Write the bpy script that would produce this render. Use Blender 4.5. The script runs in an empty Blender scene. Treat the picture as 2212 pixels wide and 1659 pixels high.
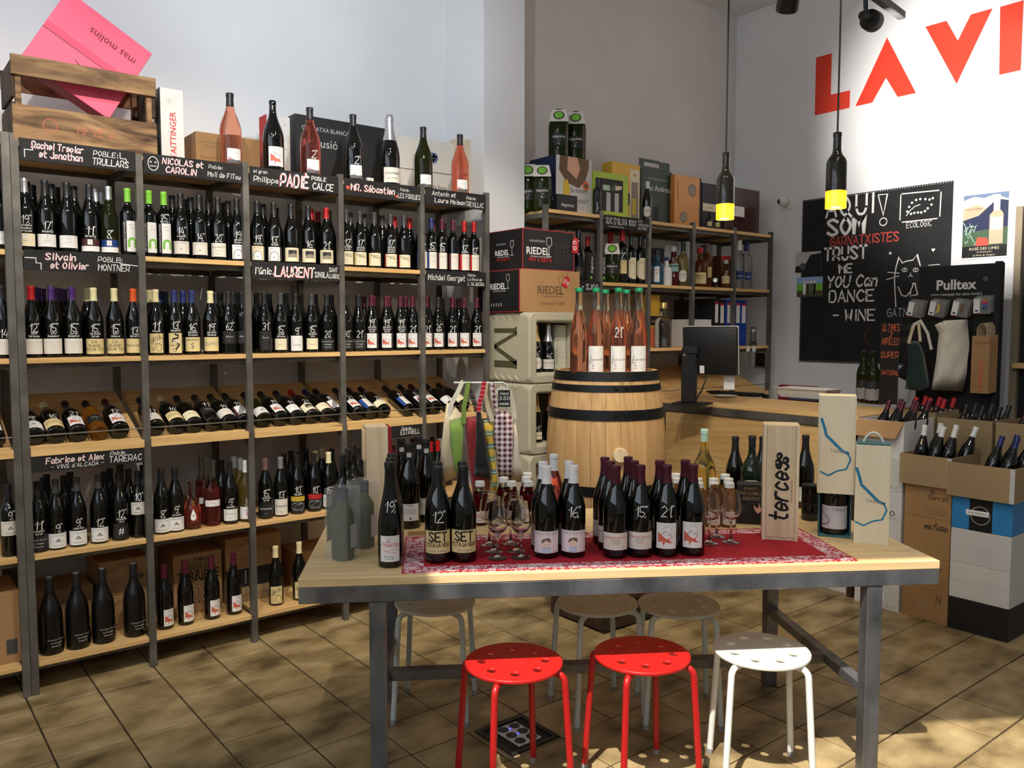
import bpy, bmesh, math, random, unicodedata
from mathutils import Vector, Matrix
from mathutils.geometry import tessellate_polygon
random.seed(7)
scene = bpy.context.scene
COL = scene.collection
PI = math.pi

# ------------------------------------------------------------------ camera
F, CX, CY, CAMZ = 1790.0, 1106.0, 829.5, 1.55
HEAD, PIT = math.radians(51.5), math.atan(121.5 / 1790.0)
FW = Vector((math.cos(HEAD) * math.cos(PIT), math.sin(HEAD) * math.cos(PIT), -math.sin(PIT)))
RT = Vector((math.sin(HEAD), -math.cos(HEAD), 0.0))
UP = RT.cross(FW)
CAM = Vector((0, 0, CAMZ))
cd = bpy.data.cameras.new('camera'); cam = bpy.data.objects.new('camera', cd); COL.objects.link(cam)
cd.sensor_width = 36.0; cd.lens = F / 2212.0 * 36.0; cd.clip_start = 0.05; cd.clip_end = 100
cam.location = CAM; cam.rotation_euler = FW.to_track_quat('-Z', 'Y').to_euler()
scene.camera = cam

def ray(x, y): return FW + RT * ((x - CX) / F) - UP * ((y - CY) / F)
def PZ(x, y, z): d = ray(x, y); return CAM + d * ((z - CAMZ) / d.z)
def PX(x, y, X): d = ray(x, y); return CAM + d * (X / d.x)
def PY(x, y, Y): d = ray(x, y); return CAM + d * (Y / d.y)
def PD(x, y, dep): return CAM + ray(x, y) * dep
def proj(p):
    v = Vector(p) - CAM; z = v.dot(FW)
    return CX + F * v.dot(RT) / z, CY - F * v.dot(UP) / z, z
def hgt(base, px, pyt):
    d = ray(px, pyt); b = Vector((base.x, base.y)); t = b.dot(b) / (b.x * d.x + b.y * d.y)
    return CAMZ + t * d.z - base.z

# ------------------------------------------------------------------ world, sun, exposure
scene.view_settings.view_transform = 'Standard'
scene.view_settings.look = 'None'
scene.view_settings.exposure = 0.0
scene.view_settings.gamma = 1.0
scene.view_settings.use_curve_mapping = False
w = bpy.data.worlds.new('daylight'); scene.world = w; w.use_nodes = True
bg = w.node_tree.nodes['Background']; bg.inputs[0].default_value = (0.80, 0.90, 1.0, 1); bg.inputs[1].default_value = 2.9
SUN_K = 0.598; SUN_A = math.radians(26.7)
SUN_D = Vector((math.cos(SUN_A) * SUN_K, math.sin(SUN_A) * SUN_K, -1.0))
sl = bpy.data.lights.new('sun', 'SUN'); sl.energy = 6.5; sl.angle = math.radians(0.6); sl.color = (1.0, 0.93, 0.82)
so = bpy.data.objects.new('sun', sl); COL.objects.link(so); so.location = (-3, -2, 8)
so.rotation_euler = SUN_D.to_track_quat('-Z', 'Y').to_euler()
cy = scene.cycles
cy.caustics_reflective = False; cy.caustics_refractive = False
cy.max_bounces = 9; cy.diffuse_bounces = 5; cy.glossy_bounces = 4; cy.transmission_bounces = 9; cy.transparent_max_bounces = 12
cy.sample_clamp_indirect = 6.0

# ------------------------------------------------------------------ materials
def lin(c):
    o = []
    for v in c[:3]:
        v = v / 255.0
        o.append(v / 12.92 if v <= 0.04045 else ((v + 0.055) / 1.055) ** 2.4)
    return (*o, 1.0)
MATS = {}
def mat(name, col=(200, 200, 200), rough=0.5, metal=0.0, spec=0.5, trans=0.0, ior=1.45, emis=None, var=0.06, vscale=12.0, bump=0.0, bscale=60.0, coat=0.0, sheen=0.0, alpha=1.0):
    if name in MATS: return MATS[name]
    m = bpy.data.materials.new(name); m.use_nodes = True; MATS[name] = m
    nt = m.node_tree; b = nt.nodes['Principled BSDF']; L = nt.links
    b.inputs['Base Color'].default_value = lin(col)
    b.inputs['Roughness'].default_value = rough; b.inputs['Metallic'].default_value = metal
    b.inputs['Specular IOR Level'].default_value = spec; b.inputs['IOR'].default_value = ior
    b.inputs['Transmission Weight'].default_value = trans; b.inputs['Coat Weight'].default_value = coat
    b.inputs['Sheen Weight'].default_value = sheen; b.inputs['Alpha'].default_value = alpha
    if emis:
        b.inputs['Emission Color'].default_value = lin(emis[0]); b.inputs['Emission Strength'].default_value = emis[1]
    tc = nt.nodes.new('ShaderNodeTexCoord')
    if var > 0 and not trans:
        n = nt.nodes.new('ShaderNodeTexNoise'); n.inputs['Scale'].default_value = vscale; n.inputs['Detail'].default_value = 3
        L.new(tc.outputs['Object'], n.inputs['Vector'])
        mx = nt.nodes.new('ShaderNodeMix'); mx.data_type = 'RGBA'; mx.blend_type = 'MULTIPLY'; mx.inputs[0].default_value = 1.0
        rp = nt.nodes.new('ShaderNodeMapRange'); rp.inputs[1].default_value = 0.3; rp.inputs[2].default_value = 0.7
        rp.inputs[3].default_value = 1 - var; rp.inputs[4].default_value = 1 + var
        L.new(n.outputs['Fac'], rp.inputs[0]); mx.inputs[6].default_value = lin(col)
        L.new(rp.outputs[0], mx.inputs[7]); L.new(mx.outputs[2], b.inputs['Base Color'])
    if bump > 0:
        n2 = nt.nodes.new('ShaderNodeTexNoise'); n2.inputs['Scale'].default_value = bscale; n2.inputs['Detail'].default_value = 4
        L.new(tc.outputs['Object'], n2.inputs['Vector'])
        bp = nt.nodes.new('ShaderNodeBump'); bp.inputs['Strength'].default_value = bump; bp.inputs['Distance'].default_value = 0.004
        L.new(n2.outputs['Fac'], bp.inputs['Height']); L.new(bp.outputs[0], b.inputs['Normal'])
    return m

def ramp_mat(name, stops, scale=(1, 1, 1), nscale=4.0, detail=5.0, dist=0.0, rough=0.5, metal=0.0, bump=0.1, wave=None, rnd=0.0, knots=None, world=False, spec=0.4, rough2=None):
    """noise (optionally a stretched wave for wood grain) through a colour ramp"""
    if name in MATS: return MATS[name]
    m = bpy.data.materials.new(name); m.use_nodes = True; MATS[name] = m
    nt = m.node_tree; N = nt.nodes; L = nt.links; b = N['Principled BSDF']
    b.inputs['Roughness'].default_value = rough; b.inputs['Metallic'].default_value = metal
    b.inputs['Specular IOR Level'].default_value = spec
    if world:
        g = N.new('ShaderNodeNewGeometry'); src = g.outputs['Position']
    else:
        tc = N.new('ShaderNodeTexCoord'); src = tc.outputs['Object']
    oi = N.new('ShaderNodeObjectInfo')
    if not world:
        ad = N.new('ShaderNodeVectorMath'); ad.operation = 'ADD'
        cb = N.new('ShaderNodeCombineXYZ'); ml = N.new('ShaderNodeMath'); ml.operation = 'MULTIPLY'; ml.inputs[1].default_value = 37.0
        L.new(oi.outputs['Random'], ml.inputs[0])
        for k in range(3): L.new(ml.outputs[0], cb.inputs[k])
        L.new(src, ad.inputs[0]); L.new(cb.outputs[0], ad.inputs[1]); src = ad.outputs[0]
    mp = N.new('ShaderNodeMapping'); mp.inputs['Scale'].default_value = scale; L.new(src, mp.inputs['Vector'])
    n = N.new('ShaderNodeTexNoise'); n.inputs['Scale'].default_value = nscale; n.inputs['Detail'].default_value = detail
    n.inputs['Distortion'].default_value = dist; L.new(mp.outputs[0], n.inputs['Vector'])
    fac = n.outputs['Fac']
    if wave:
        wv = N.new('ShaderNodeTexWave'); wv.bands_direction = wave[0]; wv.inputs['Scale'].default_value = wave[1]
        wv.inputs['Distortion'].default_value = wave[2]; wv.inputs['Detail'].default_value = 2; wv.inputs['Detail Scale'].default_value = 1.2
        L.new(mp.outputs[0], wv.inputs['Vector'])
        mm = N.new('ShaderNodeMix'); mm.data_type = 'FLOAT'; mm.inputs[0].default_value = wave[3]
        L.new(fac, mm.inputs[2]); L.new(wv.outputs['Fac'], mm.inputs[3]); fac = mm.outputs[0]
    cr = N.new('ShaderNodeValToRGB'); el = cr.color_ramp.elements
    el[0].position, el[0].color = stops[0][0], lin(stops[0][1]); el[1].position, el[1].color = stops[-1][0], lin(stops[-1][1])
    for p, c in stops[1:-1]:
        e = el.new(p); e.color = lin(c)
    L.new(fac, cr.inputs[0]); out = cr.outputs[0]
    if knots:
        vo = N.new('ShaderNodeTexVoronoi'); vo.inputs['Scale'].default_value = knots[0]; L.new(mp.outputs[0], vo.inputs['Vector'])
        kr = N.new('ShaderNodeMapRange'); kr.inputs[1].default_value = knots[1]; kr.inputs[2].default_value = knots[1] * 2.2; kr.inputs[3].default_value = 0.85; kr.inputs[4].default_value = 0.0
        L.new(vo.outputs['Distance'], kr.inputs[0])
        km = N.new('ShaderNodeMix'); km.data_type = 'RGBA'; km.inputs[7].default_value = lin(knots[2]); L.new(kr.outputs[0], km.inputs[0]); L.new(out, km.inputs[6]); out = km.outputs[2]
    if rnd:
        hs = N.new('ShaderNodeHueSaturation'); rr = N.new('ShaderNodeMapRange'); rr.inputs[3].default_value = 1 - rnd; rr.inputs[4].default_value = 1 + rnd
        L.new(oi.outputs['Random'], rr.inputs[0]); L.new(rr.outputs[0], hs.inputs['Value']); L.new(out, hs.inputs['Color']); out = hs.outputs[0]
    L.new(out, b.inputs['Base Color'])
    if rough2 is not None:
        rm = N.new('ShaderNodeMapRange'); rm.inputs[1].default_value = 0.35; rm.inputs[2].default_value = 0.65; rm.inputs[3].default_value = rough; rm.inputs[4].default_value = rough2
        L.new(fac, rm.inputs[0]); L.new(rm.outputs[0], b.inputs['Roughness'])
    if bump:
        bp = N.new('ShaderNodeBump'); bp.inputs['Strength'].default_value = bump; bp.inputs['Distance'].default_value = 0.003
        L.new(fac, bp.inputs['Height']); L.new(bp.outputs[0], b.inputs['Normal'])
    return m

# ------------------------------------------------------------------ mesh building
class MB:
    def __init__(s): s.v = []; s.f = []; s.m = []; s.sm = []
    def add(s, vs, fs, mi=0, smooth=False):
        o = len(s.v); s.v.extend([tuple(p) for p in vs])
        for f in fs: s.f.append([o + i for i in f]); s.m.append(mi); s.sm.append(smooth)
        return s
    def box(s, x0, y0, z0, x1, y1, z1, mi=0):
        return s.add([(x0, y0, z0), (x1, y0, z0), (x1, y1, z0), (x0, y1, z0), (x0, y0, z1), (x1, y0, z1), (x1, y1, z1), (x0, y1, z1)],
                     [(0, 3, 2, 1), (4, 5, 6, 7), (0, 1, 5, 4), (1, 2, 6, 5), (2, 3, 7, 6), (3, 0, 4, 7)], mi)
    def cbox(s, x0, y0, z0, x1, y1, z1, c=0.003, mi=0):
        bm = bmesh.new(); bmesh.ops.create_cube(bm, size=1)
        for v in bm.verts: v.co = Vector(((x0 + x1) / 2 + v.co.x * (x1 - x0), (y0 + y1) / 2 + v.co.y * (y1 - y0), (z0 + z1) / 2 + v.co.z * (z1 - z0)))
        bmesh.ops.bevel(bm, geom=list(bm.edges), offset=c, segments=2 if c > 0.008 else 1, affect='EDGES', profile=0.5)
        bm.verts.index_update(); s.add([v.co.copy() for v in bm.verts], [[v.index for v in f.verts] for f in bm.faces], mi, c > 0.008); bm.free(); return s
    def lathe(s, prof, n=24, mi=0, center=(0, 0, 0), a0=0.0, a1=2 * PI, smooth=True):
        full = abs(a1 - a0 - 2 * PI) < 1e-6; cols = n if full else n + 1; vs = []; fs = []
        for i in range(cols):
            a = a0 + (a1 - a0) * i / n
            for z, r in prof: vs.append((center[0] + r * math.sin(a), center[1] - r * math.cos(a), center[2] + z))
        k = len(prof)
        for i in range(n):
            j = (i + 1) % cols
            for q in range(k - 1):
                if prof[q][1] < 1e-7 and prof[q + 1][1] < 1e-7: continue
                if prof[q][1] < 1e-7: fs.append((i * k + q, j * k + q + 1, i * k + q + 1))
                elif prof[q + 1][1] < 1e-7: fs.append((i * k + q, j * k + q, i * k + q + 1))
                else: fs.append((i * k + q, j * k + q, j * k + q + 1, i * k + q + 1))
        return s.add(vs, fs, mi, smooth)
    def tube(s, path, r, n=8, mi=0, caps=True, closed=False):
        path = [Vector(p) for p in path]; k = len(path); vs = []; fs = []; prev = None
        rr = r if isinstance(r, (list, tuple)) else [r] * k
        for i, p in enumerate(path):
            if closed: t = path[(i + 1) % k] - path[i - 1]
            else: t = path[min(i + 1, k - 1)] - path[max(i - 1, 0)]
            t.normalize()
            if prev is None:
                a = Vector((0, 0, 1)) if abs(t.z) < 0.9 else Vector((1, 0, 0)); x = t.cross(a).normalized()
            else: x = (prev - t * prev.dot(t)).normalized()
            prev = x; y = t.cross(x)
            for q in range(n):
                an = 2 * PI * q / n; vs.append(p + x * (rr[i] * math.cos(an)) + y * (rr[i] * math.sin(an)))
        for i in range(k if closed else k - 1):
            j = (i + 1) % k
            for q in range(n):
                fs.append((i * n + q, i * n + (q + 1) % n, j * n + (q + 1) % n, j * n + q))
        s.add(vs, fs, mi, True)
        if caps and not closed: s.add(vs[:n], [tuple(reversed(range(n)))], mi); s.add(vs[-n:], [tuple(range(n))], mi)
        return s
    def prism(s, poly, d0, d1, axis='y', mi=0):
        """poly (a,b) extruded between d0 and d1; axis y: a->x b->z, axis z: a->x b->y, axis x: a->y b->z"""
        def mk(a, b, d): return (a, d, b) if axis == 'y' else ((a, b, d) if axis == 'z' else (d, a, b))
        n = len(poly); vs = [mk(a, b, d0) for a, b in poly] + [mk(a, b, d1) for a, b in poly]
        tri = tessellate_polygon([[Vector((a, b, 0)) for a, b in poly]])
        fs = [tuple(t) for t in tri] + [tuple(n + i for i in reversed(t)) for t in tri] + [(i, (i + 1) % n, n + (i + 1) % n, n + i) for i in range(n)]
        return s.add(vs, fs, mi)
    def quad(s, a, b, c, d, mi=0): return s.add([a, b, c, d], [(0, 1, 2, 3)], mi)
    def build(s, name, mats, fix=True, sharp=40):
        me = bpy.data.meshes.new(name); me.from_pydata(s.v, [], s.f)
        if not isinstance(mats, (list, tuple)): mats = [mats]
        for m in mats: me.materials.append(m)
        me.polygons.foreach_set('material_index', s.m); me.polygons.foreach_set('use_smooth', s.sm)
        if fix:
            bm = bmesh.new(); bm.from_mesh(me); bmesh.ops.remove_doubles(bm, verts=bm.verts, dist=1e-6)
            bmesh.ops.recalc_face_normals(bm, faces=bm.faces); bm.to_mesh(me); bm.free()
        if any(s.sm): me.set_sharp_from_angle(angle=math.radians(sharp))
        me.update(); return me

def obj(name, me, parent=None, loc=(0, 0, 0), rot=(0, 0, 0), sc=None):
    o = bpy.data.objects.new(name, me); COL.objects.link(o)
    o.location = loc; o.rotation_euler = rot
    if sc: o.scale = (sc, sc, sc) if isinstance(sc, (int, float)) else sc
    if parent: o.parent = parent
    return o
def tag(o, label, cat, group=None):
    o['label'] = label; o['category'] = cat
    if group: o['group'] = group
    return o
def thing(name, label, cat, loc=(0, 0, 0), rz=0.0, group=None, rot=None, sc=None):
    o = bpy.data.objects.new(name, None); COL.objects.link(o); o.empty_display_size = 0.05
    o.location = loc; o.rotation_euler = rot if rot else (0, 0, rz)
    if sc: o.scale = (sc, sc, sc)
    return tag(o, label, cat, group)
def struct(name, me, parent=None, loc=(0, 0, 0), rot=(0, 0, 0)):
    o = obj(name, me, parent, loc, rot); o['kind'] = 'structure'; return o
def copy_tree(o, parent=None):
    c = o.copy(); COL.objects.link(c)
    if parent: c.parent = parent
    for ch in o.children: copy_tree(ch, c)
    return c
def face_rz(loc, tx=0.0, ty=0.0, off=0.0):
    dx, dy = tx - loc[0], ty - loc[1]
    return math.atan2(dx, -dy) + off

# ------------------------------------------------------------------ writing: a single-stroke hand alphabet and the built-in print face
SF = {'A': '02 28 42|14 34', 'B': '02 08|~08 28 37 25 05|~05 35 43 22 02', 'C': '~47 28 05 22 43', 'D': '02 08|~08 38 45 32 02', 'E': '48 08 02 42|05 35', 'F': '48 08 02|05 35',
 'G': '~47 28 05 22 43|43 45 25', 'H': '02 08|42 48|05 45', 'I': '12 18', 'J': '38 34|~34 32 12 03', 'K': '02 08|48 05 42', 'L': '08 02 42', 'M': '02 08 25 48 42', 'N': '02 08 42 48',
 'O': '~28 05 22 45 28', 'P': '02 08|~08 38 46 34 04', 'Q': '~28 05 22 45 28|33 51', 'R': '02 08|~08 38 46 34 04|24 42', 'S': '~47 28 07 25 43 22 03', 'T': '08 48|28 22', 'U': '08 04|~04 12 32 44|44 48',
 'V': '08 22 48', 'W': '08 12 26 32 48', 'X': '08 42|48 02', 'Y': '08 25 48|25 22', 'Z': '08 48 02 42',
 'a': '~36 16 04 12 34|36 32', 'b': '08 02|~05 26 44 22 03', 'c': '~35 16 04 12 33', 'd': '~35 16 04 12 34|38 32', 'e': '~04 34 35 16 04 12 33', 'f': '~38 28 17 12|06 26', 'g': '~36 16 04 12 34|36 31|~31 10 01',
 'h': '08 02|~05 26 35 32', 'i': '12 16|17 18', 'j': '26 21|~21 10 00|27 28', 'k': '08 02|36 04 32', 'l': '18 12', 'm': '02 06|~05 16 25 22|~25 36 45 42', 'n': '02 06|~05 26 35 32', 'o': '~16 04 12 34 16',
 'p': '00 06|~06 26 44 22 03', 'q': '40 46|~46 26 04 22 43', 'r': '02 06|~04 16 36', 's': '~35 16 05 34 22 03', 't': '18 13 22 32|06 36', 'u': '06 03|~03 12 23 36|36 32', 'v': '06 22 46', 'w': '06 12 24 32 46',
 'x': '06 42|46 02', 'y': '06 23|46 00', 'z': '06 46 02 42',
 '0': '~28 05 22 45 28', '1': '06 28 22', '2': '~07 28 46 24 02|02 42', '3': '~07 28 46 25|~25 44 22 03', '4': '28 04 44|36 32', '5': '48 08 05|~05 25 44 22 03', '6': '~38 05 03 22 43 35 04', '7': '08 48 12',
 '8': '~28 07 25 43 22 03 25 47 28', '9': '~46 28 06 25 46 44 22', '.': '12 13', ',': '13 01', ':': '12 13|15 16', "'": '18 17', '!': '28 24|23 22', '-': '05 35', '%': '02 48|07 17|33 43', '+': '05 45|23 27', '#': '12 18|32 38|04 44|06 46',
 '"': '08 07|28 27', '(': '~28 15 22', '/': '02 48', '@': '~35 25 24 34 47 28 05 22 42', '*': '25 27|16 36'}
def _strokes(ch):
    d = unicodedata.normalize('NFD', ch); base = d[0]; g = SF.get(base)
    if g is None: return [], 2.0
    out = []; mx = 0
    for st in g.split('|'):
        sm = st[0] == '~'; pts = [(int(t[0]), int(t[1]) - 2) for t in st.lstrip('~').split()]
        mx = max(mx, max(p[0] for p in pts))
        if sm and len(pts) > 2:
            q = []; n = len(pts); cl = pts[0] == pts[-1]
            for i in range(n - 1):
                p0 = pts[i - 1] if i > 0 else (pts[-2] if cl else pts[0]); p3 = pts[i + 2] if i + 2 < n else (pts[1] if cl else pts[-1])
                p1, p2 = pts[i], pts[i + 1]
                for s_ in range(4):
                    t = s_ / 4.0
                    q.append(tuple(0.5 * (2 * p1[k] + (p2[k] - p0[k]) * t + (2 * p0[k] - 5 * p1[k] + 4 * p2[k] - p3[k]) * t * t + (3 * p1[k] - p0[k] - 3 * p2[k] + p3[k]) * t ** 3) for k in (0, 1)))
            q.append(pts[-1]); pts = q
        out.append(pts)
    top = 6.6 if (base.isupper() or base in 'bdfhklt') else 5.0
    for mk in d[1:]:
        c = mx / 2.0
        if mk == '\u0301': out.append([(c - .4, top), (c + .8, top + 1.2)])
        elif mk == '\u0300': out.append([(c + .4, top), (c - .8, top + 1.2)])
        elif mk == '\u0308': out.append([(c - .9, top + .3), (c - .9, top + .7)]); out.append([(c + .9, top + .3), (c + .9, top + .7)])
        elif mk == '\u0327': out.append([(c, -.4), (c - .5, -1.4)])
    return out, mx
def ribbon(pts, wd):
    """constant-width band along a 2-D polyline -> verts, faces"""
    vs = []; fs = []; n = len(pts)
    for i in range(n):
        a = pts[max(i - 1, 0)]; c = pts[min(i + 1, n - 1)]
        dx, dy = c[0] - a[0], c[1] - a[1]; l = math.hypot(dx, dy) or 1.0
        ex, ey = -dy / l * wd / 2, dx / l * wd / 2
        px, py = pts[i]
        if i == 0: px -= dx / l * wd * .4; py -= dy / l * wd * .4
        if i == n - 1: px += dx / l * wd * .4; py += dy / l * wd * .4
        if 0 < i < n - 1:
            d1 = (pts[i][0] - a[0], pts[i][1] - a[1]); d2 = (c[0] - pts[i][0], c[1] - pts[i][1])
            l1, l2 = math.hypot(*d1) or 1, math.hypot(*d2) or 1
            cs = (d1[0] * d2[0] + d1[1] * d2[1]) / l1 / l2
            k = min(2.2, 1.0 / max(0.3, math.sqrt(max(0.0, (1 + cs) / 2)))); ex *= k; ey *= k
        vs += [(px + ex, py + ey), (px - ex, py - ey)]
    for i in range(n - 1): fs.append((2 * i, 2 * i + 1, 2 * i + 3, 2 * i + 2))
    return vs, fs
HC = {}
def hand(text, h=1.0, wd=0.13, slant=0.12):
    """hand-lettered text, cap height h, left-baseline origin -> verts, faces, width"""
    key = (text, round(wd, 3), slant)
    if key not in HC:
        V = []; Fc = []; x = 0.0
        for ch in text:
            if ch == ' ': x += 3.0; continue
            st, mx = _strokes(ch)
            for p in st:
                vs, fs = ribbon([((x + a + b * slant) / 6.0, b / 6.0) for a, b in p], wd)
                o = len(V); V += vs; Fc += [tuple(o + i for i in f) for f in fs]
            x += mx + 1.5
        HC[key] = (V, Fc, max(0.01, (x - 1.5) / 6.0))
    V, Fc, W = HC[key]
    return [(a * h, b * h) for a, b in V], Fc, W * h
PC = {}
def pr(text, h=1.0, bold=0.0, shear=0.0):
    """printed text with the built-in face, cap height h, left-baseline origin"""
    key = (text, bold, shear)
    if key not in PC:
        cu = bpy.data.curves.new('t', 'FONT'); cu.body = text; cu.size = 1.0; cu.resolution_u = 2; cu.offset = bold; cu.shear = shear
        o = bpy.data.objects.new('t', cu); COL.objects.link(o)
        dg = bpy.context.evaluated_depsgraph_get(); dg.update(); me = o.evaluated_get(dg).to_mesh()
        V = [(v.co.x, v.co.y) for v in me.vertices]; Fc = [tuple(p.vertices) for p in me.polygons]
        o.evaluated_get(dg).to_mesh_clear(); bpy.data.objects.remove(o); bpy.data.curves.remove(cu)
        x0 = min([p[0] for p in V], default=0); x1 = max([p[0] for p in V], default=0.1)
        PC[key] = ([((a - x0) / .69, b / .69) for a, b in V], Fc, (x1 - x0) / .69)
    V, Fc, W = PC[key]
    return [(a * h, b * h) for a, b in V], Fc, W * h
def clusters(a, mg):
    """split a drawing into groups of strokes that lie closer together than mg"""
    par = list(range(len(a.V)))
    def fd(i):
        while par[i] != i: par[i] = par[par[i]]; i = par[i]
        return i
    for f in a.F:
        for i in f[1:]: par[fd(f[0])] = fd(i)
    bx_ = {}
    for f in a.F:
        r = fd(f[0]); q = bx_.setdefault(r, [9, 9, -9, -9])
        for i in f: x, y = a.V[i][0], a.V[i][1]; q[0] = min(q[0], x); q[1] = min(q[1], y); q[2] = max(q[2], x); q[3] = max(q[3], y)
    ks = list(bx_); up = {k: k for k in ks}
    def f2(k):
        while up[k] != k: k = up[k]
        return k
    for i, k in enumerate(ks):
        for l in ks[i + 1:]:
            p, q = bx_[k], bx_[l]
            if p[0] - mg < q[2] and q[0] - mg < p[2] and p[1] - mg < q[3] and q[1] - mg < p[3]: up[f2(k)] = f2(l)
    out = {}
    for f, c in zip(a.F, a.C):
        r = f2(fd(f[0])); q = out.get(r)
        if q is None: q = out[r] = Art(); q.cols = list(a.cols); q.V = a.V
        q.F.append(f); q.C.append(c)
    return [o for _, o in sorted(out.items(), key=lambda t: bx_[t[0]][0])]
class Art:
    """flat print: coloured shapes in (u, v), later laid on a plane or wrapped round a bottle"""
    def __init__(s): s.V = []; s.F = []; s.C = []; s.cols = []; s.lay = -1; s.lc = None
    def add(s, vs, fs, col):
        if col not in s.cols: s.cols.append(col)
        if col != s.lc: s.lay += 1; s.lc = col
        e = min(s.lay, 24) * 6e-5          # later colours lie a hair above earlier ones
        k = s.cols.index(col); o = len(s.V); s.V += [(p[0], p[1], e) for p in vs]
        for f in fs: s.F.append(tuple(o + i for i in f)); s.C.append(k)
        return s
    def _txt(s, fn, text, u, v, h, col, al, fit, ang):
        vs, fs, W = fn; k = 1.0
        if fit and W > fit: k = fit / W
        ox = {'l': 0, 'c': -W * k / 2, 'r': -W * k}[al]; ca, sa = math.cos(ang), math.sin(ang)
        P2 = [(ox + a * k, b) for a, b in vs]
        return s.add([(u + a * ca - b * sa, v + a * sa + b * ca) for a, b in P2], fs, col)
    def hand(s, text, u, v, h, col='chalk', al='c', wd=.13, fit=None, ang=0.0, slant=.12): return s._txt(hand(text, h, wd, slant), text, u, v, h, col, al, fit, ang)
    def pr(s, text, u, v, h, col='ink', al='c', fit=None, ang=0.0, bold=0.0, shear=0.0): return s._txt(pr(text, h, bold, shear), text, u, v, h, col, al, fit, ang)
    def rect(s, u0, v0, u1, v1, col): return s.add([(u0, v0), (u1, v0), (u1, v1), (u0, v1)], [(0, 1, 2, 3)], col)
    def poly(s, pts, col):
        t = tessellate_polygon([[Vector((a, b, 0)) for a, b in pts]]); return s.add(pts, [tuple(x) for x in t], col)
    def disc(s, u, v, r, col, n=14, ry=None):
        ry = ry or r; return s.add([(u + r * math.cos(2 * PI * i / n), v + ry * math.sin(2 * PI * i / n)) for i in range(n)], [tuple(range(n))], col)
    def line(s, pts, wd, col): vs, fs = ribbon(pts, wd); return s.add(vs, fs, col)
    def ring(s, u, v, r, wd, col, n=16, ry=None):
        ry = ry or r; return s.line([(u + r * math.cos(2 * PI * i / n), v + ry * math.sin(2 * PI * i / n)) for i in range(n + 1)], wd, col)
    def mesh(s, name, fn, step=None):
        V, Fc, Cc = s.V, s.F, s.C
        if step:
            nV = []; nF = []; nC = []
            for f, c in zip(Fc, Cc):
                P2 = [V[i] for i in f]; a0 = min(p[0] for p in P2); a1 = max(p[0] for p in P2)
                if a1 - a0 <= step * 1.3: pieces = [P2]
                else:
                    pieces = []; k0 = math.floor(a0 / step)
                    while k0 * step < a1:
                        q = P2
                        for lim, sg in ((k0 * step, 1), ((k0 + 1) * step, -1)):
                            r_ = []
                            for i in range(len(q)):
                                A, B = q[i], q[(i + 1) % len(q)]; da, db = (A[0] - lim) * sg, (B[0] - lim) * sg
                                if da >= 0: r_.append(A)
                                if (da > 0) != (db > 0) and da != db:
                                    t = da / (da - db)
                                    if 1e-6 < t < 1 - 1e-6: r_.append((A[0] + (B[0] - A[0]) * t, A[1] + (B[1] - A[1]) * t, A[2]))
                            q = r_
                            if len(q) < 3: break
                        if len(q) >= 3: pieces.append(q)
                        k0 += 1
                for q in pieces:
                    o = len(nV); nV += q; nF.append(tuple(range(o, o + len(q)))); nC.append(c)
            V, Fc, Cc = nV, nF, nC
        us = sorted({i for f in Fc for i in f}); mp_ = {i: k for k, i in enumerate(us)}; V = [V[i] for i in us]; Fc = [tuple(mp_[i] for i in f) for f in Fc]
        me = bpy.data.meshes.new(name); me.from_pydata([fn(a, b, e) for a, b, e in V], [], Fc)
        for c in s.cols: me.materials.append(INK(c))
        me.polygons.foreach_set('material_index', Cc); me.update(); return me
    def flat(s, name, parent, y=-0.0008, rot=None, loc=None):
        """on a plane facing local -Y (u to the right, v up)"""
        return obj(name, s.mesh(name, lambda a, b, e: (a, y - e, b)), parent, loc or (0, 0, 0), rot or (0, 0, 0))
INKS = {'chalk': (238, 238, 235), 'ink': (28, 27, 28), 'grey': (140, 140, 140), 'lgrey': (190, 190, 190), 'red': (188, 45, 42), 'rust': (205, 105, 85), 'pinkc': (232, 120, 130), 'white': (240, 240, 240), 'cream': (238, 228, 196), 'gold': (190, 160, 90),
 'green': (125, 195, 70), 'blue': (40, 75, 150), 'navy': (35, 45, 80), 'teal': (40, 130, 170), 'burg': (85, 35, 45), 'yellow': (225, 190, 60), 'brown': (110, 85, 60), 'photo': (70, 66, 64), 'skin': (240, 215, 200), 'lblue': (150, 185, 225), 'redtag': (205, 40, 45),
 'orange': (235, 120, 80), 'olive': (85, 80, 55), 'dim': (95, 95, 95), 'mint': (180, 215, 190), 'black': (14, 14, 15), 'coral': (225, 85, 70), 'tape': (160, 130, 90), 'peach': (232, 178, 150), 'sky': (110, 130, 165), 'dgreen': (70, 95, 70), 'violet': (150, 70, 170), 'taupe': (150, 140, 125), 'darkred': (120, 20, 30)}
def INK(c): return mat('ink_' + c, INKS[c], rough=0.6, var=0.03)
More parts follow.
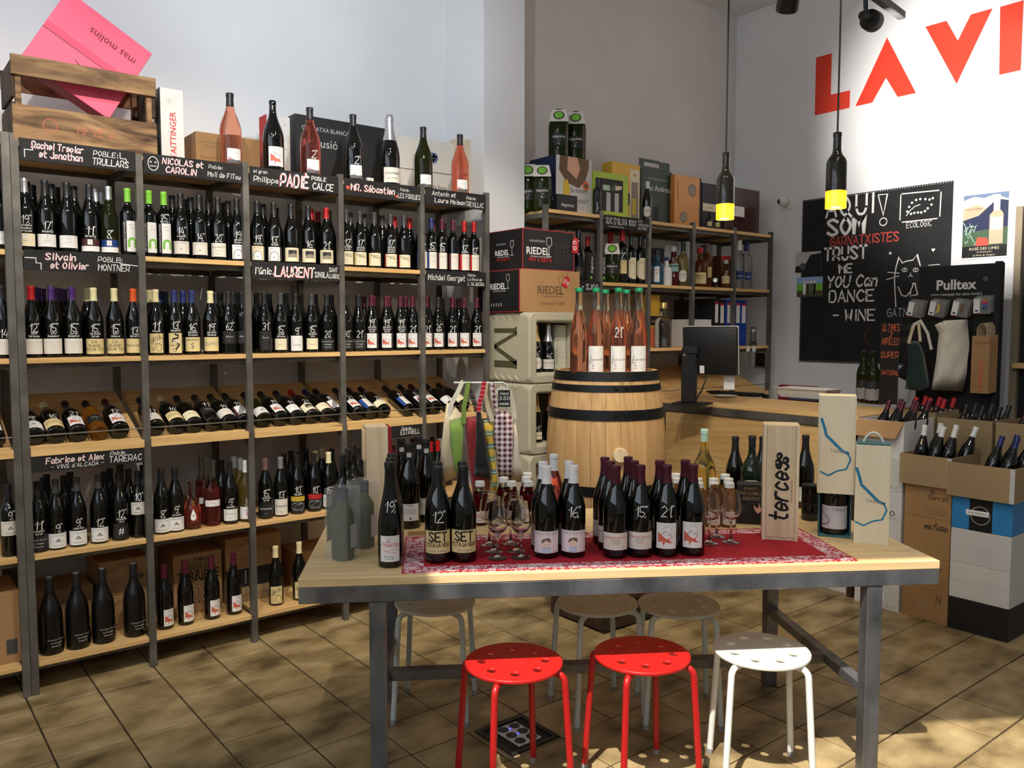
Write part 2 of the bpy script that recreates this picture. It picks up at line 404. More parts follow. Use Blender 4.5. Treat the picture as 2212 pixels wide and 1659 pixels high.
# ------------------------------------------------------------------ surface materials
WALL = ramp_mat('wall_plaster', [(.3, (226, 227, 230)), (.7, (236, 237, 239))], nscale=1.6, detail=6, rough=.75, bump=.06, world=True, spec=.2)
WALLG = ramp_mat('wall_plaster_grey', [(.3, (214, 210, 206)), (.7, (224, 221, 218))], nscale=1.6, detail=6, rough=.8, bump=.06, world=True, spec=.2)
CEIL = ramp_mat('ceiling_plaster', [(.3, (225, 225, 225)), (.7, (235, 235, 235))], nscale=2, rough=.85, bump=.03, world=True)
TILE = ramp_mat('floor_tile', [(.30, (92, 76, 50)), (.43, (136, 116, 80)), (.53, (158, 137, 98)), (.70, (184, 163, 122))], nscale=4.5, detail=12, dist=.15, rough=.5, rough2=.32, bump=.22, world=True, rnd=.09, scale=(1, 1.5, 1))
GROUT = ramp_mat('floor_grout', [(.3, (46, 36, 24)), (.7, (72, 58, 38))], nscale=8, rough=.85, world=True)
STEEL = ramp_mat('raw_steel', [(.3, (84, 85, 88)), (.5, (116, 118, 123)), (.7, (136, 139, 145))], nscale=9, detail=6, dist=.6, rough=.42, rough2=.3, metal=.6, bump=.05, scale=(1, 1, .6))
STEELD = ramp_mat('dark_steel', [(.3, (84, 81, 77)), (.55, (106, 103, 98)), (.75, (122, 119, 114))], nscale=9, detail=5, rough=.45, metal=.35, bump=.04)
def pine(axis, name='pine', a=(206, 164, 104), b=(220, 180, 120), c=(230, 194, 136), kn=True):
    s = [16, 16, 16]; s['xyz'.index(axis)] = 1.1
    return ramp_mat(name + '_' + axis, [(.30, a), (.5, b), (.70, c)], scale=s, nscale=1.3, detail=4, dist=.4, rough=.5, bump=.05, wave=('DIAGONAL', .9, 5, .16),
                    knots=(.55, .035, (120, 78, 40)) if kn else None, rnd=.05)
PINE_X, PINE_Y, PINE_Z = pine('x'), pine('y'), pine('z')
PINET_X = pine('x', 'table_pine', (218, 186, 132), (228, 198, 146), (236, 208, 158))
PALE_Z = pine('z', 'pale_wood', (216, 192, 152), (228, 206, 168), (236, 218, 184), kn=False)
PALE_Y = pine('y', 'pale_wood', (216, 192, 152), (228, 206, 168), (236, 218, 184), kn=False)
OAK_Z = pine('z', 'oak_stave', (196, 154, 102), (206, 166, 114), (216, 178, 126), kn=False)
OAK_X = pine('x', 'oak_head', (150, 112, 70), (180, 140, 92), (200, 160, 112), kn=False)
OLD_X = ramp_mat('old_crate_wood', [(.28, (46, 34, 26)), (.42, (104, 78, 54)), (.55, (142, 110, 76)), (.72, (170, 136, 96))], scale=(1.5, 5, 7), nscale=2.2, detail=7, dist=1.2, rough=.75, bump=.25, rnd=.08)
OLD_D = ramp_mat('old_crate_dark', [(.28, (34, 26, 20)), (.6, (74, 56, 42)), (.8, (98, 76, 56))], scale=(3, 3, 6), nscale=2.5, detail=6, rough=.8, bump=.2)
KRAFT = ramp_mat('kraft_card', [(.3, (160, 122, 80)), (.7, (176, 138, 94))], nscale=3, detail=6, rough=.7, bump=.03, rnd=.05)
KRAFT2 = ramp_mat('kraft_card_grey', [(.3, (150, 128, 96)), (.7, (168, 144, 108))], nscale=3, detail=6, rough=.7, bump=.03, rnd=.05)
WCARD = ramp_mat('white_card', [(.3, (206, 205, 203)), (.7, (224, 223, 221))], nscale=4, rough=.55, bump=.02, rnd=.04)
BCARD = mat('black_card', (30, 30, 32), rough=.5)

# ------------------------------------------------------------------ the room
WA, WC, CH, PF = 4.5, 6.04, 4.2, 4.08           # rear wall y, right wall x, ceiling, pilaster front y
X0, Y0 = -2.1, -3.4
GX, GY, GS, GT = 0.508, 3.533, 0.256, 0.2545     # floor tile grid
fl = struct('floor', MB().box(X0, Y0, -.06, WC, WA, -.006).build('floor', GROUT))
tv = []
for q in range(3):
    b = MB(); g = .0034; rr = random.Random(q)
    b.cbox(-GS / 2 + g, -GT / 2 + g, -.02, GS / 2 - g, GT / 2 - g, 0, .0022); tv.append(b.build('tile', TILE))
rest = MB(); nt = 0
for i in range(-11, 23):
    for j in range(-14, 28):
        cx, cy_ = GX + (i + .5) * GS, GY + .2545 * 4 - (j + .5) * GT
        if cx - GS / 2 < X0 or cx + GS / 2 > WC or cy_ - GT / 2 < Y0 or cy_ + GT / 2 > WA: continue
        px, py, pz = proj((cx, cy_, 0))
        z = random.uniform(-.0012, .0008)
        if pz > .5 and -60 < px < 2280 and 1150 < py < 1790 and not (cx > 4.75) and cy_ < 4.05 and nt < 300:
            t = obj('tile', random.choice(tv), fl, (cx, cy_, z), (random.uniform(-.0012, .0012), random.uniform(-.0012, .0012), random.choice((0, PI)))); nt += 1
        else:
            g = .0034; rest.box(cx - GS / 2 + g, cy_ - GT / 2 + g, -.02, cx + GS / 2 - g, cy_ + GT / 2 - g, z)
t = obj('tile_field', rest.build('tile_field', TILE), fl); t['kind'] = 'stuff'

struct('wall_rear', MB().box(X0 - .2, WA, 0, WC + .2, WA + .2, CH).build('wall_rear', WALLG))
m = MB(); m.box(3.03, PF, 0, 3.345, WA, CH); struct('wall_pilaster', m.build('wall_pilaster', WALL))
m = MB(); m.box(X0, WA - .012, 0, 3.03, WA - .0005, CH); struct('wall_left', m.build('wall_left', WALL))
wr = struct('wall_right', MB().box(WC, Y0 - .2, 0, WC + .2, WA, CH).build('wall_right', WALL))
struct('wall_side', MB().box(X0 - .2, Y0 - .2, 0, WC, Y0, CH).build('wall_side', WALL))
# shop front wall behind the viewpoint: wide glazed opening, sill raised to steer daylight
m = MB()
WY0, WY1, WZ0, WZ1 = -2.7, 3.3, 2.3, 4.15
m.box(X0 - .2, Y0, 0, X0, WY0, CH); m.box(X0 - .2, WY1, 0, X0, WA, CH); m.box(X0 - .2, WY0, 0, X0, WY1, WZ0); m.box(X0 - .2, WY0, WZ1, X0, WY1, CH)
struct('wall_front', m.build('wall_front', WALL))
wn = MB()
for yy in (WY0, -1.15, .4, 1.95, WY1 - .05): wn.box(X0 - .12, yy, WZ0, X0 - .06, yy + .05, WZ1)
wn.box(X0 - .12, WY0, WZ0, X0 - .06, WY1, WZ0 + .05); wn.box(X0 - .12, WY0, WZ1 - .05, X0 - .06, WY1, WZ1); wn.box(X0 - .12, WY0, 3.2, X0 - .06, WY1, 3.25)
struct('window_1', wn.build('window_1', STEELD))
# ceiling with an unseen opening added to let the sun patch in
TA, TB = Vector((1.04, 2.364)), Vector((2.792, 1.23)); TU = (TB - TA).normalized(); TV = Vector((-TU.y, TU.x))
def tuv(u, v): p = TA + TU * u + TV * v; return p.x, p.y
def uvt(p): d = Vector((p[0], p[1])) - TA; return d.dot(TU), d.dot(TV)
TT, TLEN, TDEP = 0.78, 2.087, 0.90
pl = PZ(1001, 1430, .45); pl = pl - SUN_D * (TT - .45); uL = uvt(pl)[0] - .01
sk = []
for u, v in ((uL, -.75), (uL + 2.6, -.75), (uL + 2.6, .035), (uL, .035)):
    x, y = tuv(u, v); p = Vector((x, y, TT)) - SUN_D * (CH - TT); sk.append((p.x, p.y))
m = MB(); out = [(X0 - .2, Y0 - .2), (WC + .2, Y0 - .2), (WC + .2, WA + .2), (X0 - .2, WA + .2)]
vs = [(x, y, CH) for x, y in out] + [(x, y, CH) for x, y in sk] + [(x, y, CH + .02) for x, y in out] + [(x, y, CH + .02) for x, y in sk]
best = min(range(4), key=lambda s_: sum((Vector(out[i]) - Vector(sk[(i + s_) % 4])).length for i in range(4)))
fs = []
for i in range(4):
    j = (i + 1) % 4; a, b = 4 + (i + best) % 4, 4 + (j + best) % 4
    fs += [(i, j, b, a), (8 + i, 8 + a - 4 + 4, 8 + b - 4 + 4, 8 + j), (a, b, 8 + b, 8 + a)]
sh = SUN_D * (-1.5)
for i in range(4):      # unseen slanted shaft added along the sun to keep sky light out
    j = (i + 1) % 4; A_, B_ = Vector((*sk[i], CH + .02)), Vector((*sk[j], CH + .02)); m.quad(A_, B_, B_ + sh, A_ + sh)
m.add(vs, fs); struct('ceiling', m.build('ceiling', CEIL))
# letters painted on the right-hand wall
LET = {'L': [(3.742, 3.227), (3.742, 3.673), (3.609, 3.673), (3.609, 3.358), (3.449, 3.358), (3.449, 3.227)],
       'A': [(3.401, 3.228), (3.169, 3.674), (2.944, 3.228), (3.076, 3.228), (3.169, 3.386), (3.269, 3.228)],
       'V': [(2.891, 3.675), (2.747, 3.675), (2.666, 3.52), (2.586, 3.672), (2.450, 3.672), (2.664, 3.229)],
       'I': [(2.402, 3.668), (2.262, 3.668), (2.262, 3.226), (2.392, 3.226)],
       'N': [(2.19, 3.226), (2.19, 3.668), (2.06, 3.668), (1.90, 3.42), (1.90, 3.668), (1.77, 3.668), (1.77, 3.226), (1.90, 3.226), (2.06, 3.48), (2.06, 3.226)]}
LRED = mat('painted_red', (226, 62, 40), rough=.6, var=.03)
for k, pg in LET.items():
    o = obj('painted_letter', MB().prism(pg, WC - .003, WC - .0003, axis='x').build('painted_letter', LRED), wr)

# ------------------------------------------------------------------ tall shelving
SY, SD = 3.93, 0.50
PXA = [0.545, 1.02, 1.497, 1.994, 2.485, 2.932]
LV = [0.14, 0.598, None, 1.424, 1.867, 2.308]      # top of each board
SL0, SL1 = 1.046, 1.246                             # slanted rack, front and back height
TH = math.atan2(SL1 - SL0, SD)
def shelving(name, label, xs, levels, slant, top=2.335, cut=None, low=True):
    t = thing(name, label, 'shelving', ((xs[0] + xs[-1]) / 2, SY, 0)); ox = (xs[0] + xs[-1]) / 2
    pm = MB().box(-.0145, -.0145, 0, .0145, .0145, top).build('post', STEELD)
    for x in xs:
        obj('post', pm, t, (x - ox, 0, 0)); obj('post', pm, t, (x - ox, SD, 0))
    for z in levels:
        if z is None: continue
        for i in range(len(xs) - 1):
            a, b = xs[i] - ox + .0155, xs[i + 1] - ox - .0155
            m = MB(); m.cbox(a, -.012, z - .022, b, SD - .015, z, .0015); obj('shelf_board', m.build('shelf_board', PINE_X), t)
        m = MB()
        for x in xs: m.box(x - ox - .012, .014, z - .052, x - ox + .012, SD - .014, z - .0225)
        m.box(xs[0] - ox, .02, z - .045, xs[-1] - ox, .035, z - .0225); m.box(xs[0] - ox, SD - .035, z - .045, xs[-1] - ox, SD - .02, z - .0225)
        obj('rail', m.build('rail', STEELD), t)
    if slant:
        for i in range(len(xs) - 1):
            a, b = xs[i] - ox + .0155, xs[i + 1] - ox - .0155
            m = MB(); w_ = SD / math.cos(TH)
            m.cbox(a, 0, -.022, b, w_ * .62, 0, .0015); o = obj('slanted_board', m.build('slanted_board', PINE_X), t, (0, 0, SL0), (TH, 0, 0))
            m = MB(); m.cbox(a, w_ * .625, -.022, b, w_ - .02, .004, .0015); obj('slanted_board', m.build('slanted_board', PINE_X), t, (0, 0, SL0), (TH, 0, 0))
            m = MB(); m.box(a, -.026, SL0 - .03, b, .004, SL0 + .004); obj('lip', m.build('lip', PINE_X), t)
            m = MB(); m.tube([(a, -.006, SL0 + .054), (b, -.006, SL0 + .054)], .0028, 6); obj('stop_rod', m.build('stop_rod', STEELD), t)
        for x in xs:
            m = MB(); m.prism([(.014, SL0 - .09), (.014, SL0 - .03), (.11, SL0 + .01)], x - ox - .008, x - ox + .008, axis='x'); obj('bracket', m.build('bracket', STEELD), t)
    return t
shelving('wine_shelving', 'steel and pine wine shelving of five bays beside the white pilaster', PXA, LV, True)
shelving('wine_shelving', 'steel and pine wine shelving cut off by the double post', [.045, .514], LV, True)
PXB = [3.39, 3.862, 4.329, 4.80, 5.285, 5.757]
shelving('back_shelving', 'steel and pine shelving behind the counter, holding spirits and gift boxes', PXB, [2.285, 1.850, 1.408], True, top=2.31)

# ------------------------------------------------------------------ tasting table
tb = thing('tasting_table', 'long pine tasting table with raw steel frame', 'table', (TA.x, TA.y, 0), math.atan2(TU.y, TU.x))
obj('table_top', MB().cbox(0, 0, TT - .028, TLEN, TDEP, TT, .002).build('table_top', PINET_X), tb)
AP0, AP1 = TT - .028 - .052, TT - .0285
for a in ((0, .001, TLEN, .03), (0, TDEP - .03, TLEN, TDEP - .001)): obj('apron', MB().cbox(a[0], a[1], AP0, a[2], a[3], AP1, .002).build('apron', STEEL), tb)
for x in (.002, TLEN - .032): obj('apron', MB().cbox(x, .031, AP0, x + .03, TDEP - .031, AP1, .002).build('apron', STEEL), tb)
LU = [uvt(PZ(815, 1300, .70))[0], uvt(PZ(1868, 1252, .70))[0]]
lm = MB().cbox(-.026, -.026, 0, .026, .026, AP0 - .0005, .003).build('leg', STEEL)
for u in LU:
    for v in (.03, TDEP - .06): obj('leg', lm, tb, (u, v, 0))
for u in LU: obj('side_rail', MB().cbox(u - .02, .057, .315, u + .02, TDEP - .087, .35, .002).build('side_rail', STEEL), tb)
obj('foot_rest', MB().cbox(LU[0] + .021, .30, .315, LU[1] - .021, .345, .35, .002).build('foot_rest', STEELD), tb)

# ------------------------------------------------------------------ stools
def seat_mesh(m_):
    cu = bpy.data.curves.new('seat', 'CURVE'); cu.dimensions = '2D'; cu.fill_mode = 'BOTH'; cu.extrude = .003; cu.bevel_depth = .003; cu.bevel_resolution = 1
    def circ(x, y, r, n):
        s_ = cu.splines.new('POLY'); s_.points.add(n - 1); s_.use_cyclic_u = True
        for i in range(n): s_.points[i].co = (x + r * math.cos(2 * PI * i / n), y + r * math.sin(2 * PI * i / n), 0, 1)
    circ(0, 0, .159, 72)
    for k in range(8): circ(.105 * math.cos(2 * PI * k / 8), .105 * math.sin(2 * PI * k / 8), .0185, 16)
    o = bpy.data.objects.new('s', cu); COL.objects.link(o); dg = bpy.context.evaluated_depsgraph_get(); dg.update()
    me = bpy.data.meshes.new_from_object(o.evaluated_get(dg)); bpy.data.objects.remove(o)
    for v in me.vertices:
        v.co.z += .444
    me.materials.clear(); me.materials.append(m_); return me
STM = {'red': mat('stool_red', (196, 34, 32), rough=.38, var=.03), 'white': mat('stool_white', (222, 222, 212), rough=.38, var=.03), 'pale': mat('stool_pale', (205, 212, 205), rough=.38, var=.03)}
LEGM = {'red': mat('stool_leg_red', (178, 30, 30), rough=.35, var=.03), 'white': mat('stool_leg_white', (226, 230, 228), rough=.35, var=.03), 'pale': mat('stool_leg_pale', (196, 208, 208), rough=.35, var=.03)}
SEAT = {k: seat_mesh(STM[k]) for k in STM}
def leg_path():
    p = [(.07, 0, .430), (.15, 0, .428)]
    for k in range(1, 6):
        a = PI / 2 * k / 5; p.append((.15 + .026 * math.sin(a), 0, .428 - .026 * (1 - math.cos(a))))
    p.append((.205, 0, .004)); return p
LEG = {k: MB().tube(leg_path(), .0112, 12).build('leg', LEGM[k]) for k in STM}
TIP = MB().tube([(.2052, 0, .0), (.2036, 0, .02)], .0122, 12).build('rubber_foot', mat('rubber_grey', (150, 150, 148), rough=.7))
def stool(px, py, c, rot, label):
    p = PZ(px, py, .45); t = thing('stool', label, 'stool', (p.x, p.y, 0), rot, 'stools round the tasting table')
    obj('seat', SEAT[c], t, rot=(0, 0, .39))
    for k in range(4):
        l = obj('leg', LEG[c], t, rot=(0, 0, PI / 4 + k * PI / 2)); obj('rubber_foot', TIP, l)
HR = HEAD - PI / 2
stool(1110, 1427, 'red', HR + math.radians(25), 'round red metal stool under the table near the floor socket box')
stool(1387, 1411, 'red', HR + math.radians(20), 'round red metal stool between the other red stool and a white stool')
stool(1645, 1402, 'white', HR + math.radians(-4), 'round white metal stool beside the red stools, seat half in sun')
stool(940, 1297, 'pale', HR + math.radians(-4), 'round pale grey stool alone on the far side, by the left table leg')
stool(1290, 1299, 'pale', HR + math.radians(18), 'round pale grey stool on the far side, left one of a touching pair')
stool(1466, 1303, 'pale', HR + math.radians(-2), 'round pale grey stool on the far side, right one of a touching pair')
# floor socket box
p = PZ(1118, 1588, 0); t = thing('floor_socket_box', 'recessed floor socket box with black frame and white outlets', 'socket box', (p.x, p.y, .0), 0)
m = MB()
for a in ((-.115, -.115, .115, -.095), (-.115, .095, .115, .115), (-.115, -.095, -.095, .095), (.095, -.095, .115, .095)): m.box(a[0], a[1], 0, a[2], a[3], .007)
obj('frame', m.build('frame', mat('socket_frame', (38, 40, 42), rough=.4, metal=.3)), t)
obj('well', MB().box(-.095, -.095, .0005, .095, .095, .002).build('well', mat('socket_dark', (22, 22, 23), rough=.6)), t)
wp = mat('socket_white', (214, 216, 220), rough=.4); sd = mat('socket_hole', (52, 54, 58), rough=.5); bl = mat('socket_led', (60, 70, 230), emis=((70, 80, 255), 3), var=0)
om = MB().lathe([(0, .0), (0, .021), (.002, .021), (.002, 0)], 18).build('outlet', sd); pm2 = MB().cbox(-.027, -.027, 0, .027, .027, .005, .001).build('outlet_plate', wp)
for i in range(2):
    for j in range(3):
        o = obj('outlet_plate', pm2, t, (-.028 + i * .056, -.05 + j * .052, .0021)); obj('outlet', om, o, (0, 0, .005))
obj('led', MB().box(-.003, -.006, .007, .003, .0, .0095).build('led', bl), t); obj('led', MB().box(-.003, .044, .007, .003, .05, .0095).build('led', bl), t)

# ------------------------------------------------------------------ oak barrel on a plinth crate
bc = PD(1308, 968, 4.42); BX, BY = bc.x, bc.y; BZ, BH = .512, .818; RB, RE = .314, .266
def brad(z): q = (z / BH - .5) * 2; return RB - (RB - RE) * abs(q) ** 1.9
pb = thing('wooden_plinth', 'dark wooden crate plinth under the oak barrel', 'crate', (BX, BY, 0), 0)
for k in range(4):
    a = .205
    obj('board', MB().cbox(-a, -a, .012 + k * .125, a, -a + .018, .128 + k * .125, .002).build('board', OLD_D), pb, rot=(0, 0, 0))
    obj('board', MB().cbox(-a, a - .018, .012 + k * .125, a, a, .128 + k * .125, .002).build('board', OLD_D), pb)
    obj('board', MB().cbox(-a, -a + .0185, .012 + k * .125, -a + .018, a - .0185, .128 + k * .125, .002).build('board', OLD_D), pb)
    obj('board', MB().cbox(a - .018, -a + .0185, .012 + k * .125, a, a - .0185, .128 + k * .125, .002).build('board', OLD_D), pb)
obj('board', MB().cbox(-.21, -.21, .506, .21, .21, .5115, .001).build('board', OLD_D), pb)
br = thing('oak_barrel', 'large oak wine barrel with black hoops and a round bung', 'barrel', (BX, BY, BZ), face_rz((BX, BY)))
NS = 26; ch = .03
for k in range(NS):
    a0, a1 = 2 * PI * (k + .012) / NS, 2 * PI * (k + .988) / NS; m = MB(); pf = [(BH * q / 14, brad(BH * q / 14)) for q in range(15)]
    inn = [(z, r - .022) for z, r in reversed(pf)]; prof = pf + inn + [pf[0]]
    m.lathe(prof, 3, a0=a0, a1=a1)
    n_ = len(prof); m.add(m.v[:n_], [tuple(range(n_ - 1))]); m.add(m.v[3 * n_:4 * n_], [tuple(reversed(range(n_ - 1)))])
    obj('stave', m.build('stave', OAK_Z, sharp=30), br)
HOOP = mat('hoop_black', (34, 36, 38), rough=.42, metal=.6, var=.12, bump=.05)
for z0, z1 in ((.0, .046), (.066, .100), (.190, .242), (BH - .242, BH - .190), (BH - .100, BH - .066), (BH - .046, BH)):
    m = MB(); pf = [(z0, brad(z0) + .0006), (z0, brad(z0) + .004), (z1, brad(z1) + .004), (z1, brad(z1) + .0006), (z0, brad(z0) + .0006)]
    m.lathe(pf, 56); hp = obj('hoop', m.build('hoop', HOOP), br)
    if .04 < z0 < BH - .06:
        zc = (z0 + z1) / 2; r = brad(zc) + .0045; mm = MB()
        for du in (.05, .105):
            a = du / r; mm.lathe([(-.0, .011), (.004, .009), (.006, 0)], 10)
            for i in range(len(mm.v) - 10 * 3, len(mm.v)):
                x, y, z = mm.v[i]; mm.v[i] = (r * math.sin(a) + x * math.cos(a) + z * math.sin(a), -r * math.cos(a) - z * math.cos(a) + x * math.sin(a), zc + y)
        obj('rivet', mm.build('rivet', HOOP), hp)
obj('head', MB().lathe([(BH - .022, 0), (BH - .022, RE - .021), (BH - .032, RE - .021), (BH - .032, 0)], 40).build('head', OAK_X), br)
obj('head', MB().lathe([(.022, 0), (.022, RE - .021), (.032, RE - .021), (.032, 0)], 40).build('head', OAK_X), br)
m = MB().lathe([(0, 0), (0, .034), (.020, .037), (.024, .034), (.024, 0)], 28)
m.v = [(x + .074, -RB * math.cos(.24) - z + .004, BH / 2 + y) for x, y, z in m.v]
obj('bung', m.build('bung', PALE_Z), br)
a = Art(); a.hand('VW', .0, BH - .066 + .003, .014, 'brown', al='l'); a.hand('A2', .05, BH - .066 + .004, .016, 'brown', al='l')
o = obj('brand_mark', a.mesh('brand_mark', lambda u, v, e: ((brad(v) + .0007) * math.sin(.25 + u / .3), -(brad(v) + .0007) * math.cos(.25 + u / .3), v), .02), br)

# ------------------------------------------------------------------ counter
CXF, CY0, CY1, CH_ = 4.435, 2.43, 3.90, 1.05
ct = thing('shop_counter', 'pine shop counter with steel edged top and knotty front panel', 'counter', (CXF, (CY0 + CY1) / 2, 0)); oy = (CY0 + CY1) / 2
obj('counter_top', MB().cbox(0, CY0 - oy, CH_ - .026, .62, CY1 - oy, CH_, .002).build('counter_top', PINE_Y), ct)
m = MB(); m.cbox(-.002, CY0 - oy, CH_ - .077, .03, CY1 - oy, CH_ - .0265, .002); m.cbox(.0305, CY0 - oy, CH_ - .077, .62, CY0 - oy + .03, CH_ - .0265, .002); obj('steel_edge', m.build('steel_edge', STEELD), ct)
for k in range(2):
    z0 = .28 + k * .345; obj('front_panel', MB().cbox(.012, CY0 - oy + .06, z0, .032, CY1 - oy, z0 + .343, .001).build('front_panel', PINE_Y), ct)
for y in (CY0 - oy + .025, CY1 - oy - .025):
    for x in (.02, .595): obj('leg', MB().cbox(x - .018, y - .018, 0, x + .018, y + .018, CH_ - .078, .002).build('leg', mat('rust_steel', (70, 52, 42), rough=.6, metal=.5, var=.2)), ct)
# ------------------------------------------------------------------ bottles
PROF = {
 'burg': [(0, 0), (.002, .030), (0, .035), (.003, .0395), (.008, .0405), (.148, .0405), (.160, .0400), (.172, .0385), (.184, .0355), (.196, .0315), (.208, .0272), (.220, .0230), (.232, .0192), (.244, .0165), (.256, .0149), (.272, .0143), (.285, .0142), (.2855, .0156), (.297, .0156), (.300, .0148), (.300, 0)],
 'bord': [(0, 0), (.002, .028), (0, .033), (.003, .0365), (.008, .0372), (.180, .0372), (.190, .0365), (.199, .0340), (.207, .0295), (.214, .0240), (.222, .0188), (.231, .0158), (.242, .0147), (.285, .0142), (.2855, .0155), (.297, .0155), (.300, .0147), (.300, 0)],
 'flute': [(0, 0), (.002, .030), (0, .034), (.003, .0382), (.008, .0390), (.120, .0390), (.140, .0380), (.160, .0358), (.180, .0325), (.200, .0285), (.220, .0243), (.240, .0205), (.260, .0176), (.280, .0158), (.300, .0150), (.322, .0146), (.3225, .0158), (.336, .0158), (.338, .0150), (.338, 0)],
 'champ': [(0, 0), (.003, .032), (0, .038), (.003, .0435), (.008, .0445), (.130, .0445), (.150, .0435), (.170, .0405), (.190, .0355), (.210, .0295), (.230, .0240), (.250, .0200), (.270, .0178), (.290, .0168), (.2905, .0185), (.305, .0185), (.310, .0165), (.318, .0140), (.320, 0)],
 'mag': [(0, 0), (.002, .034), (0, .040), (.003, .0448), (.008, .0460), (.155, .0460), (.170, .0450), (.185, .0425), (.200, .0380), (.215, .0322), (.230, .0264), (.245, .0212), (.260, .0175), (.275, .0155), (.290, .0147), (.306, .0145), (.3065, .0158), (.320, .0158), (.322, .0150), (.322, 0)],
 'fat': [(0, 0), (.002, .034), (0, .042), (.003, .0485), (.008, .0500), (.135, .0500), (.152, .0492), (.168, .0455), (.182, .0385), (.194, .0300), (.205, .0225), (.216, .0180), (.230, .0162), (.270, .0150), (.2705, .0165), (.284, .0165), (.286, .0155), (.286, 0)],
 'drop': [(0, 0), (.004, .020), (0, .026), (.003, .034), (.012, .0400), (.040, .0440), (.070, .0430), (.095, .0385), (.115, .0310), (.130, .0240), (.145, .0190), (.160, .0165), (.215, .0160), (.2155, .0185), (.228, .0185), (.230, .0170), (.230, 0)],
 'tall': [(0, 0), (.004, .020), (0, .028), (.003, .0340), (.010, .0360), (.120, .0365), (.150, .0350), (.170, .0300), (.185, .0230), (.196, .0185), (.215, .0165), (.275, .0160), (.2755, .0185), (.292, .0185), (.295, .0170), (.295, 0)],
 'soda': [(0, 0), (.002, .030), (0, .036), (.003, .0400), (.010, .0412), (.140, .0412), (.158, .0400), (.178, .0360), (.198, .0305), (.218, .0250), (.238, .0205), (.258, .0175), (.280, .0162), (.305, .0160), (.3055, .0178), (.318, .0178), (.320, .0165), (.320, 0)],
 'juice': [(0, 0), (.002, .022), (0, .027), (.003, .0300), (.008, .0310), (.100, .0310), (.112, .0295), (.124, .0260), (.136, .0225), (.150, .0205), (.168, .0195), (.168, 0)],
 'squat': [(0, 0), (.002, .030), (0, .038), (.003, .0430), (.008, .0440), (.120, .0440), (.132, .0425), (.142, .0380), (.150, .0300), (.156, .0210), (.162, .0160), (.200, .0148), (.2005, .0185), (.228, .0185), (.230, .0175), (.230, 0)],
 'pet': [(0, 0), (.002, 0.039), (0, 0.0484), (.006, 0.0546), (.016, 0.0562), (.085, 0.0562), (.090, 0.0546), (.095, 0.0562), (.170, 0.0562), (.190, 0.053), (.212, 0.0437), (.232, 0.0312), (.246, 0.0218), (.256, 0.0187), (.262, 0.0187), (.262, 0)],
}
def rad(prof, z):
    p = PROF[prof]
    for (z0, r0), (z1, r1) in zip(p[3:], p[4:]):
        if z0 <= z <= z1: return r0 + (r1 - r0) * ((z - z0) / (z1 - z0) if z1 > z0 else 0)
    return p[-2][1]
GL = {'dark': mat('glass_black', (9, 10, 9), rough=.03, spec=.7, var=0), 'matte': mat('glass_satin_black', (14, 14, 15), rough=.3, var=0), 'green': mat('glass_dark_green', (16, 30, 18), rough=.03, spec=.7, var=0),
 'olive': mat('glass_olive', (40, 44, 20), rough=.04, trans=.5, ior=1.3), 'amber': mat('glass_amber', (205, 130, 40), rough=.03, trans=.8, ior=1.33), 'rose': mat('glass_rose', (242, 128, 104), rough=.02, trans=.92, ior=1.33),
 'rosed': mat('glass_rose_deep', (238, 122, 106), rough=.02, trans=.95, ior=1.33), 'rosep': mat('glass_rose_pale', (246, 168, 138), rough=.02, trans=.94, ior=1.33), 'clear': mat('glass_clear', (244, 247, 246), rough=.01, trans=1.0, ior=1.3), 'gold': mat('glass_white_wine', (240, 222, 130), rough=.02, trans=.95, ior=1.33),
 'juicered': mat('juice_red', (78, 10, 14), rough=.04, trans=.2, ior=1.33), 'juiceamb': mat('juice_amber', (190, 130, 60), rough=.04, trans=.6, ior=1.33), 'bluegl': mat('glass_blue', (70, 130, 165), rough=.03, trans=.7, ior=1.33), 'porc': mat('porcelain_white', (230, 230, 228), rough=.2), 'cranb': mat('spirit_red', (96, 16, 24), rough=.04, trans=.3), 'brownsp': mat('spirit_brown', (120, 66, 24), rough=.04, trans=.5, ior=1.33), 'oilpet': mat('oil_pet', (38, 48, 14), rough=.08, trans=.25, ior=1.3), 'oliveskin': mat('olive_sleeve', (74, 80, 52), rough=.75)}
CAPC = {'k': ('black', (30, 30, 32), .38, 0), 's': ('silver', (190, 192, 196), .32, .8), 'g': ('lime green', (132, 205, 62), .4, 0), 'r': ('red', (176, 24, 28), .4, .1), 'p': ('purple', (72, 38, 108), .36, .2), 'c': ('cream', (226, 216, 168), .5, 0), 'o': ('orange', (224, 88, 34), .4, 0),
 'b': ('navy', (34, 48, 104), .4, .1), 'w': ('white', (236, 236, 236), .45, 0), 'm': ('maroon', (84, 26, 44), .34, .2), 't': ('taupe', (112, 86, 80), .45, 0), 'n': ('pink', (216, 52, 122), .4, 0), 'e': ('mint', (186, 218, 196), .45, 0), 'y': ('sage', (152, 158, 136), .5, 0), 'a': ('copper', (196, 128, 110), .35, .6), 'f': ('gold', (206, 176, 112), .32, .7), 'd': ('charcoal', (62, 62, 64), .5, 0)}
CAPM = {k: mat('capsule_' + v[0].replace(' ', '_'), v[1], rough=v[2], metal=v[3], var=.03) for k, v in CAPC.items()}
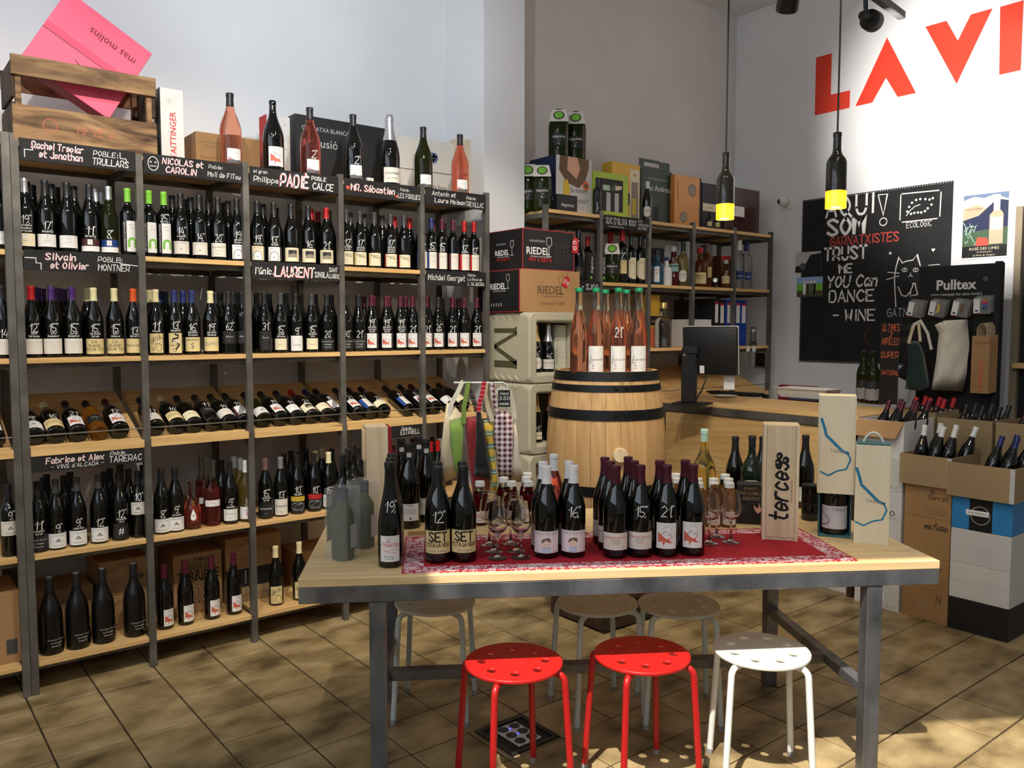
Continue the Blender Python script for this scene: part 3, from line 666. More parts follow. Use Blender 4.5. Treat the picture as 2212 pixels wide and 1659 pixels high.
PAPER = {'white': mat('paper_white', (238, 237, 236), rough=.6, var=.02), 'cream': mat('paper_cream', (236, 226, 194), rough=.6, var=.02), 'offwhite': mat('paper_offwhite', (228, 222, 212), rough=.6, var=.02), 'black': mat('paper_black', (34, 34, 36), rough=.6, var=.03), 'pink': mat('paper_pink', (242, 228, 234), rough=.6, var=.02), 'navy': mat('paper_navy', (30, 62, 128), rough=.55), 'plum': mat('paper_plum', (74, 36, 40), rough=.55), 'silver': mat('paper_silver', (206, 206, 212), rough=.4, metal=.2), 'mint': mat('paper_mint', (150, 200, 196), rough=.6), 'gum': mat('paper_gummed', (226, 206, 150), rough=.6)}
def star(a, W, H, c='rust', full=True):
    k = H / .075
    a.poly([(x * k, H * .5 + y * k) for x, y in ((-.024, .010), (-.014, .004), (-.006, -.004), (.004, -.010), (.013, -.004), (.009, -.014), (.020, -.020), (.006, -.021), (-.002, -.017), (-.007, -.030), (-.011, -.016), (-.024, -.020))], c)
    a.line([(-.012 * k, H * .5 + .003 * k), (-.002 * k, H * .5 + .014 * k), (.004 * k, H * .5 + .008 * k), (.012 * k, H * .5 + .004 * k), (.017 * k, H * .5 - .006 * k)], .0012 * k, 'burg')
    a.ring(.003 * k, H * .5 + .014 * k, .013 * k, .0008 * k, 'grey', 12); a.line([(-.015 * k, H * .86), (-.006 * k, H * .92), (.004 * k, H * .88), (.014 * k, H * .92)], .0008 * k, 'grey')
def lines(*ls):
    def f(a, W, H):
        for (txt, v, h, c) in ls: a.pr(txt, 0, v * H, h, c, fit=W * .84)
    return f
def crest(a, W, H): a.rect(-.010, H * .62, .010, H * .9, 'lgrey'); a.rect(-.0085, H * .64, .0085, H * .88, 'white'); a.pr('T', 0, H * .66, .012, 'grey'); a.pr('MAURY', 0, H * .40, .005, 'grey'); a.line([(-.02, H * .3), (.02, H * .3)], .0008, 'lgrey')
def crestb(a, W, H): a.rect(-W / 2, 0, W / 2, H * .42, 'white'); a.rect(-.011, H * .52, .011, H * .94, 'lgrey'); a.rect(-.0095, H * .54, .0095, H * .92, 'chalk'); a.pr('T', 0, H * .6, .012, 'grey')
def photo(a, W, H): a.rect(-.022, H * .30, .026, H * .84, 'photo'); a.poly([(-.022, H * .46), (.0, H * .62), (.026, H * .52), (.026, H * .30), (-.022, H * .30)], 'taupe'); a.disc(-.006, H * .68, .009, 'ink')
def arch(c, txt):
    def f(a, W, H):
        for r, col in ((.026, 'lgrey'), (.018, 'white'), (.0, None)):
            if col: a.poly([(r * math.cos(PI * i / 14), H * .28 + r * 1.15 * math.sin(PI * i / 14)) for i in range(15)] + [(-r, .002), (r, .002)], col)
        a.disc(0, H * .25, .004, 'grey'); a.pr(txt, 0, H * .83, .006, c, fit=W * .8)
    return f
def potron(edge):
    def f(a, W, H): a.rect(-W / 2, 0, -W / 2 + .008, H, edge); a.pr('Potron', -.002, H * .72, .011, 'ink', fit=W * .6); a.pr('Minet', .010, H * .57, .011, 'ink', fit=W * .5); a.ring(0, H * .28, .009, .001, 'grey')
    return f
def sideb(c):
    def f(a, W, H): a.rect(-W / 2, 0, -W / 2 + W * .26, H, c); a.pr('ROUSSILLON', W * .12, H * .74, .005, 'grey', fit=W * .55); a.ring(W * .12, H * .42, .008, .0012, 'sky' if c == 'blue' else 'lgrey'); a.line([(0, H * .2), (W * .28, H * .2)], .0008, 'lgrey')
    return f
def amark(c='ink'):
    def f(a, W, H): a.line([(-.010, H * .42), (0, H * .62), (.010, H * .42)], .0030, c); a.line([(-.004, H * .42), (0, H * .50), (.004, H * .42)], .0022, c); a.pr('CARIGNAN NOIR', 0, H * .82, .005, 'grey', fit=W * .8); a.pr('ROUGE LOUP', 0, H * .14, .0045, 'ink', fit=W * .6)
    return f
def enfants(a, W, H):
    a.rect(-W / 2, 0, -W / 2 + .022, H, 'black'); a.pr('LES ENFANTS SAUVAGES', -W / 2 + .0165, .006, .0085, 'chalk', al='l', ang=PI / 2, fit=H * .92)
    for r, c in ((.020, 'green'), (.0095, 'white')): a.poly([(.012 + r * math.cos(PI * i / 12), H * .32 + r * math.sin(PI * i / 12)) for i in range(13)] + [(.012 - r, H * .02 if c == 'white' else H * .14), (.012 + r, H * .02 if c == 'white' else H * .14)], c)
    a.pr('cool', .006, H * .86, .006, 'grey'); a.pr('nature', .012, H * .76, .005, 'grey')
def caplane(a, W, H): a.pr('CA', -.002, H * .70, .013, 'ink'); a.pr('PLANE', -.002, H * .45, .013, 'ink', fit=W * .8); a.pr('POUR TOI', 0, H * .20, .013, 'ink', fit=W * .9)
def java(a, W, H):
    a.hand('JAVA', 0, H * .62, .020, 'ink', ang=.35, wd=.14, fit=W * .8); a.ring(.012, H * .28, .013, .0016, 'ink', ry=.018); a.ring(-.014, H * .2, .006, .0014, 'ink'); a.line([(-.016, H * .5), (-.004, H * .44), (.004, H * .52), (.016, H * .46)], .0014, 'ink')
def carbo(a, W, H): a.line([(-.002, H * .94), (.014, H * .88), (.012, H * .76), (-.012, H * .70), (-.016, H * .58), (.006, H * .54), (.018, H * .42), (.002, H * .18)], .007, 'ink'); a.pr('CARBO', .004, H * .5, .011, 'cream', bold=.03); a.pr('CULTE', -.006, H * .34, .011, 'ink'); a.ring(-.004, H * .15, .008, .002, 'ink')
def setv(a, W, H): a.hand('SET', 0, H * .53, .028, 'ink', wd=.20, slant=.02, fit=W * .6); a.pr('TOTA LA VIDA', 0, H * .28, .0135, 'ink', fit=W * .84, bold=.02); a.pr('Celler de Batea', 0, H * .08, .0055, 'grey')
def tanca(a, W, H):
    a.pr('TANCA ELS ULLS', 0, H * .83, .0085, 'grey', fit=W * .76); a.line([(-.03, H * .77), (.03, H * .77)], .0005, 'lgrey')
    y = H * .40
    a.disc(0, y, .0125, 'skin', 18, .0145)
    a.poly([(-.014, y + .001), (-.0155, y + .010), (-.010, y + .0175), (-.002, y + .0195), (.006, y + .0225), (.0045, y + .0185), (.011, y + .0215), (.0135, y + .013), (.014, y + .003), (.011, y + .008), (0, y + .011), (-.009, y + .008)], 'brown')
    for e in (-.005, .005): a.line([(e - .0025, y), (e, y - .0012), (e + .0025, y)], .0007, 'brown')
    a.poly([(-.012, 0), (-.013, y - .022), (-.022, y - .026), (-.020, y - .015), (-.006, y - .0135), (.006, y - .0135), (.020, y - .015), (.022, y - .026), (.013, y - .022), (.012, 0)], 'white')
    for q in range(4): a.rect(-.0125, .002 + q * .0048, .0125, .0044 + q * .0048, 'lblue')
    a.line([(-.022, y - .022), (-.042, y - .03)], .0006, 'grey'); a.line([(.022, y - .022), (.042, y - .03)], .0006, 'grey')
def domaine(a, W, H): a.pr('DOMAINE DES SARROCHES', 0, H * .66, .0070, 'rust', fit=W * .84); a.pr('Rimama', 0, H * .53, .006, 'grey', shear=.3); a.pr('Vin de France', 0, H * .42, .0042, 'grey'); a.pr('2018', 0, H * .31, .0062, 'rust'); a.line([(-.03, H * .2), (.03, H * .2)], .0006, 'lgrey'); a.line([(-.036, H * .14), (.036, H * .14)], .0006, 'lgrey')
def pirou(a, W, H): a.pr('ALSACE', 0, H * .86, .0045, 'grey'); a.hand('Pirouettes', 0, H * .58, .014, 'coral', wd=.11, slant=.3, fit=W * .85); a.hand('les', -.006, H * .74, .008, 'coral', slant=.3); a.line([(-.026, H * .46), (-.006, H * .42), (.014, H * .47), (.028, H * .45)], .0013, 'coral'); a.line([(-.018, H * .40), (.004, H * .34), (.022, H * .35)], .0013, 'coral'); a.pr('Riesling', -.004, H * .17, .007, 'grey'); a.pr('de Stephane', -.002, H * .09, .0042, 'grey')
def backl(a, W, H):
    a.hand('Dolç Pobelet', -.01, H * .86, .007, 'ink', fit=W * .6)
    for q in range(7): a.line([(-W * .42, H * (.74 - q * .055)), (W * .34, H * (.74 - q * .055))], .0007, 'grey')
    a.disc(0, H * .14, .004, 'dim')
def vie(c):
    def f(a, W, H):
        a.rect(-W / 2, H * .70, W / 2, H, c); a.pr('LE VIGNERON', 0, H * .86, .007, 'ink', fit=W * .8); a.pr('DE LA VIE', 0, H * .75, .007, 'ink', fit=W * .6)
        rr = random.Random(5)
        for q in range(34): u, v = rr.uniform(-W * .42, W * .42), rr.uniform(H * .08, H * .6); a.line([(u, v), (u + rr.uniform(-.008, .008), v + rr.uniform(-.005, .005))], .0012, 'lgrey')
        a.ring(0, H * .36, W * .4, .001, 'chalk', ry=H * .24)
    return f
def montb(a, W, H): a.pr('mas molins', 0, H * .62, .006, 'lgrey', fit=W * .6); a.line([(-.016, H * .46), (.016, H * .46)], .0006, 'lgrey'); a.poly([(-W / 2, 0), (-W / 2, H * .22), (-W * .2, H * .28), (W * .1, H * .2), (W * .35, H * .26), (W / 2, H * .2), (W / 2, 0)], 'dim')
def montr(a, W, H): montb(a, W, H); a.disc(-W * .34, H * .3, .0055, 'pinkc')
def part(a, W, H):
    a.pr('La part de l\'été', .004, H * .46, .0085, 'dim', shear=.2, fit=W * .8); a.hand('L', -.022, H * .38, .026, 'ink', wd=.06, slant=.4)
    for u, v, r in ((.024, .86, .005), (.012, .76, .003), (.030, .25, .0045), (.018, .14, .005), (-.026, .8, .003)): a.ring(u, v * H, r, .0006, 'lgrey')
    a.disc(-.026, H * .38, .004, 'yellow', 8, .002); a.line([(-.016, H * .3), (-.008, H * .25)], .0025, 'teal'); a.line([(-.018, H * .18), (-.008, H * .17)], .002, 'coral')
def prov(a, W, H): a.ring(0, H * .5, W * .36, .0016, 'gold', ry=H * .4); a.pr('CISA', .006, H * .72, .010, 'gold')
LB = {  # z0, z1, width, paper, art, words
 'crest': (.020, .072, .092, 'cream', crest, 'cream crest label'), 'crestw': (.022, .074, .094, 'white', crest, 'white crest label'), 'plum': (.012, .066, .094, 'plum', crestb, 'plum and white label'), 'navy': (.012, .066, .094, 'navy', crestb, 'blue and white label'),
 'enf': (.020, .155, .068, 'white', enfants, 'green arch label'), 'sketch': (.022, .080, .086, 'offwhite', lines(('Cotes Catalanes', .82, .005, 'grey'), ('o', .3, .012, 'ink')), 'grey sketch label'), 'bila': (.018, .082, .088, 'offwhite', lines(('BILA-HAUT', .62, .010, 'taupe'), ('Occultum', .42, .005, 'taupe'), ('2017', .16, .006, 'grey')), 'beige printed label'),
 'archb': (.012, .080, .068, 'white', arch('blue', 'Petit Gris'), 'grey arch label'), 'archr': (.012, .080, .068, 'cream', arch('red', 'Red Socks'), 'red-titled arch label'), 'archk': (.012, .080, .068, 'white', arch('teal', "Rock'n rol"), 'teal-titled arch label'),
 'photo': (.014, .082, .090, 'cream', photo, 'dark photo label'), 'poty': (.014, .082, .082, 'cream', potron('yellow'), 'yellow-edged label'), 'potr': (.014, .082, .082, 'cream', potron('redtag'), 'red-edged label'),
 'sblue': (.016, .108, .070, 'offwhite', sideb('blue'), 'blue-striped label'), 'sbur': (.016, .108, .070, 'offwhite', sideb('burg'), 'maroon-striped label'), 'sred': (.016, .108, .070, 'offwhite', sideb('redtag'), 'red-striped label'),
 'fine': (.016, .080, .096, 'offwhite', lines(('Domaine de la Pertuisane', .74, .005, 'lgrey'), ('Maury', .56, .005, 'lgrey'), ('2016', .3, .005, 'lgrey'), ('rouge', .12, .004, 'lgrey')), 'finely printed white label'), 'capl': (.012, .078, .096, 'gum', caplane, 'bold capitals label'), 'plein': (.014, .078, .094, 'gum', lines(('Plein les Oreilles', .45, .010, 'ink'),), 'thin script cream label'),
 'java': (.012, .100, .068, 'gum', java, 'swirling script label'), 'carbo': (.010, .102, .068, 'gum', carbo, 'black curl label'), 'gorg': (.016, .082, .082, 'gum', lines(('GORGORLOU', .74, .010, 'ink'), ('S', .2, .026, 'burg')), 'brown curl label'), 'zumo': (.016, .082, .084, 'gum', lines(('ZUMO', .40, .017, 'taupe'),), 'four-letter cream label'),
 'bsmall': (.050, .110, .080, 'black', lines(('Abbeus', .5, .009, 'lgrey'), ('m', .25, .005, 'lgrey')), 'black label'), 'serrat': (.014, .110, .074, 'black', lines(('Serrat', .62, .010, 'lgrey'), ('i', .48, .008, 'lgrey')), 'tall black label'),
 'plainc': (.016, .072, .070, 'cream', lines(('+', .7, .008, 'gold'), ('El Bofarull', .42, .005, 'taupe')), 'small cream label'), 'plainw': (.010, .086, .070, 'white', lines(('+', .68, .010, 'lgrey'), ('CLOS 4', .32, .009, 'ink')), 'tall white label'), 'dark': (.012, .070, .092, 'black', lines(('Domaine Roussel', .68, .008, 'lgrey'), ('La Crougade', .44, .006, 'chalk'), ('Rosello 2015', .2, .005, 'chalk')), 'white-lettered black label'),
 'star': (.018, .096, .062, 'white', star, 'red star label'), 'marka': (.010, .072, .094, 'white', amark(), 'chevron label'), 'markg': (.090, .150, .090, 'offwhite', amark('dgreen'), 'green chevron label'), 'hash': (.012, .076, .084, 'black', lines(('#', .3, .030, 'chalk'), ('sauvage', .62, .004, 'grey')), 'hash sign label'), 'hi': (.108, .164, .078, 'offwhite', amark(), 'high chevron label'),
 'marsel': (.018, .074, .080, 'white', lines(('Mas Marselan', .55, .007, 'grey'), ('La Vie', .25, .004, 'grey')), 'plain white label'), 'flower': (.016, .076, .084, 'white', lines(('SE MISE', .66, .006, 'grey'), ('*', .1, .028, 'redtag')), 'red flower label'), 'petit': (.010, .084, .080, 'black', lines(('petit Luxemburg', .52, .010, 'chalk'), ('rouge', .25, .006, 'grey')), 'white script label'), 'cinq': (.010, .090, .080, 'offwhite', lines(('Cinquenta', .50, .012, 'ink'), ('2016', .16, .006, 'grey')), 'black script pale label'),
 'viey': (.012, .092, .092, 'black', vie('yellow'), 'yellow-banded label'), 'vier': (.012, .092, .092, 'black', vie('redtag'), 'red-banded label'), 'white1': (.016, .080, .080, 'white', lines(('Vall de Sebolla', .6, .006, 'grey'), ('2017', .25, .005, 'lgrey')), 'plain white label'), 'cream1': (.014, .078, .088, 'cream', lines(('Zumo', .5, .010, 'gold'), ('nature', .25, .005, 'gold')), 'plain cream label'), 'sash': (.016, .100, .072, 'white', lambda a, W, H: (a.poly([(-W / 2, 0), (-W * .1, 0), (W / 2, H), (W * .1, H)], 'grey'), a.rect(-W / 2, 0, -W * .38, H, 'burg')), 'grey sash label'),
 'set': (.033, .105, .094, 'gum', setv, 'cream label with big black lettering'), 'tanca': (.020, .092, .100, 'pink', tanca, 'pink label with boy drawing'), 'dom': (.030, .086, .096, 'offwhite', domaine, 'cream label with red title'), 'pir': (.022, .106, .066, 'white', pirou, 'white label with red script'), 'back': (.034, .094, .072, 'white', backl, 'white printed back label'), 'mont': (.020, .082, .060, 'white', montb, 'white label with grey hill'), 'montr': (.020, .082, .060, 'white', montr, 'white label with pink dot'),
 'starb': (.030, .115, .070, 'white', star, 'red star label'), 'sector': (.020, .085, .082, 'offwhite', lines(('LOUIS ROEDERER', .55, .009, 'ink'), ('BRUT PREMIER', .25, .005, 'grey')), 'beige champagne label'), 'oval': (.022, .100, .076, 'offwhite', lines(('LAURENT-P.', .5, .008, 'ink'), ('BRUT', .25, .005, 'grey')), 'white champagne label'), 'moet': (.020, .070, .080, 'cream', lines(('MOET & CHANDON', .45, .008, 'ink'),), 'cream champagne label'), 'part': (.010, .108, .078, 'white', part, 'white label with bubbles'), 'cisa': (.030, .160, .070, 'cream', prov, 'tall cream label'), 'yell': (.055, .130, .056, 'gum', lines(('RAGUS', .8, .010, 'red'),), 'yellow label'), 'taika': (.020, .096, .098, 'silver', lambda a, W, H: (a.pr('TAIKA', .014, H * .78, .011, 'dim', fit=W * .5), a.line([(-.046, H * .78), (-.040, H * .68), (-.022, H * .48), (-.016, H * .34), (-.024, H * .2), (-.044, H * .14)], .0022, 'navy'), a.pr('2015', .030, H * .34, .004, 'grey'), a.line([(.020, H * .22), (.044, H * .22)], .0006, 'lgrey')), 'silver label with blue line'),
 'coco': (.012, .056, .060, 'white', lines(('OCO', .45, .016, 'coral'), ('coco', .18, .007, 'coral')), 'white label'), 'verm': (.095, .128, .076, 'cream', lines(('VERMOUTH', .25, .010, 'ink'), ('DE L\'EMPORDA', .68, .005, 'ink')), 'cream vermouth label'), 'bombay': (.020, .120, .034, 'white', lines(('DRY GIN', .72, .006, 'navy'), ('o', .5, .018, 'blue')), 'slim white label'), 'drap': (.085, .130, .060, 'mint', lines(('SPIRIT', .6, .009, 'ink'),), 'mint label'), 'glen': (.030, .110, .056, 'offwhite', lines(('GLENGR', .55, .009, 'ink'), ('single malt', .35, .005, 'grey')), 'white oval label'), 'maker': (.020, .085, .082, 'gum', lines(("Maker's", .62, .013, 'ink'), ('Mark', .4, .012, 'ink'), ('WHISKY', .12, .006, 'grey')), 'parchment label'), 'orsp': (.070, .140, .060, 'gum', lines(('B', .2, .016, 'ink'),), 'orange label'), 'monk': (.040, .100, .066, 'gum', lines(('single malt', .5, .007, 'ink'),), 'small parchment label'), 'vodka': (.060, .110, .072, 'navy', lines(('BELUGA', .3, .010, 'chalk'),), 'blue mountain label'), 'vert': (.02, .10, .050, 'white', lambda a, W, H: a.pr('DE Mou', .004, .008, .014, 'ink', ang=PI / 2, al='l'), 'white label with upright script'), 'wave': (.012, .125, .100, 'black', lambda a, W, H: [a.line([(-W * .46 + i * W * .153, H * (.05 + .065 * q) + (.003 if i % 2 else -.003)) for i in range(7)], .0022, 'chalk') for q in range(9)], 'white wave pattern'), 'oil': (.06, .125, .090, 'black', lines(('degustus', .66, .014, 'chalk'), ('OLI', .4, .008, 'lgrey'), ('1L', .12, .010, 'chalk')), 'black label'), 'novo': (.03, .09, .06, 'black', lines(('OLI', .5, .01, 'gold'),), 'dark oval label'),
 'dkmag': (.030, .075, .080, 'black', lines(('Domaine Roussel', .72, .007, 'lgrey'), ('La Crougade', .42, .006, 'chalk'), ('Rosello 2015', .12, .005, 'chalk')), 'white lettering low on the glass'), 'tear': (.045, .100, .030, 'white', lambda a, W, H: a.disc(0, H * .45, .004, 'grey'), 'white teardrop label'), 'wband': (.090, .118, .070, 'white', lambda a, W, H: a.line([(-.012, H * .5), (0, H * .7), (.014, H * .4)], .001, 'coral'), 'narrow white label'), 'wmag': (.030, .090, .064, 'white', backl, 'white back label')}
BC = {}
def bmesh_body(prof, gl):
    k = ('b', prof, gl)
    if k not in BC:
        fill = {'drop': .12, 'tall': .175, 'soda': .235, 'juice': .128}.get(prof); mb = MB().lathe(PROF[prof], 26)
        if fill and gl not in ('clear',):
            mb.m = [1 if sum(mb.v[i][2] for i in f) / len(f) > fill else 0 for f in mb.f]; BC[k] = mb.build('glass', [GL[gl], GL['clear']], sharp=55)
        else: BC[k] = mb.build('glass', GL[gl], sharp=55)
    return BC[k]
def bmesh_cap(prof, c, z0):
    k = ('c', prof, c, z0)
    if k not in BC:
        e = .0007; top = PROF[prof][-1][0]; pts = [(z0, rad(prof, z0) - .001), (z0, rad(prof, z0) + e)] + [(z, r + e) for z, r in PROF[prof][3:-1] if z > z0 + .001] + [(top + e, PROF[prof][-2][1] - .001), (top + e, 0)]
        BC[k] = MB().lathe(pts, 22).build('capsule', CAPM[c], sharp=50)
    return BC[k]
def wrapf(prof, off, zo): return lambda u, v, e: ((rad(prof, v + zo) + off + e) * math.sin(u / rad(prof, v + zo)), -(rad(prof, v + zo) + off + e) * math.cos(u / rad(prof, v + zo)), v + zo)
def bmesh_label(prof, lk):
    k = ('l', prof, lk)
    if k not in BC:
        z0, z1, W, pap, art, _ = LB[lk]; a = Art(); r = rad(prof, z0 + .01); W = min(W, r * 2.6)
        if lk in ('cisa',):   # rounded left half
            a.poly([(W / 2, 0), (W / 2, z1 - z0)] + [(-W * .5 + W * .5 * (1 - math.sin(t * PI)), (z1 - z0) * (1 - t)) for t in [i / 12 for i in range(13)]], 'white')
        elif lk in ('tear',): a.poly([(0, z1 - z0), (.011, .026), (.013, .014), (.009, .004), (0, 0), (-.009, .004), (-.013, .014), (-.011, .026)], 'white')
        elif lk in ('glen', 'verm', 'oval', 'novo'):
            H = z1 - z0; n = 20; a.poly([(W / 2 * math.copysign(abs(math.cos(2 * PI * i / n)) ** .7, math.cos(2 * PI * i / n)), H / 2 + H / 2 * math.copysign(abs(math.sin(2 * PI * i / n)) ** .7, math.sin(2 * PI * i / n))) for i in range(n)], 'white')
        else: a.rect(-W / 2, 0, W / 2, z1 - z0, 'white')
        me = a.mesh('label', wrapf(prof, .0007, z0), .006); me.materials.clear(); me.materials.append(PAPER[pap])
        me.polygons.foreach_set('use_smooth', [True] * len(me.polygons)); BC[k] = me
        b = Art(); art(b, W, z1 - z0); BC[('p', prof, lk)] = b.mesh('print', wrapf(prof, .0013, z0), .006) if b.F else None
    return BC[k], BC[('p', prof, lk)]
def bmesh_price(prof, price, grapes, zt):
    k = ('w', prof, price, grapes, zt)
    if k not in BC:
        a = Art(); h = .034; zb = zt + .006 + .0115 * len(grapes)
        W = .0125 * len(price) + .004; a.hand(price, -.001, zb, h, 'chalk', wd=.085, fit=W)
        a.hand(',', W / 2 + .002, zb, h * .36, 'chalk', wd=.22); a.hand('50' if len(price) == 1 else '00', W / 2 + .006, zb + h * .9, .006, 'chalk', wd=.2)
        for i, g in enumerate(grapes): a.hand(g, .002, zb - .0105 - i * .0115, .0080, 'chalk', wd=.14, slant=.2, fit=.046)
        BC[k] = a.mesh('price_writing', wrapf(prof, .0012, 0), .005)
    return BC[k]
CAPZ = {'burg': .243, 'bord': .240, 'flute': .316, 'champ': .205, 'mag': .268, 'fat': .246, 'soda': .306, 'juice': .150, 'squat': .201, 'pet': .246, 'tall': .276, 'drop': .216}
CAPNAME = {'juice': 'lid', 'pet': 'cap', 'soda': 'crown_cap'}
def bottle(loc, label, cat='wine bottle', group=None, prof='burg', glass='dark', cap='k', lab=None, price=None, grapes=(), rz=0.0, sc=1.0, rot=None, name='wine_bottle', capz=None, pricez=None):
    t = thing(name, label, cat, loc, rz, group, rot); t.scale = sc if isinstance(sc, tuple) else (sc, sc, sc)
    obj('glass', bmesh_body(prof, glass), t)
    if cap and cap != 'x': obj(CAPNAME.get(prof, 'capsule'), bmesh_cap(prof, cap, capz if capz else CAPZ[prof]), t)
    zt = .09
    if lab:
        lm_, pm_ = bmesh_label(prof, lab); l = obj('label', lm_, t); zt = LB[lab][1]
        if pm_: obj('print', pm_, l)
    if price: obj('price_writing', bmesh_price(prof, price, tuple(grapes), pricez if pricez is not None else zt), t)
    return t
GLW = {'dark': 'dark', 'matte': 'matt black', 'green': 'dark green', 'olive': 'olive green', 'amber': 'amber', 'rose': 'pink', 'rosed': 'deep pink', 'rosep': 'pale pink', 'clear': 'clear', 'gold': 'pale gold'}
def words(glass, cap, lab, price, place):
    s = (GLW.get(glass, glass) + ' ' if glass not in ('dark',) else '') + (CAPC[cap][0].replace(' ', '-') + '-capped bottle' if cap and cap != 'x' else 'bottle')
    if lab: s += ', ' + LB[lab][5]
    if price: s += ', price ' + price
    return s + ', ' + place
BAY = ['left of double post', 'under the crate', 'under the little-face sign', 'under the big-lettered sign', 'under the hearts sign', 'beside the pilaster']
def shelf_bottle(px, row, bay, spec, depth=.055, back=False):
    """spec: 'cap|label|price|grapes|prof|glass' (blank = default); stands on the board under image column px"""
    cap, lab, price, gr, prof, glass = (spec.split('|') + [''] * 6)[:6]
    prof = prof or 'burg'; glass = glass or 'dark'; grapes = tuple(g for g in gr.split('/') if g)
    z = {'A': LV[4], 'B': LV[3], 'D': LV[1], 'E': LV[0], 'T': LV[5]}[row]; rn = {'A': 'upper row', 'B': 'middle row', 'D': 'lower row', 'E': 'bottom board', 'T': 'shelf top'}[row]
    ym = {'A': 560, 'B': 720, 'D': 1080, 'E': 1300, 'T': 330}[row]
    p = PY(px, ym, SY + depth); p.z = z
    if back: w_ = f'{CAPC[cap][0].replace(" ", "-")}-capped bottle in the back ranks, {rn} {BAY[bay]}'
    else: w_ = words(glass, cap, lab or None, price or None, rn + ' ' + BAY[bay])
    return bottle(p, w_, group=f'{"rear" if back else "front"} bottles of the {rn} {BAY[bay]}', prof=prof, glass=glass, cap=cap or 'k', lab=lab or None, price=price or None, grapes=grapes, rz=face_rz(p, off=random.uniform(-.06, .14)), sc=(.9, .9, 1.0))
FRONT = {
 ('A', 0): [(3, 'k|crestw|')], ('A', 1): [(58, 's|crest|19|Garnatxa/Macabeu/Carinyena'), (102, 'k|crestw|17|Monastrell'), (149, 'k|crestw|'), (197, 'k|plum|11|Garnatxa'), (238.5, 's|navy|8||burg|olive'), (279, 'g|enf|||bord')],
 ('A', 2): [(325, 'g|enf|||bord'), (357, 'g|enf|25||bord'), (393, 'k|sketch|14|Cinsault/Sira'), (433, 'k|sketch|14|'), (473, 'k|bila|20|'), (514, 'k|archb|19|Garnatxa/Carinyena')],
 ('A', 3): [(557, 'k|archr|19|Carinyena'), (593, 'k|archk|13|Vermell'), (630, 'k|photo|'), (667, 'k|photo|16|'), (706, 'r|photo|21|')],
 ('A', 4): [(749, 'd|poty|12|Carinyena/Syrah'), (778, 'd|poty|17|Garnatxa/Monastrell'), (809, 'd|poty|'), (844, 'd|potr|17|Carinyena/Garnatxa/Monastrell'), (873, 'd|potr|')],
 ('A', 5): [(911, 'b|sblue|12||bord'), (932, 'b|sblue|15|Garnatxa|bord'), (955, 'm|sbur|15|Syrah|bord'), (979, 'm|sbur|||bord'), (1003, 'r|sred|12|Carinyena|bord'), (1024, 'r|sred|12||bord')],
 ('B', 0): [(8, 'k|fine|14|')], ('B', 1): [(70, 'r|fine|12|100%/Carinyena'), (113, 'p|fine|15|Sira/Monastrell'), (158, 'p|fine|15|Syrah/Monastrell'), (204.5, 'c|capl|15|Carinyena/Syrah'), (249, 'c|capl|15|100%/Natural'), (290, 'o|plein|13|Garnatxa')],
 ('B', 2): [(338, 'c|java|11|Moscat'), (378, 'b|carbo|13|Monastrell'), (416, 'b|gorg|16|Garnatxa/Carinyena'), (456, 'c|zumo|19|Garnatxa/Macabeu'), (495, 'k|bsmall|62|'), (525, 'k|bsmall|||bord')],
 ('B', 3): [(572, 'k|serrat|31|'), (607, 'd|plainc|15|Syrah/Garnatxa'), (639.5, 'k|plainw|9|'), (674, 'd|plainc|15|Garnatxa/Sira'), (707, 'k|dark|20|')],
 ('B', 4): [(748, 'k|dark|30|'), (775, 'k|dark|21|'), (803, 'm|star|19|Garnatxa/Carinyena/Syrah'), (835, 'm|star|19|Garnatxa/Carinyena/Syrah'), (865.6, 'm|star|19|Garnatxa/Carinyena/Syrah'), (892, 'm|star|21|')],
 ('B', 5): [(922, 'm|star|21|'), (947, 'k|star|26|TOP 5'), (978, 'm|star|21|'), (1003, 'm|star|'), (1030, 'm|star|21|')],
 ('D', 0): [(18, 'k|markg|9||bord')], ('D', 1): [(80, 'k|dark|11|Granatxa/Syrah'), (120, 'd|marka|9|'), (166, 'd|marka|9|Lladoner Pelut'), (213, 'd|marka|12|'), (258, 'k|hash|12|Grenache/Sira'), (299, 'k|hi|10|')],
 ('D', 2): [(349, 'k|marka|8|'), (379, 'k|marka|9|Vermentino'), (497.5, 'k|marsel|9|Marselan'), (532, 'w|flower|8||burg|gold')],
 ('D', 3): [(574, 't|petit|15|Carinyena/Syrah'), (607, 's|cinq|13|'), (643, 'k|viey|10|Macabeu'), (679.5, 'k|vier|10|'), (711, 'c|white1|15|')],
 ('D', 4): [(775, 'k|white1|13|'), (850, 'm|star|'), (880, 'n|star|')], ('D', 5): [(931, 'r|star|'), (946, 'r|star|')],
 ('E', 2): [(356, 'm|star|'), (401, 'm|star|'), (458, 'm|star|'), (506, 'm|star|')], ('E', 3): [(597, 'c|java|'), (648, 'c|java|')],
}
for (row, bay), ls in FRONT.items():
    for px, sp in ls:
        if row == 'E' and bay == 2: o = shelf_bottle(px, row, bay, sp, .075); o.rotation_euler.z += .5
        else: shelf_bottle(px, row, bay, sp, .075 if row == 'E' else .055)
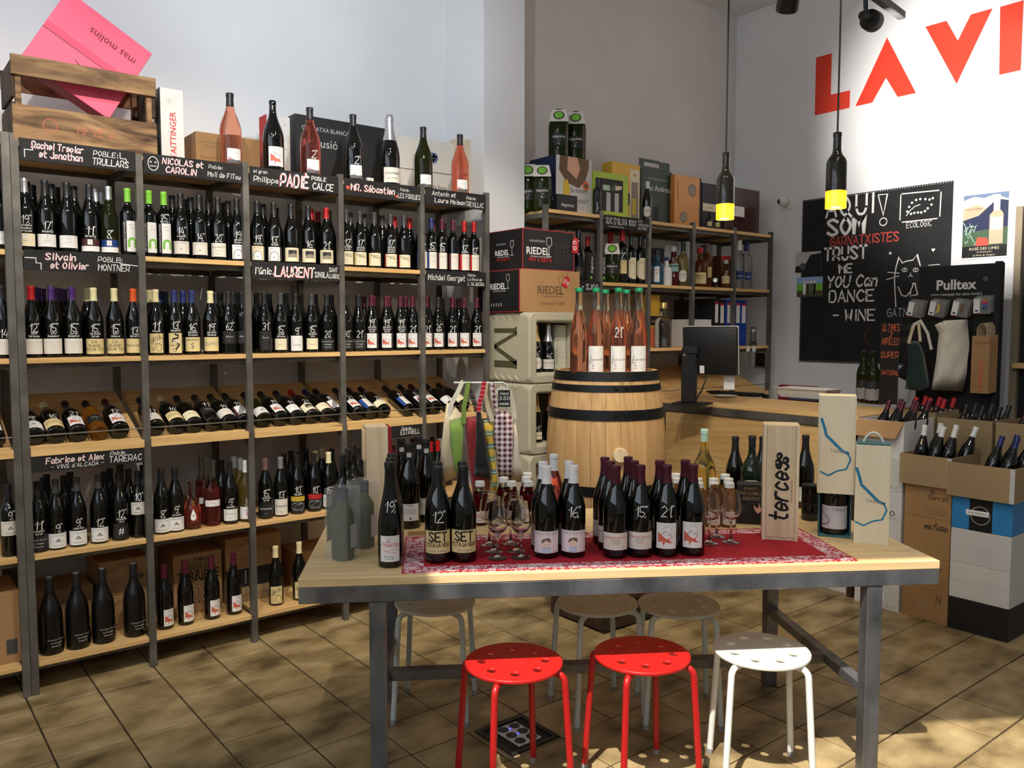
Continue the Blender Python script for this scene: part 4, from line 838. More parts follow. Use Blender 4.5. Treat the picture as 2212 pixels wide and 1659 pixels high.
BACK = {
 ('A', 1): 'k63,k76,k116,k128,k165,s211,s224', ('A', 2): 'k375,k403,k415,k453,k482,k495', ('A', 3): 'k570,k598,r674,r688,k712', ('A', 4): 'd758,d788,d826,r853,r885', ('A', 5): 'm937,m960',
 ('B', 1): 'p76,p84,p95,p121,p131,p141,c191,y301', ('B', 2): 'c325,b347,b359,b397,k468,k478,k505,k513', ('B', 3): 'k556,k583,k619,k650,k682,k717', ('B', 4): 'm774,m787,m808,m841,m877', ('B', 5): 'm925,k955,m991',
 ('D', 1): 'k95,k102,k139,k153,k227,k239,k279,k310', ('D', 2): 'k480,w507,w521', ('D', 3): 'k615,k630,k649,k663,c683,c697,k718', ('D', 4): 'k760,k790,m838,m868,m892', ('D', 5): 'k918,k935,w950,m965'}
for (row, bay), s_ in BACK.items():
    used = []
    for i, q in enumerate(s_.split(',')):
        px = float(q[1:])
        for d in (.140, .220, .300, .380):
            g = PY(px, {'A': 560, 'B': 720, 'D': 1080}[row], SY + d)
            if all((Vector((g.x, g.y)) - u_).length > .0765 for u_ in used): break
        used.append(Vector((g.x, g.y)))
        shelf_bottle(px, row, bay, f'{q[0]}||||burg|{"gold" if q[0] == "w" and row == "D" and bay == 2 else "dark"}', d, back=True)
# four satin magnums on the bottom board
for nm, px in (('first', 109), ('second', 167), ('third', 223), ('fourth', 291)):
    p = PY(px, 1330, SY + .075); p.z = LV[0]
    o = bottle(p, f'tall matt black bottle on bottom board, {nm} from the double post', group='matt black bottles on the bottom board', prof='mag', glass='matte', cap='k', sc=1.03, rz=face_rz(p, off=.45))
    l = bpy.data.objects.new('lettering', bmesh_label('mag', 'dkmag')[1]); COL.objects.link(l); l.parent = o
    c = obj('cork_top', MB().lathe([(.3222, 0), (.3222, .0120), (.3236, .0120), (.3236, 0)], 14).build('cork_top', PAPER['offwhite']) if 'cork' not in BC else BC['cork'], o); BC['cork'] = c.data
# pink carafes, lower row
for px, d, pf, gl, lb, wd in ((415, .06, 'drop', 'rosed', 'tear', 'teardrop shaped pink bottle with white teardrop label, lower row'), (392, .15, 'drop', 'rosed', None, 'pink teardrop bottle behind the one with teardrop label'), (458, .07, 'tall', 'rosed', 'wband', 'slender pink bottle with narrow white label, lower row'), (444, .155, 'tall', 'rosed', 'wband', 'slender pink bottle, second of three in line, lower row'), (437, .24, 'tall', 'rosed', None, 'slender pink bottle, rearmost of three in line, lower row')):
    p = PY(px, 1080, SY + d); p.z = LV[1]; bottle(p, wd, prof=pf, glass=gl, cap=None, lab=lb, group='pink bottles in the lower row', rz=face_rz(p, off=.1), sc=1.08 if pf == 'tall' else 1.0)
# bottles lying on the slanted rack
SLANT = [(0, 'star|k|21', -14, 905), (1, 'marka|k|9', 74, 935), (1, 'zumo|c|16', 120, 935), (1, 'star|k|21', 168, 935), (1, 'bsmall|k||bord|amber', 214, 931), (1, 'star|m|13', 258, 927),
 (2, 'fine|k|11', 336, 922), (2, 'zumo|c|14', 382, 918), (2, 'cream1|k|', 419, 916), (2, 'bsmall|k|11', 459, 913), (2, 'fine|k|14', 494, 910), (2, 'sash|k|14', 527, 906),
 (3, 'marka|k||burg|olive', 569, 906), (3, 'star|k|19', 606, 901), (3, 'white1|k|14', 640, 897), (3, 'photo|r|21', 673, 895), (3, 'cream1|b|', 705, 891), (3, 'sash|k|15', 728, 888),
 (4, 'star|k|21', 772, 891), (4, 'sblue|k|11|bord', 801, 888), (4, 'crest|k|22', 828, 884), (4, 'sblue|k|11|bord', 882, 880), (5, 'star|k|17', 915, 879), (5, 'star|m|17', 939, 876), (5, 'marka|k|', 972, 872), (5, 'cream1|k|', 1000, 868)]
for bay, sp, px, py in SLANT:
    lab, cap, price, prof, glass = (sp.split('|') + [''] * 5)[:5]; prof = prof or 'burg'; glass = glass or 'dark'
    x = PY(px, py, SY + .02).x; r = PROF[prof][5][1]
    a_ = Vector((0, math.cos(TH), math.sin(TH))); n_ = Vector((0, -math.sin(TH), math.cos(TH)))
    p = Vector((x, SY, SL0)) + a_ * .024 + n_ * (r + .0015)
    bottle(p, words(glass, cap, lab, price or None, 'slanted rack ' + BAY[bay]), group='bottles lying on the slanted rack ' + BAY[bay], prof=prof, glass=glass, cap=cap, lab=lab, price=price or None, rot=(-(PI / 2 - TH), 0, 0))
# ------------------------------------------------------------------ chalk signs on the shelving
BLK = ramp_mat('chalk_board', [(.3, (20, 20, 22)), (.7, (34, 34, 36))], nscale=6, detail=5, rough=.7, bump=.02)
def sign(xa, xb, zt, H, label, fn, rz=0.0, Y=SY - .0225):
    t = thing('chalk_sign', label, 'sign', ((xa + xb) / 2, Y, zt - H), rz); W = xb - xa
    obj('board', MB().cbox(-W / 2, 0, 0, W / 2, .006, H, .001).build('board', BLK), t)
    a, s_ = Art(), Art(); fn(a, s_, W, H); 
    for q in (clusters(s_, .013) if s_.F else []): q.flat('lettering_shadow', t, -.0005)
    for q in clusters(a, .013): q.flat('lettering', t, -.0010)
    return t
def two(a, s_, txt, u, v, h, fit=None, wd=.15, shadow='pinkc', al='l', slant=.12):
    a.hand(txt, u, v, h, 'chalk', al=al, wd=wd, fit=fit, slant=slant)
    if shadow: s_.hand(txt, u - h * .07, v - h * .05, h, shadow, al=al, wd=wd, fit=fit, slant=slant)
def heart(a, u, v, r, c='coral'): a.poly([(u, v - r), (u + r, v + r * .3), (u + r * .5, v + r * .9), (u, v + r * .4), (u - r * .5, v + r * .9), (u - r, v + r * .3)], c)
def corner(a, u, v, sx, sy, L=.03): a.line([(u, v), (u, v + sy * L), (u + sx * L, v + sy * L), (u + sx * L, v + sy * L * 1.8)], .003, 'chalk')
def s1(a, s_, W, H):
    two(a, s_, 'Rachel Treolar', -W * .40, H * .60, .026, W * .43); two(a, s_, 'et Jonathan', -W * .34, H * .22, .026, W * .36); a.hand('POBLE:', W * .12, H * .58, .020, al='l'); two(a, s_, 'TRULLARS', W * .11, H * .16, .026, W * .32, shadow=None)
    corner(a, -W * .46, H * .15, 1, 1); corner(a, W * .36, H * .85, 1, -1, .024)
def s2(a, s_, W, H):
    a.ring(-W * .41, H * .52, .022, .003, 'chalk', ry=.03); a.rect(-W * .44, H * .56, -W * .425, H * .63, 'chalk'); a.rect(-W * .395, H * .56, -W * .38, H * .63, 'chalk'); a.line([(-W * .44, H * .4), (-W * .38, H * .4)], .003, 'chalk')
    two(a, s_, 'NiCOLAS et', -W * .32, H * .58, .026, W * .40); two(a, s_, 'CAROLiN', -W * .29, H * .16, .026, W * .30); a.hand('Poble:', W * .14, H * .62, .016, al='l'); a.hand('Moli de FiTou', W * .13, H * .20, .022, al='l', fit=W * .34)
def s3(a, s_, W, H):
    a.hand('el gran', -W * .46, H * .68, .015, al='l'); a.hand('Philippe', -W * .46, H * .22, .024, al='l', fit=W * .26); two(a, s_, 'PADIÈ', -W * .17, H * .16, .054, W * .31, wd=.16); a.hand('POBLE', W * .18, H * .64, .018, al='l', wd=.17); a.hand('CALCE', W * .19, H * .14, .032, al='l', fit=W * .24, wd=.16)
def s4(a, s_, W, H):
    heart(a, -W * .46, H * .45, .012); heart(a, W * .17, H * .25, .009); two(a, s_, 'MR. Sébastien', -W * .42, H * .34, .032, W * .56, shadow='coral'); a.hand('Poble:', W * .22, H * .62, .014, al='l'); a.hand('LES FORQUES', W * .19, H * .20, .024, al='l', fit=W * .30)
def s5(a, s_, W, H): a.hand('Antonin et', -W * .40, H * .60, .024, al='l', fit=W * .38); a.hand('Laure Moisan', -W * .36, H * .18, .024, al='l', fit=W * .50); a.hand('Poble:', W * .16, H * .58, .017, al='l'); a.hand('TREVILLAC', W * .15, H * .14, .026, al='l', fit=W * .30)
def s6(a, s_, W, H):
    two(a, s_, 'Silvain', -W * .32, H * .55, .026, W * .25); two(a, s_, 'et Olivier', -W * .28, H * .14, .026, W * .32); a.hand('POBLE:', W * .13, H * .56, .020, al='l'); a.hand('MONTNER', W * .13, H * .12, .026, al='l', fit=W * .28)
    a.line([(-W * .49, H * .6), (-W * .40, H * .6), (-W * .40, H * .36), (-W * .36, H * .36), (-W * .36, H * .05)], .003, 'chalk'); a.line([(W * .33, H * .75), (W * .33, H * .5), (W * .49, H * .42)], .003, 'chalk')
def s7(a, s_, W, H): a.hand("l'únic.", -W * .47, H * .28, .030, al='l', wd=.17, fit=W * .20); two(a, s_, 'LAURENT', -W * .25, H * .20, .046, W * .44, wd=.17); a.hand('SINGLA', W * .20, H * .22, .026, al='l', wd=.17, fit=W * .16); a.hand('SANT', W * .37, H * .58, .020, al='l', wd=.17, fit=W * .10); a.hand('LLORENÇ', W * .37, H * .2, .020, al='l', wd=.17, fit=W * .12)
def s8(a, s_, W, H): a.hand('Michäel Georget', -W * .47, H * .36, .030, al='l', fit=W * .60, wd=.12); a.hand('Poble:', W * .18, H * .70, .014, al='l'); a.hand('La Roca de', W * .18, H * .42, .014, al='l', fit=W * .24); a.hand("L'ALBERA", W * .18, H * .08, .018, al='l', fit=W * .28)
def s9(a, s_, W, H): two(a, s_, 'Fabrice et Alex', -W * .38, H * .48, .024, W * .50); a.hand("- VINS d'ALÇADA -", -W * .34, H * .12, .016, al='l', fit=W * .46); a.hand('Poble.', W * .18, H * .68, .016, al='l', slant=.3); a.hand('TARERAC', W * .17, H * .20, .026, al='l', fit=W * .30)
def s10(a, s_, W, H): a.line([(-W * .34, H * .1), (-W * .34, H * .9)], .003, 'chalk'); two(a, s_, 'Lionel', -W * .30, H * .52, .022, W * .22); two(a, s_, 'COLELL', -W * .31, H * .08, .030, W * .32); a.hand('Poble:', W * .20, H * .60, .016, al='l'); a.hand('ESTAGELL', W * .18, H * .20, .024, al='l', fit=W * .28)
def s11(a, s_, W, H): a.hand("SUC D'OLIVA 100%", -W * .47, H * .36, .038, al='l', wd=.14, fit=W * .66); a.hand('ECO', W * .24, H * .70, .015, al='l'); a.hand('ARBEQUINA', W * .24, H * .42, .015, al='l', fit=W * .24); a.hand('EN FRED', W * .24, H * .14, .015, al='l', fit=W * .2); a.hand('un vell arbre, oli nou', -W * .4, H * .10, .010, al='l', fit=W * .5)
def s12(a, s_, W, H): a.hand('ARTESANS - S.XVI', W * .44, H * .26, .034, al='r', wd=.15, fit=W * .86)
def bx(i): return PXA[i] + .017, PXA[i + 1] - .017
for i, fn, lb in ((0, s1, 'chalk sign with bracket ornaments below the old wooden crate'), (1, s2, 'chalk sign with little face drawing at shelf top'), (2, s3, 'chalk sign with one very large word at shelf top'), (3, s4, 'chalk sign with two red hearts at shelf top'), (4, s5, 'chalk sign at shelf top beside the white pilaster')):
    xa, xb = bx(i); sign(xa, xb, 2.318, .088, lb, fn)
for i, fn, lb in ((0, s6, 'chalk sign with bracket ornaments under the upper bottle row'), (2, s7, 'chalk sign with large capitals under the upper bottle row'), (4, s8, 'chalk sign under the upper bottle row beside the pilaster')):
    xa, xb = bx(i); sign(xa, xb, LV[4] + .003, .084, lb, fn)
xa, xb = bx(0); sign(xa, xb, SL0 - .031, .066, 'chalk sign under the slanted rack below the crate bay', s9)
xa, xb = bx(3); sign(xa + .02, xb, SL0 - .031, .062, 'chalk sign under the slanted rack below the hearts bay', s10)
sign(PXB[1] + .017, PXB[2] - .017, 2.288, .085, 'chalk sign about olive juice on the back shelving top', s11)
sign(PXB[0] + .017, PXB[1] - .017, 1.852, .075, 'chalk sign under spirits shelf beside the stacked glass cartons', s12)

# ------------------------------------------------------------------ things on top of the left shelving
ZT = LV[5]
def solid(name, label, cat, loc, rz, W, D, H, m_, front=None, c=.0015, side=None, top=None, group=None):
    """a closed box standing on loc (front bottom middle), front facing local -Y, with flat print on front / left side"""
    t = thing(name, label, cat, loc, rz, group)
    obj('body', MB().cbox(-W / 2, 0, 0, W / 2, D, H, c).build('body', m_), t)
    if front: a = Art(); front(a, W, H); a.flat('print', t, -.0006)
    if side: a = Art(); side(a, D, H); a.flat('side_print', t, -.0006, rot=(0, 0, -PI / 2), loc=(-W / 2, D / 2, 0))
    if top: a = Art(); top(a, W, D); obj('top_print', a.mesh('top_print', lambda u, v, e: (u, v, H + .0006 + e)), t)
    return t
def ybox(name, label, cat, x0, x1, yt, Y, z, D, m_, front=None, side=None, top=None, H=None, group=None):
    a_, b_ = PY(x0, yt + 60, Y), PY(x1, yt + 60, Y); mid = (x0 + x1) / 2
    p = Vector(((a_.x + b_.x) / 2, Y, z)); H = H or hgt(p, mid, yt)
    return solid(name, label, cat, p, 0, b_.x - a_.x, D, H, m_, front, side=side, top=top, group=group)
# old crate
cr = thing('wooden_crate', 'old stained slatted wooden crate on top of the shelving', 'crate', (.822, 3.915, ZT)); cw, cdp, chh = .278, .30, .342
for y in (0, cdp - .014):
    for z0, z1 in ((0, .145), (.262, chh)): obj('slat', MB().cbox(-cw, y, z0, cw, y + .014, z1, .002).build('slat', OLD_X), cr)
for sx in (-1, 1):
    for z0, z1 in ((0, .155), (.175, chh - .02)): obj('end_slat', MB().cbox(sx * cw - (.014 if sx > 0 else 0), .0145, z0, sx * cw + (0 if sx > 0 else .014), cdp - .0145, z1, .002).build('end_slat', OLD_D), cr)
    for y in (.015, cdp - .045): xx = sx * (cw - .0145); obj('corner_post', MB().cbox(min(xx, xx - sx * .022), y, 0, max(xx, xx - sx * .022), y + .03, chh - .004, .002).build('corner_post', OLD_X), cr)
obj('bottom', MB().cbox(-cw + .0145, .0145, .002, cw - .0145, cdp - .0145, .014, .002).build('bottom', OLD_D), cr)
a = Art(); a.ring(-cw * .52, .075, .026, .0025, 'rust'); a.hand('HFVE A', .03, .055, .03, 'rust', wd=.08); a.flat('stamp', cr, -.0007)
# pink carton, tipped over inside the crate
Yp = 3.99; Lp, Bp, Rp = PY(20, 108, Yp), PY(216, 243, Yp), PY(329, 116, Yp)
ex = (Lp - Bp); Wp = ex.length; ex.normalize(); ez = (Bp - Rp); Hp = ez.length; ez.normalize(); ez = (ez - ex * ez.dot(ex)).normalized(); ey = ez.cross(ex)
pk = thing('pink_carton', 'bright pink wine carton tipped upside down in the old crate', 'box', Rp)
pk.rotation_euler = Matrix((ex, ey, ez)).transposed().to_euler()
PINK = mat('pink_card', (236, 92, 122), rough=.5, var=.03); PINKD = mat('pink_card_deep', (222, 70, 102), rough=.5, var=.03)
obj('body', MB().cbox(0, .001, 0, Wp, .11, Hp, .002).build('body', PINK), pk)
obj('lid_band', MB().cbox(0, 0, Hp * .44, Wp, .0012, Hp * .53, .0003).build('lid_band', PINKD), pk)
a = Art(); a.pr('mas molins', Wp * .10, Hp * .19, .032, 'darkred', al='l', fit=Wp * .68); a.rect(0, Hp * .525, Wp, Hp * .531, 'burg'); a.line([(Wp * .52, Hp * .72), (Wp * .56, Hp * .70), (Wp * .53, Hp * .66), (Wp * .58, Hp * .64)], .003, 'burg'); a.flat('print', pk, -.0006)
def tait(a, W, H):
    a.pr('TAITTINGER', W * .14, .018, .026, 'redtag', al='l', ang=PI / 2, fit=H * .80, bold=.01)
    for u, v, r in ((-.012, .83, .010), (.016, .57, .007), (-.014, .42, .006), (-.008, .08, .010)): a.ring(u, v * H, r, .0018, 'lgrey'); a.disc(u, v * H, r * .5, 'lgrey')
ybox('gift_carton', 'tall white gift carton with upright red lettering beside the crate', 'box', 347, 397, 192, 4.0, ZT, .10, WCARD, tait, lambda a, W, H: a.rect(-W / 2, 0, W / 2, H, 'dim'))
ybox('kraft_carton', 'brown carton behind the pink magnum bottle on shelf top', 'box', 424, 562, 293, 4.14, ZT, .22, KRAFT, lambda a, W, H: (a.pr('Lionel Camarade', -W * .3, H * .74, .010, 'dim', fit=W * .4), a.pr('Vigneron', -W * .3, H * .64, .010, 'dim'), a.pr('Domaine', -W * .3, H * .34, .016, 'brown'), a.pr('La Pelade', W * .2, H * .10, .022, 'brown', fit=W * .5)))
ybox('gift_carton', 'white gift carton with red side behind the black magnum', 'box', 577, 627, 250, 4.22, ZT, .10, WCARD, lambda a, W, H: (a.disc(W * .3, H * .88, .006, 'lgrey'), a.pr('MUGA', W * .2, H * .5, .010, 'grey')), lambda a, W, H: a.rect(-W / 2, 0, W / 2, H, 'red'))
ybox('black_gift_box', 'large black lettered gift box behind magnums on shelf top', 'box', 638, 836, 262, 4.24, ZT, .09, BCARD, lambda a, W, H: (a.pr('GARNATXA BLANCA', -W * .18, H * .80, .022, 'lgrey', fit=W * .5), a.pr('Il·lusió', -W * .20, H * .58, .045, 'lgrey', fit=W * .45), a.rect(-W * .16, H * .02, -W * .11, H * .10, 'cream')))
ybox('glossy_carton', 'glossy white carton with blue flower behind the champagne magnum', 'box', 838, 985, 300, 4.27, ZT, .12, mat('gloss_white_card', (226, 222, 214), rough=.12, coat=.5, var=.03), lambda a, W, H: (a.rect(-W / 2, H * .48, W / 2, H * .49, 'ink'), [a.disc(W * .16 + .018 * math.cos(k), H * .72 + .018 * math.sin(k), .016, 'sky') for k in range(6)], a.pr('VI de finca', W * .2, H * .22, .024, 'ink', fit=W * .6), a.pr('VINYES DELS ASPRES', W * .16, H * .08, .03, 'ink', fit=W * .6)))
ybox('gift_carton', 'tan gift carton with small red mark at shelf end', 'box', 990, 1036, 302, 4.22, ZT, .10, mat('tan_card', (218, 200, 176), rough=.6), lambda a, W, H: [a.disc(-W * .1 + .006 * math.cos(k * PI / 2), H * .52 + .006 * math.sin(k * PI / 2), .003, 'redtag') for k in range(4)])
ybox('place_card', 'small white folded card on shelf top by the champagne', 'card', 794, 808, 384, 3.99, ZT, .02, WCARD, lambda a, W, H: a.pr('A', 0, H * .3, .02, 'dim'))
for px, yt, pf, gl, cp, lb, pc, wd in ((499, 202, 'mag', 'rosep', 'k', 'montr', None, 'large pale pink magnum in front of the brown carton'), (591, 218, 'mag', 'dark', 'x', 'starb', None, 'large black magnum with red star figure label on shelf top'), (671, 233, 'mag', 'rosed', 'k', 'montr', '2', 'large deep pink magnum before the black gift box'), (764, 248, 'mag', 'dark', 'k', 'mont', '2', 'large black magnum with grey hill label before black gift box'), (842, 248, 'champ', 'dark', 's', 'sector', None, 'champagne magnum with silver foil on shelf top'), (915, 275, 'mag', 'olive', 'k', 'mont', None, 'large olive green magnum with grey hill label on shelf top'), (994, 291, 'mag', 'rose', 'k', 'montr', None, 'large orange pink magnum at shelf end by the pilaster')):
    p = PY(px, yt + 130, SY + .07); p.z = ZT; s_ = hgt(p, px - 3, yt) / PROF[pf][-1][0]
    bottle(p, wd, group=None, prof=pf, glass=gl, cap=cp, lab=lb, price=pc, sc=s_, rz=face_rz(p, off=.32))

# cartons on the bottom board
def encant(a, W, H): a.hand('Domaine', -W * .18, H * .72, .022, 'brown', al='c', ang=.3, wd=.09, slant=.4); a.hand("l'Encantada", -.01, H * .34, .042, 'brown', ang=.3, wd=.07, slant=.4, fit=W * .8); a.line([(-W * .3, H * .12), (W * .3, H * .34)], .0025, 'brown'); a.disc(W * .34, H * .45, .014, 'brown', 8)
def terrible(a, W, H):
    for k, (t_, h) in enumerate((('GOURMAND', .020), ('REBELLE', .018), ('SURPRENANT', .020), ('TERRIBLE', .048), ('NATUREL', .020), ('PASSIONNANT', .020), ('SAUVAGE', .020), ('CELESTE', .020), ('IMPENSABLE', .020), ('VIVANT', .020))):
        a.pr(t_, 0, H * (.86 - k * .072) - (.028 if k == 3 else 0) - (.02 if k > 3 else 0), h, 'ink', fit=W * .86, bold=.01)
ybox('kraft_carton', 'plain brown carton behind matt black bottles on bottom board', 'box', 60, 203, 1262, 4.12, LV[0], .26, KRAFT, lambda a, W, H: (a.rect(W * .06, H * .08, W * .32, H * .42, 'ink'), a.pr('VILLO', W * .19, H * .34, .014, 'chalk')), H=.235)
for k in range(2): ybox('kraft_carton', f'brown carton with looping script, {"upper" if k else "lower"} one stacked in the crate bay', 'box', 214, 322, 1200, 4.11, LV[0] + k * .166, .26, KRAFT, encant, H=.165)
ybox('kraft_carton', 'brown carton with stacked black capitals on the bottom board', 'box', 375, 480, 1200, 4.12, LV[0], .26, KRAFT, terrible, H=.30)
ybox('kraft_carton', 'brown and black carton under a script carton behind star bottles', 'box', 490, 612, 1270, 4.13, LV[0], .24, KRAFT2, lambda a, W, H: (a.rect(-W / 2, H * .46, W / 2, H, 'ink'), a.pr('domaine treloar', 0, H * .18, .018, 'brown', fit=W * .8), a.rect(-.05, H * .55, -.046, H * .95, 'lgrey'), a.rect(.0, H * .55, .004, H * .95, 'lgrey')), H=.175)
ybox('kraft_carton', 'brown script carton stacked on a black banded carton', 'box', 488, 608, 1160, 4.13, LV[0] + .176, .24, KRAFT, encant, H=.165)
ybox('kraft_carton', 'dim brown carton behind the cream-capped bottle under the table end', 'box', 640, 735, 1200, 4.16, LV[0], .22, KRAFT, None, H=.20)
ybox('kraft_carton', 'brown carton with barcode left of the double post', 'box', -70, 44, 1255, 3.98, LV[0], .3, KRAFT, lambda a, W, H: (a.rect(W * .2, H * .12, W * .42, H * .34, 'dim'), [a.rect(W * .2 + k * W * .022, H * .14, W * .2 + k * W * .022 + W * .01, H * .32, 'ink') for k in range(10)]), H=.30)

# ------------------------------------------------------------------ on the tasting table
TRZ = math.atan2(TU.y, TU.x)
RUN = ramp_mat('runner_red', [(.3, (172, 24, 40)), (.7, (192, 32, 48))], nscale=90, detail=2, rough=.85, bump=.1)
RUNP = ramp_mat('runner_print', [(.40, (178, 30, 62)), (.485, (186, 36, 70)), (.505, (236, 206, 212)), (.6, (240, 220, 224))], scale=(1, 1.6, 1), nscale=46, detail=2.5, dist=1.6, rough=.85, bump=.08)
rn = thing('table_runner', 'red table runner with white patterned border under the bottles', 'tablecloth', (*tuv(.315, .022), TT), TRZ); rw, rd, bd = 1.497, .452, .068
obj('cloth', MB().box(bd, bd, .0003, rw - bd, rd - bd, .0022).build('cloth', RUN), rn)
for a_ in ((0, 0, rw, bd), (0, rd - bd, rw, rd), (0, bd, bd, rd - bd), (rw - bd, bd, rw, rd - bd)): obj('border', MB().box(a_[0], a_[1], .0003, a_[2], a_[3], .0025).build('border', RUNP), rn)
hem = mat('hem_red', (176, 28, 48), rough=.85)
hm = MB()
for a_ in ((0, 0, rw, .004), (0, rd - .004, rw, rd), (0, .004, .004, rd - .004), (rw - .004, .004, rw, rd - .004)): hm.box(a_[0], a_[1], .0024, a_[2], a_[3], .0034)
obj('hem', hm.build('hem', hem), rn)
ZR = TT + .0026
def tbl_bottle(px, py, label, row=0, z=ZR, **k):
    p = PZ(px, py - 8, z); p = Vector((p.x + TV.x * .0885 * row, p.y + TV.y * .0885 * row, z))
    return bottle(p, label, rz=face_rz(p, off=k.pop('off', 0)), **k)
G = 'bottles on the tasting table'
for r in range(3): tbl_bottle(843, 1229, ['slender dark bottle, white label with red script, price 19, on the table', 'slender dark bottle directly behind the one priced 19', 'slender dark bottle, last of three behind the one priced 19'][r], r, TT, prof='flute', lab='pir', price='19' if r == 0 else None, group=G, pricez=.175)
for i, (px, py) in enumerate(((946, 1219), (1002, 1217))):
    tbl_bottle(px, py, 'bottle with black capsule and big cream capitals label, ' + ('price 12, on red runner' if i == 0 else 'unpriced, on red runner'), 0, sc=1.045, lab='set', price='12' if i == 0 else None, group=G, pricez=.125)
    tbl_bottle(px, py, 'black-capped cream label bottle hidden behind the ' + ('priced' if i == 0 else 'unpriced') + ' one of its kind', 1, sc=1.045, lab='set', group=G)
for i, (px, py) in enumerate(((1180, 1209), (1238, 1207))):
    tbl_bottle(px, py, 'white-capped bottle with boy drawing label, ' + ('price 16, front of runner' if i else 'unpriced, front of runner'), 0, sc=1.02, cap='w', lab='tanca', price='16' if i else None, group=G, pricez=.130)
    tbl_bottle(px, py, 'white-capped bottle hidden behind the ' + ('priced' if i else 'unpriced') + ' boy drawing bottle', 1, sc=1.02, cap='w', lab='tanca', group=G)
tbl_bottle(1212, 1195, 'white-capped bottle between and behind the two boy drawing columns', 2, sc=1.02, cap='w', lab='tanca', glass='rosed', group=G, off=1.2)
for i, (px, py, lb, n, pc) in enumerate(((1329, 1209, 'dom', 3, None), (1382, 1207, 'dom', 3, '15'), (1438.5, 1206, 'star', 2, '21'), (1495, 1204, 'star', 2, None))):
    for r in range(n):
        kind = 'cream label' if lb == 'dom' else 'red star label'
        wd = f'maroon-capped bottle with {kind}, ' + (('price ' + pc) if pc else 'no price') + ', front of red runner' if r == 0 else f'maroon-capped bottle, {["", "second", "third"][r]} in line behind the ' + (f'{kind} one priced {pc}' if pc else f'unpriced {kind} one')
        tbl_bottle(px, py, wd, r, sc=1.025, cap='m', lab='starb' if lb == 'star' else lb, price=pc if r == 0 else None, group=G, pricez=.130)
# dark bottles at the rear left of the table
for px, py, wd in ((743, 1180, 'dark bottle behind the boxed olive bottles, nearest them'), (755, 1160, 'dark bottle second behind the boxed olive bottles'), (766, 1143, 'dark bottle last behind the boxed olive bottles')):
    p = PZ(px, py - 8, TT); bottle(p, wd, prof='fat', glass='dark', cap='k', group=G, sc=(.82, .82, 1.12), rz=face_rz(p))
for px, py, wd in ((884, 1146, 'tall dark bottle showing its white back label at rear of table'), (921, 1132, 'tall dark bottle with back label, right of a similar one'), (868, 1128, 'tall dark bottle at the rear edge near the tall pale box'), (905, 1119, 'tall dark bottle at the rear edge behind the back label pair')):
    p = PZ(px, py - 8, TT); t = bottle(p, wd, prof='burg', glass='dark', cap='k', lab='wmag', group=G, sc=1.09, rz=face_rz(p, off=.12))
    a = Art(); a.rect(-.008, .252, .008, .268, 'lgrey'); a.line([(-.006, .254), (.006, .266)], .002, 'ink'); a.line([(-.006, .266), (.006, .254)], .002, 'ink'); a.disc(0, .26, .003, 'ink', 6)
    obj('neck_badge', a.mesh('neck_badge', wrapf('burg', .0016, 0), .004), t)
# boxed olive bottles
FILM = mat('clear_film', (225, 230, 228), rough=.06, alpha=.16, var=0, coat=.3); DKFILM = mat('smoked_print', (46, 46, 48), rough=.2, alpha=.9, var=0)
for px, py, yt, wd in ((741, 1219, 1052, 'olive green bottle in a clear carton near the table corner'), (786, 1193, 1036, 'olive green bottle in a clear carton, the rear one of two')):
    p = PZ(px, py - 12, TT); t = thing('boxed_bottle', wd, 'bottle', p, face_rz(p, off=-.55), 'olive bottles in clear cartons'); h = hgt(p, px, yt); q = .042
    m = MB(); m.quad((-q, -q, .001), (q, -q, .001), (q, -q, h), (-q, -q, h)); m.quad((q, -q, .001), (q, q, .001), (q, q, h), (q, -q, h)); m.quad((-q, q, .001), (-q, -q, .001), (-q, -q, h), (-q, q, h)); m.quad((-q, -q, h), (q, -q, h), (q, q, h), (-q, q, h)); m.quad((-q, q, .001), (q, q, .001), (q, q, h), (-q, q, h))
    obj('clear_carton', m.build('clear_carton', FILM), t)
    pf = [(0, 0), (.0, .034), (.004, .037), (h * .60, .037), (h * .67, .034), (h * .72, .025), (h * .76, .0185), (h * .81, .018), (h * .81, 0)]
    obj('bottle', MB().lathe(pf, 24).build('bottle', GL['oliveskin']), t, (0, 0, .002)); obj('stopper', MB().lathe([(h * .812, 0), (h * .812, .0195), (h * .97, .0195), (h * .97, 0)], 20).build('stopper', mat('stopper_slate', (44, 46, 54), rough=.5)), t, (0, 0, .002))
    m = MB(); m.quad((-q - .0006, q * .8, h * .25), (-q - .0006, -q * .7, h * .25), (-q - .0006, -q * .7, h * .9), (-q - .0006, q * .8, h * .9)); obj('printed_panel', m.build('printed_panel', DKFILM), t)
    m = MB(); m.quad((q + .0006, -q * .5, h * .18), (q + .0006, q * .5, h * .18), (q + .0006, q * .5, h * .5), (q + .0006, -q * .5, h * .5)); obj('sticker', m.build('sticker', PAPER['silver']), t)
# tall pale wooden box with a red side
p = PZ(822, 1146, TT); h_ = hgt(p, 815, 922)
t = thing('tall_wine_box', 'tall pale wooden wine box with one red side', 'box', p, face_rz(p, off=.12))
obj('body', MB().cbox(-.05, 0, 0, .032, .12, h_, .0015).build('body', PALE_Z), t); obj('red_side', MB().cbox(.0325, .002, 0, .046, .118, h_ - .004, .001).build('red_side', mat('deep_red_card', (150, 32, 34), rough=.6)), t); obj('clasp', MB().cbox(-.058, .04, h_ * .66, -.0505, .09, h_ * .96, .001).build('clasp', PALE_Z), t)
